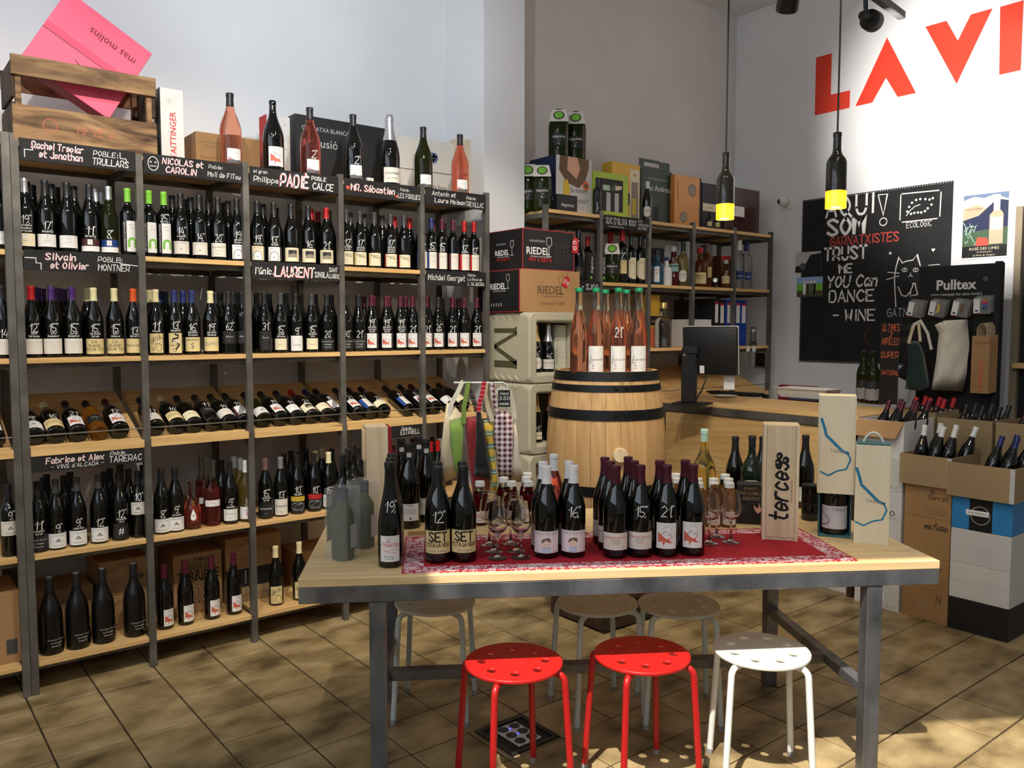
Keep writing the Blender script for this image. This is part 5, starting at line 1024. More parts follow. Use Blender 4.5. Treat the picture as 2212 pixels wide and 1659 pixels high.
# juice bottles with white lids
rg = mat('lid_white', (236, 236, 232), rough=.4)
CAPM['j'] = rg; CAPC['j'] = ('white', (236, 236, 232), .4, 0)
for k, (px, py, gl) in enumerate(((1037, 1139, 'juicered'), (1088, 1128, 'juicered'), (1105, 1139, 'juicered'), (1139, 1116, 'juicered'), (1137, 1127, 'juicered'), (1141, 1139, 'juicered'), (1459, 1118, 'juiceamb'), (1463, 1130, 'juiceamb'), (1506, 1131, 'juiceamb'), (1508, 1143, 'juiceamb'), (1540, 1131, 'juiceamb'), (1541, 1143, 'juiceamb'), (1565, 1120, 'juiceamb'), (1572, 1131, 'juiceamb'), (1574, 1143, 'juiceamb'))):
    p = PZ(px, py - 6, TT if gl == 'juiceamb' or py < 1132 else TT); red = gl == 'juicered'
    bottle(p, ('small bottle of dark red juice with white lid behind the glasses' if red else 'small bottle of amber juice with white lid at the table rear'), cat='juice bottle', group=('red juice bottles on the table' if red else 'amber juice bottles on the table'), prof='juice', glass=gl, cap='j', lab='coco', rz=face_rz(p), sc=(.93, .93, 1.02), name='juice_bottle')
# wine glasses
gp = [(0, 0), (.0008, .030), (.0022, .0318), (.004, .030), (.007, .012), (.012, .0048), (.060, .0036), (.078, .0042), (.084, .010), (.092, .022), (.104, .0310), (.118, .0342), (.134, .0340), (.160, .0298), (.188, .0255), (.190, .0250), (.188, .0246), (.160, .0288), (.134, .0330), (.118, .0332), (.105, .0300), (.094, .0210), (.088, .0095), (.086, 0)]
GLM = mat('glass_stemware', (252, 252, 252), rough=.0, trans=1.0, ior=1.42)
gm = MB().lathe(gp, 28).build('wine_glass', GLM, sharp=80)
la = Art(); la.pr('DO', 0, .0, .012, 'coral'); la.ring(0, -.006, .008, .001, 'coral', 12)
for k, (px, py) in enumerate(((1057, 1183), (1067, 1198), (1075, 1212), (1103, 1181), (1115, 1197), (1125, 1211), (1532, 1180), (1548, 1166), (1578.5, 1178))):
    p = PZ(px, py - 6, ZR); tag(obj('wine_glass', gm, None, p, (0, 0, face_rz(p))), 'clear stemmed tasting glass standing on the red runner ' + ('beside black-capped bottles' if k < 6 else 'beside the upright wooden box'), 'wine glass', 'tasting glasses on the runner')
# white wine magnum, vermouth and friends at the rear
p = PZ(1519, 1112, TT); bottle(p, 'clear bottle of white wine with mint capsule at table rear', group=G, prof='fat', glass='gold', cap='e', lab='back', sc=(.96, .96, hgt(p, 1515, 927) / .286), rz=face_rz(p))
p = PZ(1622, 1108, TT); bottle(p, 'round-shouldered green vermouth bottle with cream arched label', prof='fat', glass='green', cap='k', lab='verm', sc=(.92, .92, hgt(p, 1622, 941) / .286), rz=face_rz(p), group=G)
for px, yt, wd in ((1586, 943, 'dark slim bottle left of the green vermouth bottle'), (1645, 943, 'dark slim bottle between vermouth bottle and upright wooden box'), (1737, 940, 'dark slim bottle right of the upright wooden box')):
    p = PZ(px, 1096, TT); t = bottle(p, wd, prof='burg', cap='k', lab='wmag' if px > 1700 else None, sc=(.95, .95, hgt(p, px, yt) / .3), rz=face_rz(p, off=.2), group=G)
p = PZ(1621, 1133, TT)
def bonanto(a, W, H): a.pr('BONANTO', 0, H * .86, .011, 'tape', fit=W * .5); a.pr('THE ULTIMATE', 0, H * .73, .014, 'tape', fit=W * .86, bold=.015); a.pr('APERITIVO', 0, H * .60, .014, 'tape', fit=W * .66, bold=.015); a.ring(-W * .26, H * .38, .015, .0012, 'dim'); a.pr('B', -W * .26, H * .34, .014, 'dim'); a.poly([(W * .10, H * .50), (W * .14, H * .36), (W * .26, H * .28), (W * .38, H * .34), (W * .42, H * .48), (W * .34, H * .42), (W * .30, H * .56), (W * .27, H * .42), (W * .2, H * .42)], 'peach'); a.disc(W * .34, H * .10, .009, 'peach', 8); a.poly([(W * .2, H * .04), (W * .22, H * .28), (W * .38, H * .28), (W * .48, H * .2), (W * .48, H * .04)], 'ink')
solid('aperitif_carton', 'black aperitif carton with gold lettering and raised hand', 'box', p, face_rz(p, off=.04), .104, .07, hgt(p, 1616, 1046), BCARD, bonanto)
for k in range(4):
    p = PZ(1750, 1122, TT); t = thing('preserve_jar', 'dark preserve jar stacked beside the upright wooden box', 'jar', (p.x, p.y, TT + k * .036), 0, 'stack of dark jars')
    obj('jar', MB().lathe([(0, 0), (0, .033), (.002, .035), (.026, .035), (.028, .033), (.028, 0)], 22).build('jar', GL['dark']) if 'jar' not in BC else BC['jar'], t); obj('lid', MB().lathe([(.0282, 0), (.0282, .0345), (.035, .0345), (.0355, .033), (.0355, 0)], 22).build('lid', CAPM['k']) if 'jlid' not in BC else BC['jlid'], t)
# upright wooden box
p = PZ(1684, 1168, ZR); h_ = hgt(p, 1684, 918)
t = thing('wooden_wine_box', 'upright pale wooden wine box with black brush lettering', 'box', p, face_rz(p, off=.06)); w_ = .062
obj('body', MB().cbox(-w_, .0045, 0, w_, .105, h_, .0015).build('body', PALE_Z), t)
for s_ in (-1, 1): obj('stile', MB().cbox(min(s_ * w_, s_ * (w_ - .011)), 0, 0, max(s_ * w_, s_ * (w_ - .011)), .0046, h_, .001).build('stile', PALE_Z), t)
obj('sliding_lid', MB().cbox(-w_ + .012, .001, .012, w_ - .012, .0046, h_ - .002, .0008).build('sliding_lid', PALE_Z), t)
a = Art(); a.hand('terces', .024, h_ * .17, .060, 'black', al='l', ang=PI / 2, wd=.17, slant=.25, fit=h_ * .50); a.pr('Vins de Mas Sorrer', .040, h_ * .34, .007, 'brown', al='l', ang=PI / 2)
for u, v in ((-.006, .735), (.016, .70), (-.010, .68)): a.disc(u, h_ * v, .0115, 'black', 14, .0135); a.hand('s', u - .003, h_ * v - .004, .008, 'cream', wd=.2)
a.flat('print', t, .0002)
# blue line boxes
def taika(a, W, H, ty):
    a.line([(-W * .46, H * .76), (-W * .36, H * .66), (-W * .32, H * .60), (W * .18, H * .44), (W * .34, H * .42)], .010, 'teal'); a.line([(W * .32, H * .43), (W * .42, H * .36), (W * .30, H * .26), (W * .02, H * .235), (-W * .22, H * .185), (-W * .46, H * .22)], .0058, 'teal'); a.pr('TAÏKA', W * .04, H * ty, .013, 'taupe', fit=W * .5)
CREAMB = ramp_mat('cream_box_wood', [(.3, (232, 220, 186)), (.7, (240, 230, 200))], scale=(8, 8, 1), nscale=3, rough=.6, bump=.03)
TEALB = mat('teal_paint', (58, 104, 112), rough=.6)
p = PZ(1802, 1161, TT); h_ = hgt(p, 1802, 855); w_ = .0575
t = thing('open_wine_box', 'tall cream wine box with lifted cover showing its bottle', 'box', p, face_rz(p, off=.03)); hc = hgt(p, 1802, 1066)
obj('base', MB().cbox(-w_, 0, 0, w_, .105, .008, .001).build('base', TEALB), t); obj('back_panel', MB().cbox(-w_, .097, .0085, w_, .105, hc, .001).build('back_panel', TEALB), t)
for s_ in (-1, 1): obj('side_panel', MB().cbox(min(s_ * w_, s_ * (w_ - .006)), .03, .0085, max(s_ * w_, s_ * (w_ - .006)), .0965, hc, .001).build('side_panel', TEALB), t)
mm = MB(); mm.box(-w_ - .002, -.006, hc, w_ + .002, .0, h_); mm.box(-w_ - .002, .1055, hc, w_ + .002, .111, h_); mm.box(-w_ - .006, -.006, hc, -w_ - .0005, .111, h_); mm.box(w_ + .0005, -.006, hc, w_ + .006, .111, h_); mm.box(-w_, .0, h_ - .006, w_, .1055, h_ - .001)
cv = obj('cover', mm.build('cover', CREAMB), t); a = Art(); taika(a, w_ * 2, h_ - hc, .42); a.flat('print', cv, -.0068, loc=(0, 0, hc))
pb_ = p + Matrix.Rotation(face_rz(p, off=.03), 3, 'Z') @ Vector((0, .046, .0085))
bottle(pb_, 'dark bottle with silver label standing inside the lifted cream box', prof='burg', cap=None, lab='taika', rz=face_rz(pb_), group=G, sc=1.12)
p = PZ(1881, 1176, TT); h_ = hgt(p, 1881, 962)
t = thing('closed_wine_box', 'closed cream wine box with blue line and rope handle', 'box', p, face_rz(p, off=.02))
obj('body', MB().cbox(-w_, 0, 0, w_, .10, h_, .0012).build('body', CREAMB), t); obj('top', MB().cbox(-w_ + .002, .002, h_ + .0003, w_ - .002, .098, h_ + .006, .001).build('top', TEALB), t)
a = Art(); taika(a, w_ * 2, h_, .42); a.flat('print', t, -.0007)
obj('rope_handle', MB().tube([(-.032 + .064 * q / 10, .05, h_ + .006 + .034 * math.sin(PI * q / 10) ** .7) for q in range(11)], .0042, 8).build('rope_handle', mat('rope_pale', (214, 226, 220), rough=.7, bump=.3, bscale=200)), t)
tag(obj('tasting_card', MB().box(-.05, -.03, 0, .05, .03, .0006).build('tasting_card', KRAFT), None, PZ(1040, 1156, TT + .0005) if False else PZ(910, 1152, TT + .0004), (0, 0, TRZ)), 'small brown card lying on the table behind the runner', 'card')
# ------------------------------------------------------------------ beige champagne display crates
BEIGE = mat('crate_beige', (190, 184, 160), rough=.55, var=.04); BEIGED = mat('crate_letter', (92, 84, 58), rough=.6)
QX, QY, QW, QD, QH = 3.0, 3.61, .44, .45, .41
def rrect(w_, h_, r, n=5):
    o = []
    for cx, cy_, a0 in ((w_ / 2 - r, h_ / 2 - r, 0), (-w_ / 2 + r, h_ / 2 - r, PI / 2), (-w_ / 2 + r, -h_ / 2 + r, PI), (w_ / 2 - r, -h_ / 2 + r, 1.5 * PI)):
        for k in range(n + 1): a = a0 + PI / 2 * k / n; o.append((cx + r * math.cos(a), cy_ + r * math.sin(a)))
    return o
def loft(m, loops, mi=0):
    n = len(loops[0]); vs = [p for l in loops for p in l]
    m.add(vs, [(q * n + i, q * n + (i + 1) % n, (q + 1) * n + (i + 1) % n, (q + 1) * n + i) for q in range(len(loops) - 1) for i in range(n)], mi)
for k in range(4):
    t = thing('display_crate', ['beige moulded display crate at the bottom of its stack', 'beige moulded display crate, second up in its stack', 'beige moulded display crate, third up, behind the gingham bag', 'beige moulded display crate on top, bearing a giant brown letter'][k], 'crate', (QX + QW / 2, QY, k * QH), 0, 'beige champagne crates in a stack')
    m = MB(); zc = QH / 2; hh = QH - .002
    def lp(w_, h_, r, y): return [(a, y, zc + b) for a, b in rrect(w_, h_, r)]
    m_loops = [lp(QW - .13, hh - .12, .012, .035), lp(QW - .105, hh - .10, .012, .004), lp(QW - .09, hh - .085, .014, 0), lp(QW - .012, hh - .012, .04, 0), lp(QW, hh, .045, .012), lp(QW, hh, .02, .06), lp(QW, hh, .02, QD - .002)]
    loft(m, [lp(QW - .13, hh - .12, .012, QD - .03)] + m_loops)
    b = lp(QW, hh, .02, QD - .002); m.add(b, [tuple(range(len(b)))]); b2 = lp(QW - .13, hh - .12, .012, QD - .03); m.add(b2, [tuple(range(len(b2)))])
    obj('shell', m.build('shell', BEIGE), t)
    for s_ in (0, 1):      # fan-shaped relief ribs near top and bottom of the left flank
        for q in range(5):
            y = .09 + q * .065; z0 = .012 if s_ == 0 else hh - .012; dz = .045 if s_ == 0 else -.045
            mm = MB(); mm.add([(-QW / 2 - .0002, y, z0), (-QW / 2 - .0002, y + .07, z0), (-QW / 2 - .006, y + .03, z0 + dz * .3), (-QW / 2 - .0002, y + .05, z0 + dz)], [(0, 1, 2), (1, 3, 2), (3, 0, 2)]); obj('relief_rib', mm.build('relief_rib', BEIGE), t)
    if k == 3:
        g = [(-.13, 0), (-.075, 0), (-.085, .03), (-.085, .10)]
        a = Art()
        for pg in ([(.110, -.125), (.110, -.06), (.100, -.085), (-.105, -.085), (-.105, -.112), (.085, -.112)], [(.110, -.095), (.110, -.075), (-.105, .01), (-.105, -.018)], [(-.105, .01), (-.105, -.018), (.110, .075), (.110, .105)], [(.110, .125), (.110, .06), (.100, .078), (-.105, .078), (-.105, .118), (.085, .118)]): a.poly([(q[1], q[0]) for q in pg], 'olive')
        # letter lies on its side on the left flank: rotate the drawing a quarter turn
        a.V = [(v + .03, -u, e) for u, v, e in a.V]
        o = obj('giant_letter', a.mesh('giant_letter', lambda u, v, e: (-QW / 2 - .0012 - e, QD / 2 - u + .03, zc + v)), t)
    # contents
    if k >= 1:
        z = k * QH + (QH - hh + .12) / 2 + .001 - .001 + .06 * 0
        z = k * QH + zc - (hh - .12) / 2 + .0005
        X1 = QX + .065
        if k == 3:
            for dx, gl, cp, lb, pc, wd in ((.055, 'dark', 'f', 'oval', '36', 'champagne bottle with gold foil in the top beige crate'), (.150, 'dark', 's', 'sector', '46', 'champagne bottle with silver foil in the top beige crate')):
                pp = Vector((X1 + dx, QY + .09, z)); bottle(pp, wd, cat='champagne bottle', prof='champ', cap=cp, lab=lb, price=pc, rz=face_rz(pp, off=.15), sc=.87, group='champagne in the beige crates', name='champagne_bottle')
            solid('champagne_carton', 'pale speckled champagne carton in the top beige crate', 'box', (X1 + .258, QY + .10, z), 0, .085, .085, .275, mat('speckled_card', (206, 202, 186), rough=.5, var=.3, vscale=90), lambda a, W, H: a.pr('ROEDERER', -W * .28, .04, .014, 'grey', al='l', ang=PI / 2))
        elif k == 2:
            for dx, cp, lb, pc, wd in ((.06, 'f', 'moet', '39', 'champagne bottle with gold neck in the third beige crate'), (.165, 'a', None, None, 'champagne bottle with copper neck in the third beige crate'), (.25, 'a', None, None, 'champagne bottle, rear copper neck one, in the third beige crate')):
                pp = Vector((X1 + dx, QY + .09, z)); bottle(pp, wd, cat='champagne bottle', prof='champ', cap=cp, lab=lb, price=pc, rz=face_rz(pp, off=.15), sc=.87, group='champagne in the beige crates', name='champagne_bottle')
        else: solid('champagne_carton', 'pale speckled carton in the second beige crate', 'box', (X1 + .12, QY + .06, z), 0, .2, .2, .27, mat('speckled_card', (206, 202, 186), rough=.5, var=.3, vscale=90))
# glassware cartons on top
RIM = mat('carton_red_edge', (170, 44, 48), rough=.6)
def glass_icon(a, u, v, h, c): a.line([(u - h * .16, v + h), (u - h * .19, v + h * .66), (u, v + h * .48), (u + h * .19, v + h * .66), (u + h * .16, v + h), (u - h * .16, v + h)], h * .028, c); a.line([(u, v + h * .48), (u, v)], h * .03, c); a.line([(u - h * .16, v), (u + h * .16, v)], h * .03, c)
def riedel(a, u, v, h, c): a.pr('RIEDEL', u, v, h, c, bold=.02); a.pr('THE WINE GLASS COMPANY', u + h * .4, v - h * .42, h * .2, c, fit=h * 4.4)
b0 = PX(1122, 577, 2.985); lx0, lz = 2.985, 4 * QH + .0005
LW = .47; LH = .245; LD = .40
t = thing('glassware_carton', 'brown glassware carton with black end and outlined lettering', 'box', (lx0, b0.y, lz))
obj('body', MB().cbox(.0015, 0, 0, LW, LD, LH, .002).build('body', KRAFT), t); obj('end_panel', MB().box(-.0005, .001, .001, .0012, LD - .001, LH - .001).build('end_panel', BCARD), t)
m = MB(); m.box(-.0012, -.0012, 0, .004, .003, LH); m.box(-.0012, 0, LH - .004, .002, LD, LH + .0004); m.box(-.0012, 0, 0, .002, LD, .004); m.box(-.0012, LD - .003, 0, .002, LD, LH); obj('red_edge', m.build('red_edge', RIM), t)
a = Art(); riedel(a, LW * .50, LH * .44, .045, 'brown'); glass_icon(a, LW * .68, LH * .44, .11, 'brown'); a.pr('ouverture', LW * .44, LH * .18, .020, 'brown', fit=.12); a.pr('+ GIFT', LW * .66, LH * .18, .018, 'brown', bold=.01); a.flat('print', t, -.0010)
a = Art(); riedel(a, .0, LH * .55, .034, 'chalk'); glass_icon(a, .095, LH * .56, .08, 'chalk'); [a.rect(-.09 + q * .024, LH * .14, -.083 + q * .024, LH * .22, 'lgrey') for q in range(6)]; a.flat('side_print', t, -.0012, rot=(0, 0, -PI / 2), loc=(0, LD / 2, 0))
tg = thing('price_tag', 'red price tag tied to the brown glassware carton', 'tag', (lx0 + LW * .72, b0.y - .004, lz + LH * .62), 0); tg.rotation_euler = (0, .5, 0)
obj('card', MB().prism([(-.022, 0), (.022, 0), (.022, .055), (.010, .068), (-.010, .068), (-.022, .055)], -.0008, .0008).build('card', mat('tag_red', (188, 36, 44), rough=.5)), tg); a = Art(); a.hand('59', 0, .018, .024, 'chalk'); a.flat('writing', tg, -.0014)
obj('string', MB().tube([(0, -.001, .06), (-.02, -.003, .09), (-.035, -.003, .1), (-.03, -.003, .08), (0, -.001, .061)], .0007, 5).build('string', mat('string_brown', (120, 96, 70), rough=.8)), tg)
b1 = PX(1112, 490, 3.0); UW, UH, UD = .40, .232, .36; uz = lz + LH + .001
t = thing('glassware_carton', 'black glassware carton with red edges on the brown one', 'box', (3.02, b0.y + .015, uz))
obj('body', MB().cbox(0, 0, 0, UW, UD, UH, .002).build('body', BCARD), t)
m = MB()
for a_ in ((-.001, -.001, 0, .004, .002, UH), (-.001, -.001, UH - .004, UW, .002, UH + .0008), (-.001, -.001, 0, UW, .002, .004), (UW - .004, -.001, 0, UW + .0008, .002, UH), (-.001, 0, UH - .003, .003, UD, UH + .0008), (-.001, 0, 0, .002, UD, .003), (-.001, UD - .003, 0, .002, UD, UH)): m.box(*a_)
obj('red_edge', m.build('red_edge', RIM), t)
a = Art(); riedel(a, UW * .29, UH * .38, .040, 'chalk'); glass_icon(a, UW * .50, UH * .34, .11, 'chalk'); a.pr('ouverture', UW * .27, UH * .68, .020, 'lgrey', fit=.12); a.pr('PAY 6 GET 8', UW * .33, UH * .20, .022, 'redtag', fit=.17, bold=.01)
for q in range(8): glass_icon(a, UW * (.64 + .075 * (q % 4)), UH * (.48 if q < 4 else .2), .045, 'dim')
a.flat('print', t, -.0016)
a = Art(); riedel(a, -.01, UH * .38, .030, 'chalk'); glass_icon(a, .085, UH * .36, .085, 'chalk'); a.pr('ouverture', -.02, UH * .64, .015, 'lgrey', fit=.1); a.pr('PAY 6 GET 8', 0, UH * .24, .016, 'redtag', fit=.14); a.flat('side_print', t, -.0016, rot=(0, 0, -PI / 2), loc=(0, UD / 2, 0))
tg = thing('price_tag', 'red price tag reading 69 hanging off the black glassware carton', 'tag', (3.02 + UW - .006, b0.y + .008, uz + UH * .48), 0); tg.rotation_euler = (0, .1, 0)
obj('card', MB().prism([(-.020, 0), (.030, 0), (.030, .075), (.016, .092), (-.006, .092), (-.020, .075)], -.0008, .0008).build('card', MATS['tag_red']), tg); a = Art(); a.hand('69', .014, .018, .032, 'chalk', ang=PI / 2, al='l'); a.flat('writing', tg, -.0014)

# ------------------------------------------------------------------ rack of hand-made bottle bags at the rear of the table
def PH(px, py, dep):
    d = ray(px, py); fx, fy = math.cos(HEAD), math.sin(HEAD); return CAM + d * (dep / (d.x * fx + d.y * fy))
DR = 3.40
def stripe_mat(name, stops, sc):
    if name in MATS: return MATS[name]
    m = mat(name, (200, 200, 200), rough=.85, var=0); nt = m.node_tree; N = nt.nodes; L = nt.links
    tc = N.new('ShaderNodeTexCoord'); sx = N.new('ShaderNodeSeparateXYZ'); L.new(tc.outputs['Object'], sx.inputs[0])
    mu = N.new('ShaderNodeMath'); mu.operation = 'MULTIPLY'; mu.inputs[1].default_value = sc; L.new(sx.outputs['Z'], mu.inputs[0])
    fr = N.new('ShaderNodeMath'); fr.operation = 'FRACT'; L.new(mu.outputs[0], fr.inputs[0])
    cr = N.new('ShaderNodeValToRGB'); cr.color_ramp.interpolation = 'CONSTANT'; el = cr.color_ramp.elements
    el[0].position, el[0].color = stops[0][0], lin(stops[0][1]); el[1].position, el[1].color = stops[1][0], lin(stops[1][1])
    for p_, c in stops[2:]: e = el.new(p_); e.color = lin(c)
    L.new(fr.outputs[0], cr.inputs[0]); L.new(cr.outputs[0], N['Principled BSDF'].inputs['Base Color']); return m
def gingham():
    m = mat('gingham', (200, 200, 200), rough=.85, var=0); nt = m.node_tree; N = nt.nodes; L = nt.links
    tc = N.new('ShaderNodeTexCoord'); mp = N.new('ShaderNodeMapping'); mp.inputs['Rotation'].default_value = (0, 0, -(HEAD - PI / 2)); L.new(tc.outputs['Object'], mp.inputs[0]); sx = N.new('ShaderNodeSeparateXYZ'); L.new(mp.outputs[0], sx.inputs[0]); gs = []
    for k in ('X', 'Z'):
        mu = N.new('ShaderNodeMath'); mu.operation = 'MULTIPLY'; mu.inputs[1].default_value = 46; L.new(sx.outputs[k], mu.inputs[0])
        fr = N.new('ShaderNodeMath'); fr.operation = 'FRACT'; L.new(mu.outputs[0], fr.inputs[0]); gt = N.new('ShaderNodeMath'); gt.operation = 'GREATER_THAN'; gt.inputs[1].default_value = .5; L.new(fr.outputs[0], gt.inputs[0]); gs.append(gt)
    ad = N.new('ShaderNodeMath'); ad.operation = 'ADD'; L.new(gs[0].outputs[0], ad.inputs[0]); L.new(gs[1].outputs[0], ad.inputs[1]); hf = N.new('ShaderNodeMath'); hf.operation = 'MULTIPLY'; hf.inputs[1].default_value = .5; L.new(ad.outputs[0], hf.inputs[0])
    cr = N.new('ShaderNodeValToRGB'); el = cr.color_ramp.elements; el[0].color = lin((92, 22, 42)); el[1].color = lin((240, 228, 228)); el[0].position = 0.0; L.new(hf.outputs[0], cr.inputs[0]); L.new(cr.outputs[0], N['Principled BSDF'].inputs['Base Color']); return m
def cloth(name, c): return mat(name, c, rough=.9, var=.08, bump=.3, bscale=160, sheen=.3)
def hang(name, label, cat, poly, dep, th, m_, strap=None, sm=None, group=None, extra=None):
    """soft flat thing whose outline is given in image pixels, standing dep metres in front of the camera, with real thickness and puffed middle"""
    W_ = [PH(x, y, dep) for x, y in poly]; o3 = sum(W_, Vector()) / len(W_); fwd = Vector((math.cos(HEAD), math.sin(HEAD), 0))
    t = thing(name, label, cat, o3, 0, group)
    bm = bmesh.new(); vs = [bm.verts.new(p - o3) for p in W_]; f = bm.faces.new(vs); r = bmesh.ops.triangulate(bm, faces=[f]); bmesh.ops.subdivide_edges(bm, edges=list(bm.edges), cuts=3, use_grid_fill=True)
    bd_ = {v for e in bm.edges if e.is_boundary for v in e.verts}; co = {v: v.co.copy() for v in bm.verts}
    back = {}
    for v in bm.verts: back[v] = v.co.copy()
    fs = [[v for v in f.verts] for f in bm.faces]; dup = {v: (v if v in bd_ else bm.verts.new(co[v] + fwd * th / 2)) for v in list(co)}
    for f_ in fs:
        q = [dup[v] for v in reversed(f_)]
        if any(v not in bd_ for v in f_):
            try: bm.faces.new(q)
            except ValueError: pass
    rr = random.Random(len(label))
    for v in co:
        if v not in bd_: v.co = co[v] - fwd * (th / 2 * rr.uniform(.8, 1.1))
    bmesh.ops.recalc_face_normals(bm, faces=bm.faces); me = bpy.data.meshes.new('cloth_body'); bm.to_mesh(me); bm.free(); me.materials.append(m_); me.polygons.foreach_set('use_smooth', [True] * len(me.polygons)); obj('cloth_body', me, t)
    if strap:
        for pts in strap:
            w3 = [PH(x, y, dep - .012) - o3 for x, y in pts]; mm = MB(); n = len(w3); vs_ = []
            for i, p_ in enumerate(w3):
                tn = (w3[min(i + 1, n - 1)] - w3[max(i - 1, 0)]).normalized(); sd_ = tn.cross(fwd).normalized() * .009
                for s_ in (1, -1):
                    for d_ in (-.001, .001): vs_.append(p_ + sd_ * s_ + fwd * d_)
            mm.add(vs_, [(i * 4 + a_, i * 4 + b_, i * 4 + 4 + b_, i * 4 + 4 + a_) for i in range(n - 1) for a_, b_ in ((0, 1), (1, 3), (3, 2), (2, 0))], 0, True); obj('strap', mm.build('strap', sm or m_, sharp=60), t)
    return t
r0, r1, rb = PH(980, 827, DR), PH(1094, 827, DR), PZ(1097, 1112, TT)
rk = thing('bag_rack', 'pale grey bent rod rack holding cloth bottle bags', 'rack', (rb.x, rb.y, TT)); q = Vector((rb.x, rb.y, TT)); top = PH(1100, 836, DR); dxy = (r0 - r1); dxy.z = 0
zt_ = r1.z - TT; pole = Vector((r1.x + .006, r1.y, 0)) - Vector((q.x, q.y, 0)); pole.z = 0
RKM = mat('rack_grey', (196, 200, 198), rough=.4, metal=.2)
obj('rod', MB().tube([pole + Vector((0, 0, .008)), pole + Vector((0, 0, zt_ - .02)), pole + Vector((0, 0, zt_ - .006)) + dxy.normalized() * .006, pole + Vector((0, 0, zt_)) + dxy.normalized() * .02, r0 - q], .0045, 10).build('rod', RKM), rk)
obj('foot', MB().lathe([(0, 0), (0, .028), (.006, .028), (.008, .024), (.008, 0)], 28).build('foot', RKM), rk, pole)
GB = 'cloth bottle bags on the rack'
NAT = cloth('cloth_natural', (222, 206, 172)); CRM = cloth('cloth_cream', (232, 224, 206)); GRN = cloth('cloth_green', (128, 158, 70)); RDC = cloth('cloth_red', (150, 38, 44)); BKC = cloth('cloth_black', (26, 26, 28)); DGC = cloth('cloth_bottle_green', (30, 52, 46))
PLD = stripe_mat('strap_plaid', [(0, (46, 58, 50)), (.5, (170, 60, 50)), (.62, (46, 58, 50)), (.85, (220, 220, 220)), (.9, (46, 58, 50))], 40); RDS = stripe_mat('strap_red_white', [(0, (200, 30, 50)), (.5, (236, 220, 224)), (.6, (200, 30, 50))], 60)
YS = stripe_mat('bag_stripes', [(0, (222, 186, 76)), (.30, (104, 136, 132)), (.36, (206, 216, 200)), (.40, (104, 136, 132)), (.50, (222, 186, 76)), (.80, (122, 158, 130)), (.86, (220, 220, 190)), (.9, (122, 158, 130))], 9.5)
hang('bottle_bag', 'natural linen bottle bag hanging leftmost on the rack', 'bag', [(960, 905), (965, 868), (985, 880), (1000, 900), (985, 1030), (962, 1042), (950, 1000)], DR - .01, .05, NAT, [[(968, 905), (976, 870), (990, 845), (998, 826), (1001, 824)]], CRM, GB)
hang('bottle_bag', 'olive green bottle bag next to the linen bag', 'bag', [(970, 908), (1000, 900), (1003, 920), (996, 1030), (984, 1020), (972, 960)], DR - .055, .035, GRN, [[(1002, 915), (1002, 880), (1008, 850), (1012, 826)]], GRN, GB)
hang('bottle_bag', 'brick red bottle bag with plaid strap', 'bag', [(1003, 902), (1031, 898), (1034, 960), (1030, 1020), (1060, 1030), (1058, 1060), (1022, 1072), (1010, 1000)], DR - .03, .05, RDC, [[(1030, 890), (1022, 860), (1014, 840), (1014, 826)]], PLD, GB)
hang('bottle_bag', 'black flared bottle bag with red striped strap', 'bag', [(1029, 890), (1038, 884), (1046, 930), (1061, 1036), (1023, 1027), (1028, 960)], DR - .075, .03, BKC, [[(1034, 890), (1036, 870), (1042, 850), (1046, 824)]], RDS, GB)
hang('bottle_bag', 'yellow and teal striped bottle bag', 'bag', [(1043, 908), (1052, 905), (1066, 915), (1068, 980), (1075, 1040), (1073, 1066), (1062, 1070), (1060, 1020), (1050, 960)], DR - .05, .035, YS, [[(1064, 910), (1054, 880), (1048, 850), (1050, 826)]], NAT, GB)
hang('bottle_bag', 'maroon and white gingham bottle bag', 'bag', [(1067, 900), (1073, 890), (1096, 888), (1108, 905), (1108, 980), (1104, 1042), (1078, 1040), (1068, 960)], DR - .04, .05, gingham(), [[(1074, 892), (1070, 870), (1064, 845), (1062, 824)]], MATS['gingham'], GB)
hang('bottle_bag', 'white canvas bottle bag with white strap loop', 'bag', [(1108, 905), (1114, 908), (1122, 980), (1130, 1040), (1104, 1044), (1108, 980)], DR - .02, .04, CRM, [[(1112, 905), (1108, 870), (1100, 845), (1084, 838), (1070, 848), (1062, 862)]], CRM, GB)
p = PH(1089, 879, DR - .085); t = thing('price_card', 'small black price card hanging on the bag rack', 'sign', p, HEAD - PI / 2)
obj('card', MB().cbox(-.024, 0, 0, .024, .002, .068, .0006).build('card', BLK), t); a = Art(); a.hand('Hand', 0, .049, .011, wd=.14); a.hand('3.50', 0, .028, .014, wd=.15); a.hand('made', 0, .008, .012, wd=.14); a.flat('writing', t, -.0008)
obj('string', MB().tube([(-.01, .001, .068), (-.004, .02, .10), (.002, .03, .11)], .0008, 5).build('string', MATS['string_brown']), t)

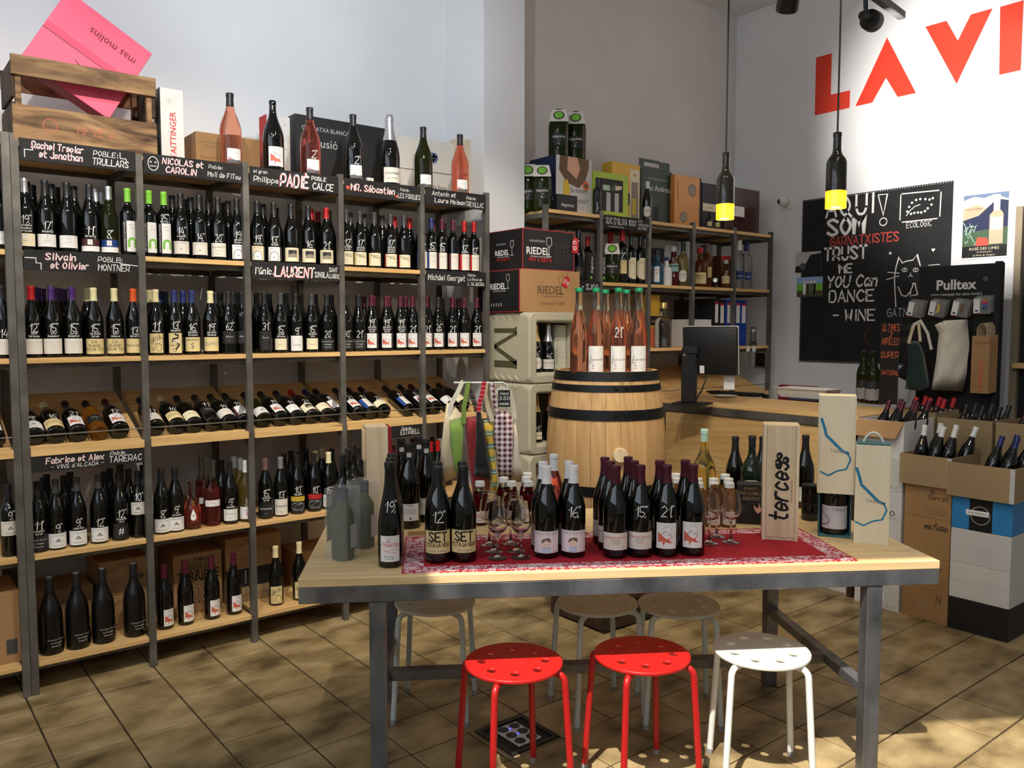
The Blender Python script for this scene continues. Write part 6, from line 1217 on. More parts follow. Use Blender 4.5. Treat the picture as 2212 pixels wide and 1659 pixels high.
# ------------------------------------------------------------------ back shelving contents
B1, B2, B3 = 2.285, 1.850, 1.408
CAPM['q'] = mat('cap_clear', (200, 202, 200), rough=.2); CAPC['q'] = ('grey', (200, 202, 200), .2, 0)
def pet(px, ytop, yb, Y, z, label, tagd=True):
    p = PY(px, yb, Y); p.z = z; s_ = hgt(p, px, ytop) / .262
    t = bottle(p, label, cat='oil bottle', prof='pet', glass='oilpet', cap='k', lab='oil', rz=face_rz(p), sc=s_, name='oil_bottle', group='plastic olive oil bottles')
    if tagd:
        m = MB(); m.add([(-.040, -.020, .262 * .98), (.040, -.020, .262 * .98), (.052, -.064, .185), (-.052, -.064, .185)], [(0, 1, 2, 3)]); m.add([(-.040, -.019, .262 * .98), (.040, -.019, .262 * .98), (.052, -.063, .185), (-.052, -.063, .185)], [(3, 2, 1, 0)])
        o = obj('neck_tag', m.build('neck_tag', PAPER['offwhite']), t); a = Art(); a.disc(0, 0, .030, 'ink', 18); a2 = Art(); a2.disc(0, 0, .024, 'green', 18)
        tl = math.atan2(.044, .262 * .98 - .185)
        for q_, nm, e in ((a, 'badge_rim', .001), (a2, 'badge', .002)): obj(nm, q_.mesh(nm, lambda u, v, e2: (u, -e - e2, v)), t, (0, -.042, .222), (-tl, 0, 0))
    return t
pet(1171, 356, 450, SY + .09, B1, 'green oil bottle with round badge beside the tall oil carton')
pet(1140, 354, 452, SY + .22, B1, 'green oil bottle half behind the pilaster edge')
p0 = PY(1201, 400, SY + .06); bh = hgt(Vector((p0.x, SY + .06, B1)), 1201, 333)
def oli(a, W, H):
    a.poly([(-W * .40, H), (-W * .42, H * .74), (-W * .22, H * .54), (W * .12, H * .46), (W * .30, H * .60), (W * .40, H * .84), (W * .40, H)], 'brown'); a.poly([(-W * .18, H), (-W * .2, H * .76), (W * .06, H * .62), (W * .16, H * .8), (W * .08, H)], 'peach'); a.poly([(-W * .30, H * .56), (-W * .34, H * .04), (-W * .16, H * .04), (-W * .12, H * .46), (-W * .20, H * .60)], 'yellow'); a.disc(W * .32, H * .52, .030, 'orange', 16); a.disc(W * .32, H * .52, .013, 'dgreen', 12)
    a.pr('Ja tenim', W * .12, H * .38, .032, 'dim', fit=W * .6); a.pr("l'oli nou!!", W * .12, H * .20, .032, 'dim', fit=W * .62); [a.line([(-.02, H * (.13 - k * .02)), (W * .3, H * (.13 - k * .02))], .001, 'lgrey') for k in range(3)]
wb = PY(1279, 400, SY + .06).x - p0.x
solid('oil_carton', 'tall oil carton with a picture of pouring oil', 'box', (p0.x + wb / 2, SY + .06, B1), 0, wb, .26, bh, WCARD, oli, side=lambda a, W, H: (a.rect(-W / 2, 0, W / 2, H, 'navy'), a.pr('degustus', W * .36, H * .1, .03, 'chalk', al='l', ang=PI / 2, fit=H * .5)))
for px, yt, wd in ((1207, 237, 'green oil bottle on the tall oil carton, left one'), (1243, 242, 'green oil bottle on the tall oil carton, right one')): pet(px, yt, 330, SY + .16, B1 + bh, wd)
ybox('oil_box', 'small black box lying before the tall oil carton', 'box', 1204, 1247, 421, SY + .01, B1, .045, BCARD, lambda a, W, H: a.pr('degustus', 0, H * .3, .022, 'chalk', fit=W * .75))
ybox('gift_frame_box', 'lime green framed gift box with two silver tubes', 'box', 1282, 1357, 374, SY + .05, B1, .07, mat('lime_card', (176, 205, 62), rough=.5), lambda a, W, H: (a.rect(-W * .34, H * .14, W * .34, H * .86, 'ink'), a.rect(-W * .14, H * .14, -W * .02, H * .56, 'lgrey'), a.rect(W * .10, H * .14, W * .22, H * .56, 'lgrey'), a.poly([(-W * .24, H * .6), (-W * .24, H * .72), (-W * .04, H * .72), (-W * .04, H * .6)], 'mint'), a.poly([(-.01, H * .64), (W * .12, H * .8), (W * .2, H * .74), (W * .06, H * .6)], 'dgreen'), a.poly([(W * .12, H * .62), (W * .3, H * .66), (W * .3, H * .74), (W * .12, H * .72)], 'cream'), a.pr('degustus', 0, H * .04, .014, 'dgreen', fit=W * .4)))
p = PY(1290, 440, SY + .022); p.z = B1; t = bottle(p, 'slim square black oil bottle before the lime green box', cat='oil bottle', prof='bord', glass='matte', cap='k', rz=face_rz(p), sc=hgt(p, 1290, 384) / .3, name='oil_bottle', capz=.20); a = Art(); a.rect(-.018, .02, .018, .17, 'dim'); a.rect(-.016, .022, .016, .168, 'ink'); a.pr('degustus', .006, .03, .014, 'chalk', al='l', ang=PI / 2, fit=.12); obj('print', a.mesh('print', wrapf('bord', .001, 0), .006), t)
ybox('spirit_gift_box', 'yellow gift box with open window showing a bottle', 'box', 1322, 1383, 353, SY + .15, B1, .10, mat('yellow_card', (226, 178, 60), rough=.5), lambda a, W, H: (a.rect(W * .12, H * .04, W * .48, H * .92, 'cream'), a.rect(W * .18, H * .08, W * .42, H * .70, 'taupe'), a.rect(W * .22, H * .14, W * .34, H * .42, 'yellow'), a.disc(W * .3, H * .82, .018, 'gold', 12, .010), a.rect(-W * .5, H * .30, W * .12, H * .50, 'ink')))
t = ybox('handled_carton', 'dark green carry carton with handle slot and white lettering', 'box', 1385, 1452, 368, SY + .14, B1, .12, mat('green_card', (30, 58, 50), rough=.5), lambda a, W, H: (a.pr('VITICULTORS DES DE 1791', 0, H * .82, .012, 'lgrey', fit=W * .66), a.pr('Mas Andreu', W * .02, H * .62, .040, 'chalk', fit=W * .80), a.rect(-W * .1, H * .1, W * .06, H * .34, 'black')))
bw = t.children[0].dimensions.x; bw = (PY(1452, 428, SY + .14) - PY(1385, 428, SY + .14)).x; h1 = hgt(t.location, 1420, 368); h2 = hgt(t.location, 1420, 346)
m = MB(); q = .035; hgx = h2 - h1
for a_ in ((-bw / 2, h1, -bw * .36, h2), (bw * .14, h1, bw / 2 - .01, h2 - .004), (-bw * .36, h1, bw * .14, h1 + hgx * .3), (-bw * .36, h2 - hgx * .3, bw * .14, h2)): m.box(a_[0], .02, a_[1], a_[2], .024, a_[3])
obj('handle', m.build('handle', MATS['green_card']), t)
p = PY(1398, 440, SY + .03); p.z = B1; bottle(p, 'dark beer bottle with purple round label before the green carton', cat='beer bottle', prof='burg', glass='dark', cap='s', lab='glen', rz=face_rz(p), sc=hgt(p, 1398, 392) / .3, name='beer_bottle')
def orng(a, W, H): a.disc(W * .16, H * .74, .045, 'brown', 20); a.disc(W * .16, H * .74, .038, 'taupe', 20); a.disc(-W * .16, H * .20, .040, 'brown', 20); a.disc(-W * .16, H * .20, .034, 'taupe', 20); [a.ring(-W * .16, H * .2, .055 + k * .014, .0016, 'gold', 24) for k in range(3)]; a.pr('GLENMORANGIE', -W * .36, H * .50, .016, 'brown', al='l', ang=PI / 2, fit=H * .42); a.rect(W * .44, 0, W * .5, H, 'ink')
ybox('spirit_gift_box', 'orange whisky gift box with two round windows', 'box', 1457, 1514, 381, SY + .10, B1, .10, mat('orange_card', (214, 146, 70), rough=.4), orng)
ybox('spirit_gift_box', 'black gift box with cream label right of the orange one', 'box', 1516, 1560, 398, SY + .14, B1, .10, BCARD, lambda a, W, H: (a.rect(-W * .46, H * .42, W * .3, H * .58, 'cream'), a.pr('Rosselló', -W * .1, H * .48, .014, 'ink', fit=W * .5)))
ybox('embossed_gift_box', 'glossy dark brown embossed gift box with white card', 'box', 1565, 1640, 407, SY + .12, B1, .14, mat('gloss_brown', (70, 44, 40), rough=.18, bump=.6, bscale=26, coat=.6), lambda a, W, H: (a.rect(-W * .48, H * .38, W * .06, H * .60, 'white'), a.pr('Clos', -W * .2, H * .5, .016, 'ink')))
for px, wd in ((1533, 'small black bottle with number label before the black gift box'), (1550, 'second small black bottle before the black gift box')):
    p = PY(px, 470, SY + .06); p.z = B1; bottle(p, wd, cat='spirit bottle', prof='squat', glass='dark', cap='k', lab='monk', rz=face_rz(p), sc=.56, name='spirit_bottle')
# spirits shelf
def spirit(px, yt, label, prof, glass, cap, lab, price=None, d=.06, off=0., z=B2, capz=None):
    p = PY(px, 590, SY + d); p.z = z; return bottle(p, label, cat='spirit bottle', prof=prof, glass=glass, cap=cap, lab=lab, price=price, rz=face_rz(p, off=off), sc=hgt(p, px, yt) / PROF[prof][-1][0], name='spirit_bottle', group='bottles on the spirits shelf', capz=capz)
spirit(1229, 498, 'dark oil bottle half behind the black glassware carton', 'bord', 'dark', 'k', 'oil')
spirit(1250, 496, 'dark sparkling bottle with chained stopper by the oil tins', 'champ', 'dark', 'k', 'novo', capz=.29)
for x0, x1, wd in ((1264, 1289, 'black oil tin with upright white lettering, left one'), (1299, 1310, 'black oil tin partly behind the shelf post')):
    t = ybox('oil_tin', wd, 'tin', x0, x1, 545, SY + .06, B2, .08, BCARD, lambda a, W, H: (a.pr('degustus', W * .16, H * .30, .022, 'chalk', al='l', ang=PI / 2, fit=H * .55), a.disc(W * .02, H * .16, .010, 'green', 10)))
pet(1322, 525, 600, SY + .07, B2, 'oil bottle with slipped badge tag on the spirits shelf')
spirit(1344, 498, 'red-capped vermouth bottle with yellow label', 'bord', 'dark', 'r', 'yell', '7')
spirit(1269, 512, 'red-capped dark bottle behind the oil tins', 'bord', 'dark', 'r', None, d=.22); spirit(1318, 503, 'red-capped dark bottle behind the slipped badge oil bottle', 'bord', 'dark', 'r', None, d=.22)
spirit(1363, 508, 'dark bottle with tall half-round cream label, left of its twin', 'bord', 'dark', 'k', 'cisa', capz=.29); spirit(1383, 509, 'dark bottle with tall half-round cream label, right twin', 'bord', 'dark', 'k', 'cisa', capz=.29)
spirit(1398, 549, 'squat dark bottle with round cream label behind the post', 'squat', 'dark', 'k', 'glen')
spirit(1419, 540, 'square blue gin bottle with slim white label', 'squat', 'bluegl', 'k', 'bombay'); spirit(1440, 556, 'small white porcelain flask with blue cap', 'squat', 'porc', 'b', None)
spirit(1455, 533, 'deep red spirit bottle with mint label, price 16', 'squat', 'cranb', 'q', 'drap', '16', d=.11); spirit(1475, 524, 'whisky bottle with white oval label', 'bord', 'gold', 'k', 'glen', d=.05)
ybox('spirit_carton', 'grey carton behind the deep red spirit bottle', 'box', 1436, 1464, 530, SY + .25, B2, .10, WCARD); ybox('spirit_carton', 'white carton beside the oval label whisky', 'box', 1484, 1501, 522, SY + .16, B2, .09, WCARD)
ybox('spirit_carton', 'black carton behind the blue gin bottle', 'box', 1409, 1434, 536, SY + .26, B2, .10, BCARD)
spirit(1512, 536, 'short whisky bottle with red wax and parchment label', 'squat', 'brownsp', 'r', 'maker'); spirit(1528, 526, 'tall amber bottle with orange label', 'bord', 'brownsp', 't', 'orsp', d=.10); spirit(1519, 530, 'dark-capped bottle behind the red wax whisky', 'bord', 'dark', 'k', None, d=.2)
p = PY(1545, 600, SY + .05); p.z = B2; t = thing('desk_camera', 'small black round webcam on a foot among the spirits', 'camera', p, face_rz(p))
obj('foot', MB().lathe([(0, 0), (0, .030), (.010, .026), (.022, .014), (.034, .012), (.034, 0)], 20).build('foot', CAPM['k']), t); m = MB().lathe([(-.024, 0), (-.02, .018), (-.008, .0265), (.008, .0265), (.02, .018), (.024, 0)], 20); obj('head', m.build('head', CAPM['k']), t, (0, 0, .058)); m = MB().lathe([(.0, .017), (.004, .016), (.004, .008), (.002, .0)], 18); obj('lens_ring', m.build('lens_ring', CAPM['s']), t, (0, -.0235, .058), (PI / 2, 0, 0))
ybox('spirit_carton', 'brown and red whisky carton behind the small whisky bottle', 'box', 1557, 1580, 553, SY + .14, B2, .08, mat('brown_card', (92, 52, 44), rough=.5), lambda a, W, H: (a.rect(-W / 2, H * .86, W / 2, H, 'red'), a.rect(-W / 2, 0, W / 2, H * .1, 'red')))
spirit(1568, 562, 'small amber whisky bottle, price 3, before the brown carton', 'squat', 'brownsp', 'q', 'monk', '3')
spirit(1596, 520, 'tall clear vodka bottle with blue mountain label, left twin', 'bord', 'clear', 'w', 'vodka'); spirit(1612, 522, 'tall clear vodka bottle with blue mountain label, right twin', 'bord', 'clear', 'b', 'vodka', d=.09)
# office shelf
ybox('spirit_gift_box', 'yellow gift box standing on the office shelf', 'box', 1400, 1425, 637, SY + .12, B3, .09, MATS['yellow_card'], lambda a, W, H: (a.rect(-W / 2, H * .42, W / 2, H * .60, 'ink'), a.pr('RAW', W * .1, H * .47, .022, 'gold'), a.rect(-W * .3, 0, W * .4, H * .38, 'orange')))
spirit(1434, 654, 'clear spirit bottle with gold stopper on the office shelf', 'squat', 'clear', 'f', None, z=B3)
for x0, x1, yt, mt, lb in ((1543, 1552, 645, BCARD, 'black lever arch binder, left one'), (1554, 1565, 648, BCARD, 'black lever arch binder, right one'), (1568, 1583, 647, mat('binder_blue', (24, 64, 160), rough=.45), 'blue lever arch binder partly behind the post'), (1588, 1599, 648, MATS.get('binder_blue'), 'blue lever arch binder, middle one'), (1600, 1612, 649, MATS.get('binder_blue'), 'blue lever arch binder, right end')):
    ybox('ring_binder', lb, 'binder', x0, x1, yt, SY + .07, B3, .27, mt or MATS['binder_blue'], lambda a, W, H: (a.rect(-W * .34, H * .50, W * .34, H * .88, 'white'), a.rect(-W * .34, H * .88, W * .34, H * .93, 'redtag'), a.ring(0, H * .22, .010, .003, 'lgrey')), group='ring binders on the office shelf')
ybox('black_carton', 'wide black carton behind the monitor on the office shelf', 'box', 1488, 1526, 648, SY + .22, B3, .15, BCARD)
tag(ybox('paper_pile', 'stack of white papers lying on the office shelf', 'papers', 1495, 1536, 690, SY + .08, B3, .2, WCARD), 'white papers standing on the office shelf before the black carton', 'papers')
p = PY(1627, 740, SY + .08); p.z = B3; t = thing('cordless_phone', 'black cordless phone upright in its cradle', 'phone', p, face_rz(p))
obj('cradle', MB().cbox(-.032, -.03, 0, .032, .04, .022, .004).build('cradle', CAPM['k']), t); obj('handset', MB().cbox(-.021, -.012, .0225, .021, .012, .148, .006).build('handset', CAPM['k']), t, rot=(-.08, 0, 0)); a = Art(); a.rect(-.014, .105, .014, .13, 'lgrey'); [a.rect(-.013 + (k % 3) * .010, .092 - (k // 3) * .011, -.006 + (k % 3) * .010, .098 - (k // 3) * .011, 'dim') for k in range(15)]; a.flat('keypad', t, -.0125 - .0005, rot=(-.08, 0, 0))
for x0, y0, s_ in ((1593, 758, .02), (1615, 768, -.25), (1629, 758, .05)):
    p = PY(x0, y0, SY - .014); tag(obj('paper_note', MB().box(-.022, 0, -.04, .022, .0008, 0).build('paper_note', PAPER['white']), None, (p.x, p.y, B3 - .004), (0, s_, 0)), 'white paper note stuck on the office shelf edge', 'note', 'paper notes on the shelf edge')
p = PX(1644, 776, WC - .001); t = thing('thermostat', 'dark square wall thermostat with green symbol', 'thermostat', p, -PI / 2)
obj('frame', MB().cbox(-.055, -.012, -.075, .055, 0, .065, .002).build('frame', mat('alu_grey', (170, 172, 174), rough=.4, metal=.4)), t); obj('screen', MB().cbox(-.044, -.0135, -.06, .044, -.0122, .052, .0004).build('screen', BCARD), t); a = Art(); a.hand('3', 0, -.012, .016, 'green'); a.flat('symbol', t, -.0142)

# ------------------------------------------------------------------ on the counter
p = PZ(1488, 874, CH_); t = thing('computer_monitor', 'black computer monitor seen from behind on the counter', 'monitor', p, face_rz(p, off=-.28)); BP = mat('black_plastic', (26, 26, 28), rough=.45, var=.04)
obj('base', MB().cbox(-.10, -.06, 0, .13, .12, .012, .004).build('base', BP), t); obj('stand', MB().cbox(-.048, -.022, .0125, .048, .022, .37, .006).build('stand', BP), t); obj('arm', MB().cbox(-.04, -.03, .33, .06, .055, .385, .006).build('arm', BP), t)
obj('housing', MB().cbox(-.05, .056, .19, .30, .10, .50, .01).build('housing', BP), t, rot=(.12, 0, 0)); obj('bezel', MB().cbox(-.053, .1005, .186, .303, .112, .504, .004).build('bezel', mat('bezel_silver', (180, 178, 170), rough=.4)), t, rot=(.12, 0, 0))
obj('cable', MB().tube([(.10, .06, .22), (.10, .03, .16), (.08, .02, .10), (.04, .03, .03), (.0, .03, .014)], .005, 8).build('cable', BP), t); m = MB(); m.box(.06, .0545, .2, .09, .0558, .25); obj('sticker', m.build('sticker', PAPER['white']), t, rot=(.12, 0, 0)); obj('logo', MB().box(-.036, -.0235, .32, -.020, -.0222, .337).build('logo', CAPM['s']), t)
m = MB(); m.box(.20, .10, .10, .27, .101, .19); obj('note', m.build('note', PAPER['white']), t)
p = PZ(1585, 853, CH_); t = thing('keyboard', 'black computer keyboard lying on the counter', 'keyboard', (p.x, p.y, CH_ + .0005), -PI / 2 + .1); obj('body', MB().cbox(-.22, -.07, 0, .22, .07, .018, .004).build('body', BP), t); km = MB().cbox(-.008, -.008, .0182, .008, .008, .022, .0015).build('key', mat('key_black', (34, 34, 36), rough=.5))
for i in range(12):
    for j in range(5): obj('key', km, t, (-.198 + i * .036, -.052 + j * .026, 0))
p = PZ(1566, 858, CH_); t = thing('change_dish', 'small white dish with red pattern on the counter edge', 'dish', (p.x, p.y, CH_ + .0005), 0); obj('dish', MB().lathe([(0, 0), (0, .05), (.012, .085), (.014, .084), (.004, .05), (.004, 0)], 26).build('dish', GL['porc']), t); obj('pattern', MB().lathe([(.0045, 0), (.0045, .04), (.0046, .04), (.0046, 0)], 18).build('pattern', INK('red')), t)
p = PZ(1745, 862, CH_); t = thing('white_tray', 'shallow white plastic tray resting on papers on the counter', 'tray', (p.x, p.y, CH_ + .012), -PI / 2 + .05); m = MB(); W1, D1, W2, D2, hh = .19, .11, .165, .088, .062
def rl(w_, d_, z): return [(-w_, -d_, z), (w_, -d_, z), (w_, d_, z), (-w_, d_, z)]
loft(m, [rl(W2, D2, 0), rl(W1, D1, hh), rl(W1 + .012, D1 + .012, hh), rl(W1 + .012, D1 + .012, hh + .003), rl(W1 - .003, D1 - .003, hh + .003), rl(W2 - .003, D2 - .003, .004)]); m.add(rl(W2, D2, 0), [(0, 3, 2, 1)]); m.add(rl(W2 - .003, D2 - .003, .004), [(0, 1, 2, 3)]); obj('tray', m.build('tray', mat('tray_white', (226, 222, 214), rough=.4)), t)
tag(obj('paper_pad', MB().cbox(-.14, -.10, 0, .14, .10, .011, .001).build('paper_pad', mat('pad_dark', (44, 44, 70), rough=.6)), None, (p.x + .0, p.y - .02, CH_ + .0005), (0, 0, .2)), 'dark pad of papers under the white tray', 'papers')
p = PZ(1874, 872, CH_); tag(obj('wooden_board', MB().cbox(-.075, -.13, 0, .11, .19, .022, .002).build('wooden_board', PINE_Y), None, (p.x + .06, p.y + .03, CH_ + .0005)), 'pale wooden board at the counter end under two bottles', 'board')
for px, py, yt, wd in ((1864, 866, 757, 'dark bottle with white wave pattern, left of its twin on board'), (1884, 869, 758, 'dark bottle with white wave pattern, right twin on board')):
    q = PZ(px, py, CH_ + .023); bottle(q, wd, prof='burg', glass='olive', cap='k', lab='wave', rz=face_rz(q), sc=hgt(q, px, yt) / .3, capz=.285, group='wave pattern bottles on the counter')
q = PZ(1905, 873, CH_ + .023); t = thing('counter_placard', 'tall black chalk placard behind two bottles on the counter', 'sign', (q.x + .045, q.y - .02, CH_ + .023), -PI / 2 - .2); hp = hgt(Vector((q.x + .045, q.y - .02, CH_ + .023)), 1905, 697)
obj('board', MB().cbox(-.075, 0, 0, .06, .006, hp, .001).build('board', BLK), t); a = Art()
for tx, v, h, u in (('ULTiMES', .90, .040, 0), ('2', .82, .034, 0), ('AMPOLLES!', .73, .040, 0), ('SUPER', .57, .036, -.005), ('NATURAL', .36, .028, .005)): a.hand(tx, u, hp * v, h, 'orange', fit=.125, wd=.11)
a.flat('lettering', t, -.0008)
# chairs / bag glimpsed behind the counter
t = thing('red_chair', 'red padded chair back behind the counter', 'chair', (5.50, 3.50, 0), -PI / 2); cm = mat('chair_red', (126, 26, 34), rough=.8); obj('backrest', MB().cbox(-.17, 0, .82, .17, .05, 1.12, .02).build('backrest', cm), t); obj('seat', MB().cbox(-.2, -.42, .44, .2, -.02, .5, .02).build('seat', cm), t); [obj('leg', MB().cbox(x - .014, y - .014, 0, x + .014, y + .014, .439, .002).build('leg', STEELD), t) for x in (-.17, .17) for y in (-.39, -.05)]; [obj('back_post', MB().cbox(x - .012, .005, .501, x + .012, .03, .819, .002).build('back_post', STEELD), t) for x in (-.13, .13)]

# ------------------------------------------------------------------ pink sparkling bottles on the barrel
bz = BZ + BH - .0215; GS2 = mat('crown_green', (24, 138, 92), rough=.4, metal=.3); CAPM['h'] = GS2; CAPC['h'] = ('green', (24, 138, 92), .4, .3)
for i, (px, py, lb, pc, wd) in enumerate(((1250, 778, None, None, 'pink sparkling bottle with no front label on the barrel'), (1287, 779, 'part', None, 'pink sparkling bottle, white label, next to the unlabelled one on barrel'), (1335, 779, 'part', '21', 'pink sparkling bottle, price 21, on the barrel'), (1379, 777, 'part', None, 'pink sparkling bottle, white label, right of the priced one on barrel'), (1307, 770, None, None, 'pink sparkling bottle in the rear, left one, on barrel'), (1352, 770, None, None, 'pink sparkling bottle in the rear, right one, on barrel'))):
    dep = 4.22 if i < 4 else 4.42; b = PH(px, py, dep); b.z = bz
    bottle(b, wd, cat='sparkling wine', prof='soda', glass='rosep', cap='h', lab=lb, price=pc, rz=face_rz(b), group='pink bottles on the barrel', sc=(1.08, 1.08, hgt(b, px, 622 if i < 4 else 626) / .32), pricez=.135, name='sparkling_bottle')
# ------------------------------------------------------------------ right-hand wall
z0, y0c, bw, bh_ = 1.278, 3.242, 1.165, 1.292
bbT = thing('blackboard', 'big wall blackboard with hand-lettered slogans and cat drawing', 'blackboard', (WC - .0145, y0c, z0), -PI / 2)
obj('board', MB().cbox(-bw / 2, .001, 0, bw / 2, .0138, bh_, .001).build('board', BLK), bbT)
def bb(px, py): q = PX(px, py, WC - .0145); return (y0c - q.y, q.z - z0)
a = Art()
def bt(tx, x0, yb, x1, yt, col='chalk', wd=.13, slant=.0, fn='hand'):
    u0, v0 = bb(x0, yb); u1, _ = bb(x1, yb); _, v1 = bb(x0, yt); hh = (v1 - v0) * .82; a._txt(hand(tx, hh, wd, slant), tx, u0, v0 + .1 * (v1 - v0), 0, col, 'l', u1 - u0, 0)
bt('AQUI', 1785, 474, 1885, 427, wd=.14); bt('SOM', 1788, 513, 1890, 473, wd=.20); bt('GARNATXISTES', 1793, 534, 1940, 512, 'coral', wd=.14); bt('TRUST', 1781, 566, 1871, 535, wd=.20); bt('ME', 1813, 592, 1848, 570, wd=.20); bt('YOU Can', 1786, 624, 1892, 596, wd=.17, slant=.15); bt('DANCE', 1791, 655, 1889, 627, wd=.16); bt('- WiNE', 1800, 695, 1890, 668, wd=.15); bt('GATNAU', 1916, 686, 1984, 665, 'lgrey', wd=.12); bt('ECOLÒGIC', 1958, 494, 2012, 480, wd=.11); bt('Stop', 1935, 714, 1972, 695, 'dim', wd=.09); bt('bad', 1936, 740, 1962, 722, 'dim', wd=.09)
def bl_(pts, w_=.008, c='chalk'): a.line([bb(*p) for p in pts], w_, c)
bl_([(1897, 421), (1917, 419), (1908, 465), (1897, 421)]); a.ring(*bb(1908, 479), .028, .007, 'chalk')
bl_([(1946, 422), (1944, 475)]); bl_([(1948, 419), (2028, 411)]); bl_([(2033, 415), (2030, 467)]); bl_([(1949, 480), (2024, 472)])
for px, py in ((1960, 457), (1964, 447), (1970, 438), (1979, 432), (1988, 430), (1999, 430), (2008, 431), (2015, 428), (2012, 442), (2004, 450), (1998, 456), (1990, 459), (1983, 459), (1975, 460), (1968, 462)): a.disc(*bb(px, py), .009, 'chalk', 6)
bl_([(1958, 466), (1966, 455), (1976, 446), (1987, 442)], .006)
bl_([(1935, 662), (1932, 600), (1936, 575), (1942, 556), (1949, 568), (1958, 564), (1972, 562), (1981, 550), (1988, 574)]); bl_([(1917, 588), (1942, 590)], .006); bl_([(1915, 604), (1942, 596)], .006)
for e in (1954, 1978): a.ring(*bb(e, 583), .018, .005, 'chalk', ry=.013); bl_([(e, 580), (e, 587)], .005)
bl_([(1963, 598), (1967, 594), (1971, 598)], .005); bl_([(1967, 590), (1967, 594)], .005); bl_([(1940, 620), (1948, 638), (1958, 640), (1966, 630)]); bl_([(1966, 640), (1968, 625), (1972, 618), (1972, 612), (1977, 612), (1978, 620), (1982, 636), (1966, 640)]); a.disc(*bb(1923, 547), .010, 'chalk', 10); heart(a, *bb(2016, 540), .014, 'chalk'); bl_([(2006, 573), (2030, 571)], .005)
bl_([(1882, 707), (1870, 718), (1868, 735), (1880, 748)], .012, 'burg')
for k in range(64): a.disc(-bw / 2 + bw * (k + .5) / 64, bh_ - .008, .0032, 'chalk', 5)
for k in range(60): a.disc(-bw / 2 + .008, bh_ * (k + .5) / 60, .0030, 'chalk', 5)
for k in range(60): a.disc(-bw / 2 + bw * (k + .5) / 60, .008, .0030, 'chalk', 5)
a.flat('lettering', bbT, .0002)
# poster
p = PX(2125, 559, WC - .004); pw, ph = .31, PX(2125, 415, WC).z - PX(2125, 559, WC).z
t = thing('wall_poster', 'art-deco style wine poster with pink bottle and mountains', 'poster', p, -PI / 2); obj('sheet', MB().box(-pw / 2, 0, 0, pw / 2, .002, ph).build('sheet', PAPER['white']), t); a = Art(); w_ = pw / 2 - .012; b_ = .012
a.rect(-w_, b_, w_, ph - .012, 'sky'); hgt_ = ph - .024
def pp(u, v): return (-w_ + u * 2 * w_, b_ + v * hgt_)
L2 = Art(); L2.poly([pp(0, .72), pp(0, .92), pp(.25, .97), pp(.45, .93), pp(.7, .98), pp(1, .88), pp(1, .6), pp(0, .6)], 'cream'); L3 = Art(); L3.poly([pp(0, .5), pp(0, .78), pp(.3, .84), pp(.6, .74), pp(.6, .5)], 'peach'); L3.poly([pp(0, .35), pp(0, .6), pp(.35, .66), pp(.75, .9), pp(1, .86), pp(1, .35)], 'navy'); L3.poly([pp(0, .18), pp(0, .40), pp(1, .46), pp(1, .18)], 'dgreen'); L3.rect(*pp(0, 0), *pp(1, .18), 'black'); L4 = Art(); L4.poly([pp(.30, .18), pp(.34, .32), pp(.56, .30), pp(.6, .18)], 'coral'); L4.poly([pp(.60, .20), pp(.60, .66), pp(.68, .72), pp(.84, .72), pp(.90, .66), pp(.90, .20)], 'peach'); L4.rect(*pp(.68, .72), *pp(.82, .97), 'white'); L4.rect(*pp(.62, .42), *pp(.88, .62), 'skin')
for k in range(26): rr = random.Random(k); u, v = rr.uniform(.02, .28), rr.uniform(.2, .5); L4.line([pp(u, v), pp(u + rr.uniform(-.08, .08), v + rr.uniform(.02, .1))], .004, 'mint')
L4.pr('ROSÉ DES CIMES', *pp(.5, .115), .018, 'cream', fit=w_ * 1.8); L4.pr('- ALTITUDE 597M -', *pp(.5, .07), .009, 'cream'); L4.pr('Le Rosé du Canigou', *pp(.5, .02), .012, 'cream', shear=.25, fit=w_ * 1.4); L4.pr('MAISON ALBERA', *pp(.25, .76), .010, 'ink', fit=w_ * .7)
for k, (q, nm) in enumerate(((a, 'picture_sky'), (L2, 'picture_snow'), (L3, 'picture_hills'), (L4, 'picture_bottle'))): q.flat(nm, t, -.0005 - k * .0005)
# pinned photographs and camera dome
for i, (px, py, x1, y1) in enumerate(((1718, 588, 1772, 545), (1721, 641, 1776, 599))):
    q = PX((px + x1) / 2, py, WC - .0175); w_ = abs(PX(px, py, WC).y - PX(x1, py, WC).y); h_ = PX(px, y1, WC).z - PX(px, py, WC).z
    t = thing('pinned_photo', ['black and white photo pinned at the blackboard edge', 'colour photo of four people pinned at the blackboard edge'][i], 'photo', (WC - .019, q.y, q.z), -PI / 2); obj('print', MB().box(-w_ / 2, 0, 0, w_ / 2, .0012, h_).build('print', PAPER['offwhite']), t); a = Art(); a2 = Art()
    if i == 0: a.rect(-w_ / 2, 0, w_ / 2, h_, 'lgrey'); a2.poly([(-w_ / 2, 0), (-w_ / 2, h_ * .3), (-w_ * .1, h_ * .4), (w_ * .1, h_ * .85), (w_ / 2, h_ * .9), (w_ / 2, 0)], 'ink'); a2.disc(-w_ * .2, h_ * .3, .03, 'dim', 8)
    else:
        a.rect(-w_ / 2, h_ * .66, w_ / 2, h_, 'lblue'); a.rect(-w_ / 2, h_ * .3, w_ / 2, h_ * .66, 'green'); a.rect(-w_ / 2, 0, w_ / 2, h_ * .3, 'olive')
        for k, c in enumerate(('white', 'burg', 'dim', 'ink')): u = w_ * (-.2 + .13 * k); a2.rect(u - .012, h_ * .12, u + .012, h_ * .66, c); a2.disc(u, h_ * .74, .012, 'skin', 8)
    a.flat('picture', t, -.0005); a2.flat('figures', t, -.0010)
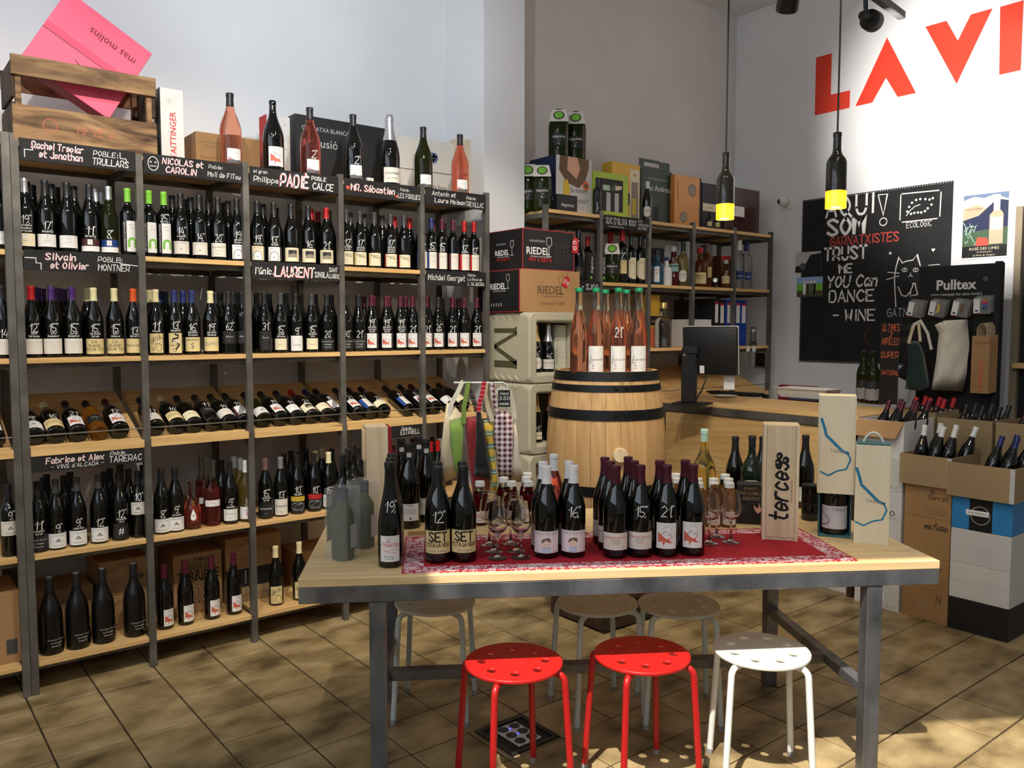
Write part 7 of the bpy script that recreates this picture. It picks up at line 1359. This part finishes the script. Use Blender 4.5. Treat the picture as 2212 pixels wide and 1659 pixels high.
q = PX(1700, 437, WC); t = thing('dome_camera', 'small white ball security camera fixed on the wall', 'camera', (WC, q.y, q.z), -PI / 2)
wpm = mat('camera_white', (226, 226, 224), rough=.4); m = MB().lathe([(0, 0), (0, .05), (.012, .05), (.016, .044), (.016, 0)], 24); obj('base', m.build('base', wpm), t, (.03, 0, -.01), (PI / 2, 0, 0)); m = MB().lathe([(-.04, 0)] + [(.042 * math.sin(a_), .042 * math.cos(a_)) for a_ in [(-PI / 2.2) + k * PI / 11 for k in range(11)]] + [(.042, 0)], 24); obj('ball', m.build('ball', wpm), t, (0, -.052, .0), (PI / 2 + .2, 0, .5)); obj('lens', MB().lathe([(0, 0), (0, .020), (.004, .018), (.004, 0)], 18).build('lens', GL['dark']), t, (-.018, -.089, .0), (PI / 2 + .1, 0, .5 - 1.0)); obj('cable', MB().tube([(.01, -.006, -.05), (-.05, -.004, -.3), (-.06, -.004, -.6)], .003, 6).build('cable', wpm), t)

# ------------------------------------------------------------------ accessories display stand
SX = 5.60; ya, yb = PX(1984, 600, SX).y, PX(2166, 600, SX).y; zt = PX(2075, 572, SX).z
t = thing('display_stand', 'tall black accessories display stand in front of the blackboard', 'stand', (SX, (ya + yb) / 2, 0), -PI / 2); W = ya - yb; DBL = mat('stand_black', (20, 20, 22), rough=.6, var=.05)
obj('panel', MB().cbox(-W / 2, .012, .05, W / 2, .03, zt, .002).build('panel', DBL), t); obj('side_rim', MB().cbox(W / 2 - .035, -.03, .05, W / 2, .0115, zt + .008, .002).build('side_rim', DBL), t); obj('base', MB().cbox(-W / 2, -.12, 0, W / 2, .16, .049, .003).build('base', DBL), t)
a = Art(); a.pr('Pulltex', -.02, zt - .155, .062, 'chalk', fit=W * .62, bold=.025); a.pr('wine concepts for wine lovers', -.02, zt - .195, .018, 'chalk', fit=W * .62); a.ring(W * .30, zt - .095, .010, .002, 'chalk'); a.flat('lettering', t, .0112)
for gi, (px, py, wd) in enumerate(((1977, 668, 'leftmost'), (2024, 667, 'second'), (2074, 667, 'third'), (2121, 660, 'rightmost'))):
    for k in range(3):
        q = PX(px + k * 4, py - k * 2, SX - .10 + k * .03); tt = thing('blister_pack', f'clear accessory pack on the {wd} hook of the black stand', 'pack', (q.x, q.y, q.z), -PI / 2, 'blister packs on the black stand'); tt.rotation_euler = (0, .18 if gi < 3 else 0, -PI / 2)
        w2, h2 = .05, .105
        obj('card', MB().box(-w2, 0, -h2 / 2, -w2 * .25, .001, h2 / 2 - .01).build('card', PAPER['white']), tt); obj('bag', MB().box(-w2, .0012, -h2 / 2, w2, .008, h2 / 2).build('bag', mat('pack_film', (150, 150, 150), rough=.15, alpha=.45, var=0)), tt)
        a = Art(); a.pr('Pulltex', -w2 * .65, h2 * .34, .006, 'ink', fit=.026); a.rect(-w2, -h2 / 2, -w2 * .25, -h2 * .44, 'darkred')
        a.poly([(-w2 * .85, -h2 * .26), (-w2 * .4, -h2 * .26), (-w2 * .5, -h2 * .36), (-w2 * .75, -h2 * .36)], 'ink')
        if gi == 3: [a.rect(w2 * .0, h2 * (.22 - c_ * .09), w2 * .6, h2 * (.30 - c_ * .09), col) for c_, col in enumerate(('orange', 'redtag', 'violet', 'teal', 'dgreen', 'blue'))]
        else: a.line([(w2 * .1, -h2 * .2), (w2 * .2, 0), (w2 * .1, h2 * .25)], .012, ('taupe', 'yellow', 'brown')[gi])
        a.flat('insert', tt, -.0006)
    q = PX(px + 8, py - 28, SX); hk = obj('hook', MB().tube([(0, 0, 0), (0, -.12, 0), (0, -.13, .008)], .002, 6).build('hook', STEEL), t, ((ya + yb) / 2 - q.y, .0115, q.z))
dS = 5.30
GH = 'bags hanging on the black stand'
hang('bottle_bag', 'black felt bottle bag hanging at the stand edge', 'bag', [(1960, 735), (1950, 790), (1929, 808), (1955, 822), (1990, 825), (1985, 760)], dS - .02, .05, BKC, [[(1962, 740), (1975, 700), (1988, 692), (2004, 720), (2012, 755)]], CRM, GH)
hang('bottle_bag', 'dark green felt bottle bag hanging on the stand', 'bag', [(1960, 740), (1985, 735), (1998, 770), (2009, 835), (1985, 845), (1955, 840), (1962, 790)], dS - .07, .04, DGC, [[(1963, 742), (1972, 705), (1984, 698), (1988, 738)]], NAT, GH)
hang('bottle_bag', 'white drawstring cloth bottle bag on the stand', 'bag', [(2019, 702), (2040, 692), (2090, 690), (2092, 740), (2080, 846), (2012, 842), (2022, 780), (2028, 720)], dS - .04, .06, CRM, [[(2034, 706), (2036, 698), (2044, 700), (2050, 708)]], BKC, GH)
for k in range(5):
    q = PX(2118 + k * 4, 857 - k, SX - .13 + k * .022); kw, kh = .105, PX(2118, 722, SX - .13).z - PX(2118, 846, SX - .13).z
    tt = thing('paper_bag', 'brown paper bottle bag in a row on the black stand', 'paper bag', (q.x, q.y, q.z + .02), -PI / 2, 'brown paper bags on the black stand'); obj('bag', MB().cbox(-kw / 2 - .01, 0, 0, kw / 2 - .01, .012, kh, .001).build('bag', KRAFT), tt)
    m = MB()
    for dy in (.002, .010): m.tube([(-.035, dy, kh), (-.033, dy, kh + .05), (-.015, dy - .004, kh + .075), (.005, dy - .004, kh + .075), (.02, dy, kh + .05), (.022, dy, kh)], .0028, 6)
    obj('handle', m.build('handle', mat('paper_cord', (176, 156, 128), rough=.8)), tt)
    if k == 0: a = Art(); a.pr('LA VINICOLA', .006, kh * .03, .022, 'coral', al='l', ang=PI / 2, fit=kh * .74, bold=.02); a.hand('0.35cts', .0, kh * .86, .016, 'ink', wd=.1); a.rect(-kw / 2 - .01, kh * .12, kw / 2 - .01, kh * .125, 'brown'); a.flat('print', tt, -.0006)
# doorway with shelf at the right edge, its darkness painted as a black back
q = PX(2198, 700, WC - .03)
t = thing('side_doorway', 'dark doorway with tan jamb and pine shelf at the right edge', 'doorway', (WC - .032, q.y, 0), -PI / 2); obj('jamb', MB().cbox(-.03, -.02, 0, .012, .031, 2.34, .002).build('jamb', mat('jamb_tan', (150, 136, 112), rough=.6)), t); obj('back', MB().box(.0125, .02, 0, .6, .031, 2.34).build('back', BCARD), t); obj('shelf', MB().cbox(.0125, -.10, PX(2205, 795, WC - .05).z, .6, .0195, PX(2205, 784, WC - .05).z, .002).build('shelf', PINE_X), t)

# ------------------------------------------------------------------ cartons of wine along the counter line
FX = 4.40
def ZF(px, py, X=FX): return PX(px, py, X).z
def xbox(name, label, cat, y0_, y1_, z0_, z1_, D, m_, front=None, X=FX, side=None, group=None): return solid(name, label, cat, (X, (y0_ + y1_) / 2, z0_), -PI / 2, y0_ - y1_, D, z1_ - z0_ - .0012, m_, front, group=group)
def fl_side(t, W, D, H, m_):
    pass
WB = [(1327, 1258), (1258, 1192), (1192, 1126), (1126, 1060), (1060, 990)]
zz = [max(0, ZF(1918, 1327))] + [ZF(1918, b) for _, b in WB]; zz[0] = 0.0
def wprint(k):
    def f(a, W, H):
        a.pr('75 cl.', W * .30, H * .08, .018, 'grey'); a.rect(-W * .3, H * .30, W * .18, H * .62, 'lgrey'); a.rect(-W * .295, H * .31, W * .175, H * .61, 'white')
        if k == 0: a.pr('VI JOVE', -W * .06, H * .38, .028, 'dim', fit=W * .4)
        if k == 3: a.ring(W * .30, H * .28, .012, .004, 'ink')
    return f
for k in range(5): xbox('white_carton', 'white wine carton ' + ('on the floor under four more' if k == 0 else ['', 'second up', 'third up', 'fourth up', 'fifth up, just below the open one'][k]) + ', stack by the counter', 'box', 2.405, 2.150, zz[k], zz[k + 1], .34, WCARD, wprint(k), group='white cartons beside the counter')
BS = [(1340, 1270), (1270, 1204), (1204, 1118), (1118, 1048)]; zb = [0.0] + [ZF(2003, b) for _, b in BS]
bprt = [lambda a, W, H: (a.hand('N', W * .3, H * .62, .035, 'ink', wd=.12), a.rect(-W * .2, H * .4, W * .04, H * .8, 'tape')), lambda a, W, H: (a.hand('LA MASSET', W * .1, H * .6, .022, 'ink', wd=.14, fit=W * .5), [a.line([(-W * .05, H * (.34 - q * .08)), (W * .42, H * (.34 - q * .08))], .002, 'brown') for q in range(4)]), lambda a, W, H: (a.hand('MATARO', W * .2, H * .72, .022, 'ink', wd=.2), a.hand('6', W * .2, H * .84, .015, 'ink')), lambda a, W, H: (a.rect(-W * .14, 0, W * .06, H, 'tape'), a.hand('6', W * .1, H * .76, .026, 'ink'), a.hand('Serrat', W * .22, H * .58, .022, 'ink'), [a.line([(-W * .05, H * (.3 - q * .08)), (W * .42, H * (.3 - q * .08))], .002, 'brown') for q in range(3)])]
for k in range(4): xbox('brown_carton', 'brown wine carton marked ' + ['with a single letter N on the floor', 'with faint print, second up in its stack', 'MATARO, third up in its stack', 'with marker pen, fourth up under the open carton'][k], 'box', 2.135, 1.893, zb[k], zb[k + 1], .33, KRAFT, bprt[k], group='brown cartons in a stack')
GS_ = [(1377, 1300), (1300, 1222), (1222, 1147), (1147, 1075)]; zg = [0.0] + [ZF(2113, b) for _, b in GS_]
BLUEC = mat('blue_card', (46, 132, 196), rough=.5)
gp_ = [None, lambda a, W, H: a.rect(-W / 2, H * .48, W / 2, H * .49, 'lgrey'), lambda a, W, H: a.rect(-W / 2, H * .48, W / 2, H * .49, 'lgrey'), lambda a, W, H: (a.rect(-W * .20, 0, W * .18, H, 'black'), a.ring(-.005, H * .48, .045, .003, 'lgrey', 24), a.rect(-W * .26, H * .46, W * .12, H * .62, 'white'), a.pr('2018CVNBXA04', -W * .07, H * .51, .009, 'ink', fit=W * .3))]
gl_ = ['black carton on the floor under two grey-white ones', 'grey-white carton on the black one', 'grey-white carton under the blue banded one', 'blue and black banded carton under an open carton']
for k in range(4): xbox('wine_carton', gl_[k], 'box', 1.885, 1.600, zg[k], zg[k + 1], .36, [BCARD, WCARD, WCARD, BLUEC][k], gp_[k], X=FX - .01)
def open_carton(label, X, y0_, y1_, z0_, z1_, D, m_, caps, cap, flap=False, tape=False, inner=KRAFT2, lab=None):
    W = y0_ - y1_; H = z1_ - z0_; t = thing('open_carton', label, 'box', (X, (y0_ + y1_) / 2, z0_ + .0004), -PI / 2, 'open cartons of wine'); th = .004
    m = MB(); m.box(-W / 2, 0, 0, W / 2, D, .005); m.box(-W / 2, 0, .005, W / 2, th, H); m.box(-W / 2, D - th, .005, W / 2, D, H); m.box(-W / 2, th, .005, -W / 2 + th, D - th, H); m.box(W / 2 - th, th, .005, W / 2, D - th, H); obj('body', m.build('body', m_), t)
    if flap:
        m = MB(); m.add([(-W / 2 + .0, -.001, H - .001), (W / 2, -.001, H - .001), (W / 2 - .02, -.055, H - .085), (-W / 2 - .05, -.055, H - .085), (-W / 2 + .0, -.004, H - .004), (W / 2, -.004, H - .004), (W / 2 - .02, -.058, H - .088), (-W / 2 - .05, -.058, H - .088)], [(0, 1, 2, 3), (7, 6, 5, 4), (0, 4, 5, 1), (1, 5, 6, 2), (2, 6, 7, 3), (3, 7, 4, 0)]); obj('flap', m.build('flap', KRAFT), t)
    if tape: m = MB(); m.box(W / 2 - .02, -.0015, 0, W / 2 + .0015, -.0003, H); obj('tape', m.build('tape', PAPER['silver']), t)
    for i, (fx, fy, tilt) in enumerate(caps):
        loc = Vector((X + fy * D, (y0_ + y1_) / 2 - fx * W, z0_ + .012 + .035 * math.sin(tilt))); ax = Vector((RT.x * math.sin(tilt), RT.y * math.sin(tilt), math.cos(tilt)))
        bottle(loc, f'dark bottle, {CAPC[cap][0]} capsule, tilted inside the ' + label.split(' carton')[0] + ' carton', group='bottles in open cartons', cap=cap, rot=ax.to_track_quat('Z', 'Y').to_euler(), lab=lab, sc=(.84, .84, .98))
zo1 = zz[5]; zt1 = ZF(1945, 920)
grid6 = lambda t_: [(-.33, .26, t_), (-.03, .26, t_), (.27, .26, t_), (-.33, .66, t_), (-.03, .66, t_), (.27, .66, t_)]
open_carton('open white carton with folded-out flap beside the counter', FX, 2.41, 2.150, zo1, zo1 + .205, .34, WCARD, grid6(.30), 'm', flap=True)
open_carton('open brown carton with white-capped bottles', FX - .035, 2.150, 1.885, zb[4], ZF(2003, 985, FX - .035), .34, KRAFT2, [(-.30, .25, .12), (-.08, .22, .28), (-.02, .60, .25), (.14, .30, .25), (.26, .62, .34), (-.3, .65, .2)], 'w', tape=True)
open_carton('open brown carton with navy-capped bottles', FX - .045, 1.900, 1.585, zg[4], ZF(2113, 1005, FX - .045), .37, KRAFT2, [(-.10, .35, .30), (.0, .62, .30), (.16, .30, .28), (.22, .66, .28)], 'b', tape=True)
# second row behind, on plain cartons
for y0_, y1_, ztp, cap, lb, X2, px in ((2.44, 2.17, ZF(2035, 893, 4.80), 'r', 'open carton with red-capped bottles in the second row', 4.80, 0), (2.15, 1.86, ZF(2100, 907, 4.78), 'k', 'open carton with black-capped bottles in the second row', 4.78, 0), (1.85, 1.56, ZF(2190, 915, 4.80), 'm', 'open carton with maroon-capped bottles in the second row', 4.80, 0)):
    hb = ztp - .235
    for k in range(3): xbox('brown_carton', f'plain brown carton, {["bottom", "middle", "top"][k]} support under the {CAPC[cap][0]}-capped open carton', 'box', y0_, y1_, hb * k / 3, hb * (k + 1) / 3, .30, KRAFT2, X=X2)
    open_carton(lb, X2, y0_, y1_, hb, ztp, .30, KRAFT2, grid6(.28), cap)
# white carton under the counter
q = PZ(1830, 1291, 0); q2 = PZ(1733, 1261, 0)
t = solid('white_carton', 'white carton with circle emblem on the floor under the counter', 'box', (FX + .08, (2.50 + 2.86) / 2, 0), -PI / 2, .36, .30, .24, WCARD, lambda a, W, H: (a.ring(W * .14, H * .46, .07, .003, 'grey', 28), a.line([(-W * .4, H * .5), (W * .1, 0)], .004, 'grey'), a.line([(W * .1, 0), (W * .5, H * .3)], .004, 'grey')))

# ------------------------------------------------------------------ pendant bottle lamps
def pendant(px, ytop, ybot, dep, label):
    b = PD(px, ybot, dep); tp = PD(px, ytop, dep); H = tp.z - b.z; s_ = H / .275; t = thing('bottle_lamp', label, 'pendant lamp', (b.x, b.y, b.z), 0, 'pendant lamps made from bottles')
    cut = [(z - .025, r) for z, r in PROF['bord'] if z > .02 and r > 0]; cut[0] = (0, .0372); zt_ = .275
    up = [(.062, .0372)] + [p_ for p_ in cut if p_[0] > .063] + [(zt_, .0)]
    obj('bottle_shade', MB().lathe([(.062, .034)] + up, 26).build('bottle_shade', mat('lamp_glass_dark', (26, 25, 18), rough=.08), sharp=50), t, sc=s_)
    obj('glowing_rim', MB().lathe([(.0, .0368), (.0, .0372), (.0618, .0372), (.0618, .0368), (.0, .0368)], 26).build('glowing_rim', mat('lamp_glass_lit', (220, 170, 40), rough=.1, trans=.7, emis=((255, 200, 40), .9)), sharp=50), t, sc=s_)
    obj('bulb', MB().lathe([(.002, 0), (.004, .016), (.014, .027), (.030, .031), (.046, .027), (.058, .018), (.062, 0)], 20).build('bulb', mat('bulb_lit', (255, 240, 200), emis=((255, 226, 150), 14), var=0)), t, sc=s_)
    obj('cord', MB().tube([(0, 0, H - .002), (0, 0, CH - b.z)], .0035, 8).build('cord', mat('cord_black', (16, 16, 16), rough=.6)), t)
    obj('ceiling_rose', MB().lathe([(CH - b.z - .03, 0), (CH - b.z - .03, .05), (CH - b.z, .05), (CH - b.z, 0)], 20).build('ceiling_rose', MATS['cord_black']), t)
    l = bpy.data.lights.new('lamp_bulb_light', 'POINT'); l.energy = 5; l.color = (1, .78, .45); l.shadow_soft_size = .03; o = bpy.data.objects.new('lamp_bulb_light', l); COL.objects.link(o); o.parent = t; o.location = (0, 0, -.03)
pendant(1566, 332, 474, 3.5, 'hanging bottle lamp in front of the gift boxes'); pendant(1805, 289, 450, 3.08, 'hanging bottle lamp in front of the blackboard')

# ------------------------------------------------------------------ track spotlights
SPM = mat('spot_black', (22, 22, 23), rough=.45)
def spot(loc, tgt, power, label, size=50, col=(1, .91, .78), blend=.6, light=True, yoke=.12, r=.05, soft=.03):
    loc = Vector(loc); d = (Vector(tgt) - loc).normalized(); t = thing('track_spotlight', label, 'spotlight', loc, 0, 'ceiling track spotlights')
    e = d.to_track_quat('-Z', 'Y').to_euler()
    obj('housing', MB().lathe([(.0, r), (.01, r * 1.02), (.05, r * .98), (.062, r * .55), (.075, r * .42), (.13, r * .42), (.135, 0)], 24).build('housing', SPM), t, rot=e)
    obj('reflector', MB().lathe([(.0, r * .96), (.03, r * .5), (.031, 0)], 24).build('reflector', mat('reflector_lit', (230, 225, 215), rough=.3, metal=.6)), t, rot=e)
    obj('yoke', MB().tube([Vector((0, 0, 0)) - d * .09, Vector((0, 0, yoke * .6)) - d * .1, Vector((0, 0, yoke)) - d * .1], .010, 8).build('yoke', SPM), t)
    if light:
        l = bpy.data.lights.new('spot_beam', 'SPOT'); l.energy = power; l.spot_size = math.radians(size); l.spot_blend = blend; l.color = col; l.shadow_soft_size = soft
        o = bpy.data.objects.new('spot_beam', l); COL.objects.link(o); o.parent = t; o.rotation_euler = e; o.location = d * .01
    return t
def track(a_, b_, label):
    a_, b_ = Vector(a_), Vector(b_); m_ = (a_ + b_) / 2; t = thing('light_track', label, 'light track', m_, math.atan2(b_.y - a_.y, b_.x - a_.x)); L_ = (b_ - a_).length
    obj('rail', MB().cbox(-L_ / 2, -.018, -.018, L_ / 2, .018, .018, .003).build('rail', SPM), t)
    for x in (-L_ * .4, L_ * .4): obj('hanger', MB().tube([(x, 0, .018), (x, 0, CH - m_.z)], .004, 6).build('hanger', SPM), t)
ZTK = 3.20
e1 = PD(1948, 34, 4.0); e2 = PD(1852, -8, 3.62); dd = (e2 - e1); dd.z = 0; dd.normalize(); ZTK = e1.z
track((e1.x, e1.y, ZTK), (e1.x + dd.x * 2.6, e1.y + dd.y * 2.6, ZTK), 'black light track reaching towards the painted letters')
h1 = PD(1888, 32, 3.78); spot((h1.x, h1.y, ZTK - .11), (6.04, 2.30, 3.02), 420, 'black track spotlight turned towards the painted letters', size=62, col=(1, .95, .88), r=.046)
h2 = PD(1700, 22, 3.5); spot((h2.x, h2.y, h2.z), (4.4, 3.3, .9), 40, 'black track spotlight aimed down at the counter', size=60, r=.046)
track((h2.x, h2.y, h2.z + .14), (h2.x - 2.0, h2.y - .4, h2.z + .14), 'black light track over the table')
for x, y, tx, ty, tz, pw, lb in ((.2, 1.9, .55, 4.1, 1.5, 120, 'track spotlight for the crate bay'), (1.0, 2.0, 1.5, 4.1, 1.35, 120, 'track spotlight for the middle bays'), (1.75, 2.2, 2.5, 4.0, 1.25, 110, 'track spotlight for the bays by the pilaster'), (2.0, 1.9, 3.3, 3.5, .95, 110, 'track spotlight for the oak barrel'), (1.9, .9, 2.6, 1.75, .8, 34, 'track spotlight for the right end of the table'), (2.6, 1.2, 4.3, 2.2, .6, 44, 'track spotlight for the carton stacks')):
    spot((x, y, 3.3), (tx, ty, tz), pw * .95, lb, size=70)
track((.0, 1.85, 3.43), (2.8, 1.95, 3.43), 'black light track over the entrance side')

for x, y, tx, ty, tz, pw, lb in ((.6, 2.6, 1.0, 4.5, 3.3, 58, 'added out-of-view spotlight brightening the wall above the crate bays'), (1.9, 2.7, 2.4, 4.5, 3.2, 52, 'added out-of-view spotlight brightening the wall above the pilaster bays')):  # unseen cool spots added to brighten the upper wall
    spot((x, y, 3.3), (tx, ty, tz), pw, lb, size=95, col=(.86, .93, 1.0), blend=1.0)
# ------------------------------------------------------------------ look-alikes in a row: tell them apart by their order from the double post
ORD = ['first', 'second', 'third', 'fourth', 'fifth', 'sixth']
byl = {}
for o in COL.objects:
    if o.parent is None and o.get('label') and str(o.get('group', '')).startswith('front bottles'): byl.setdefault(o['label'], []).append(o)
for lb, os_ in byl.items():
    if len(os_) > 1:
        os_.sort(key=lambda o: o.location.x); tail = ', {} of {} along'
        for k, o in enumerate(os_):
            if len(lb.split()) <= 12: o['label'] = lb + tail.format(ORD[k], ['', 'one', 'two', 'three', 'four', 'five', 'six'][len(os_)])
            elif len(lb.split()) <= 14: o['label'] = lb + f', {ORD[k]} along'
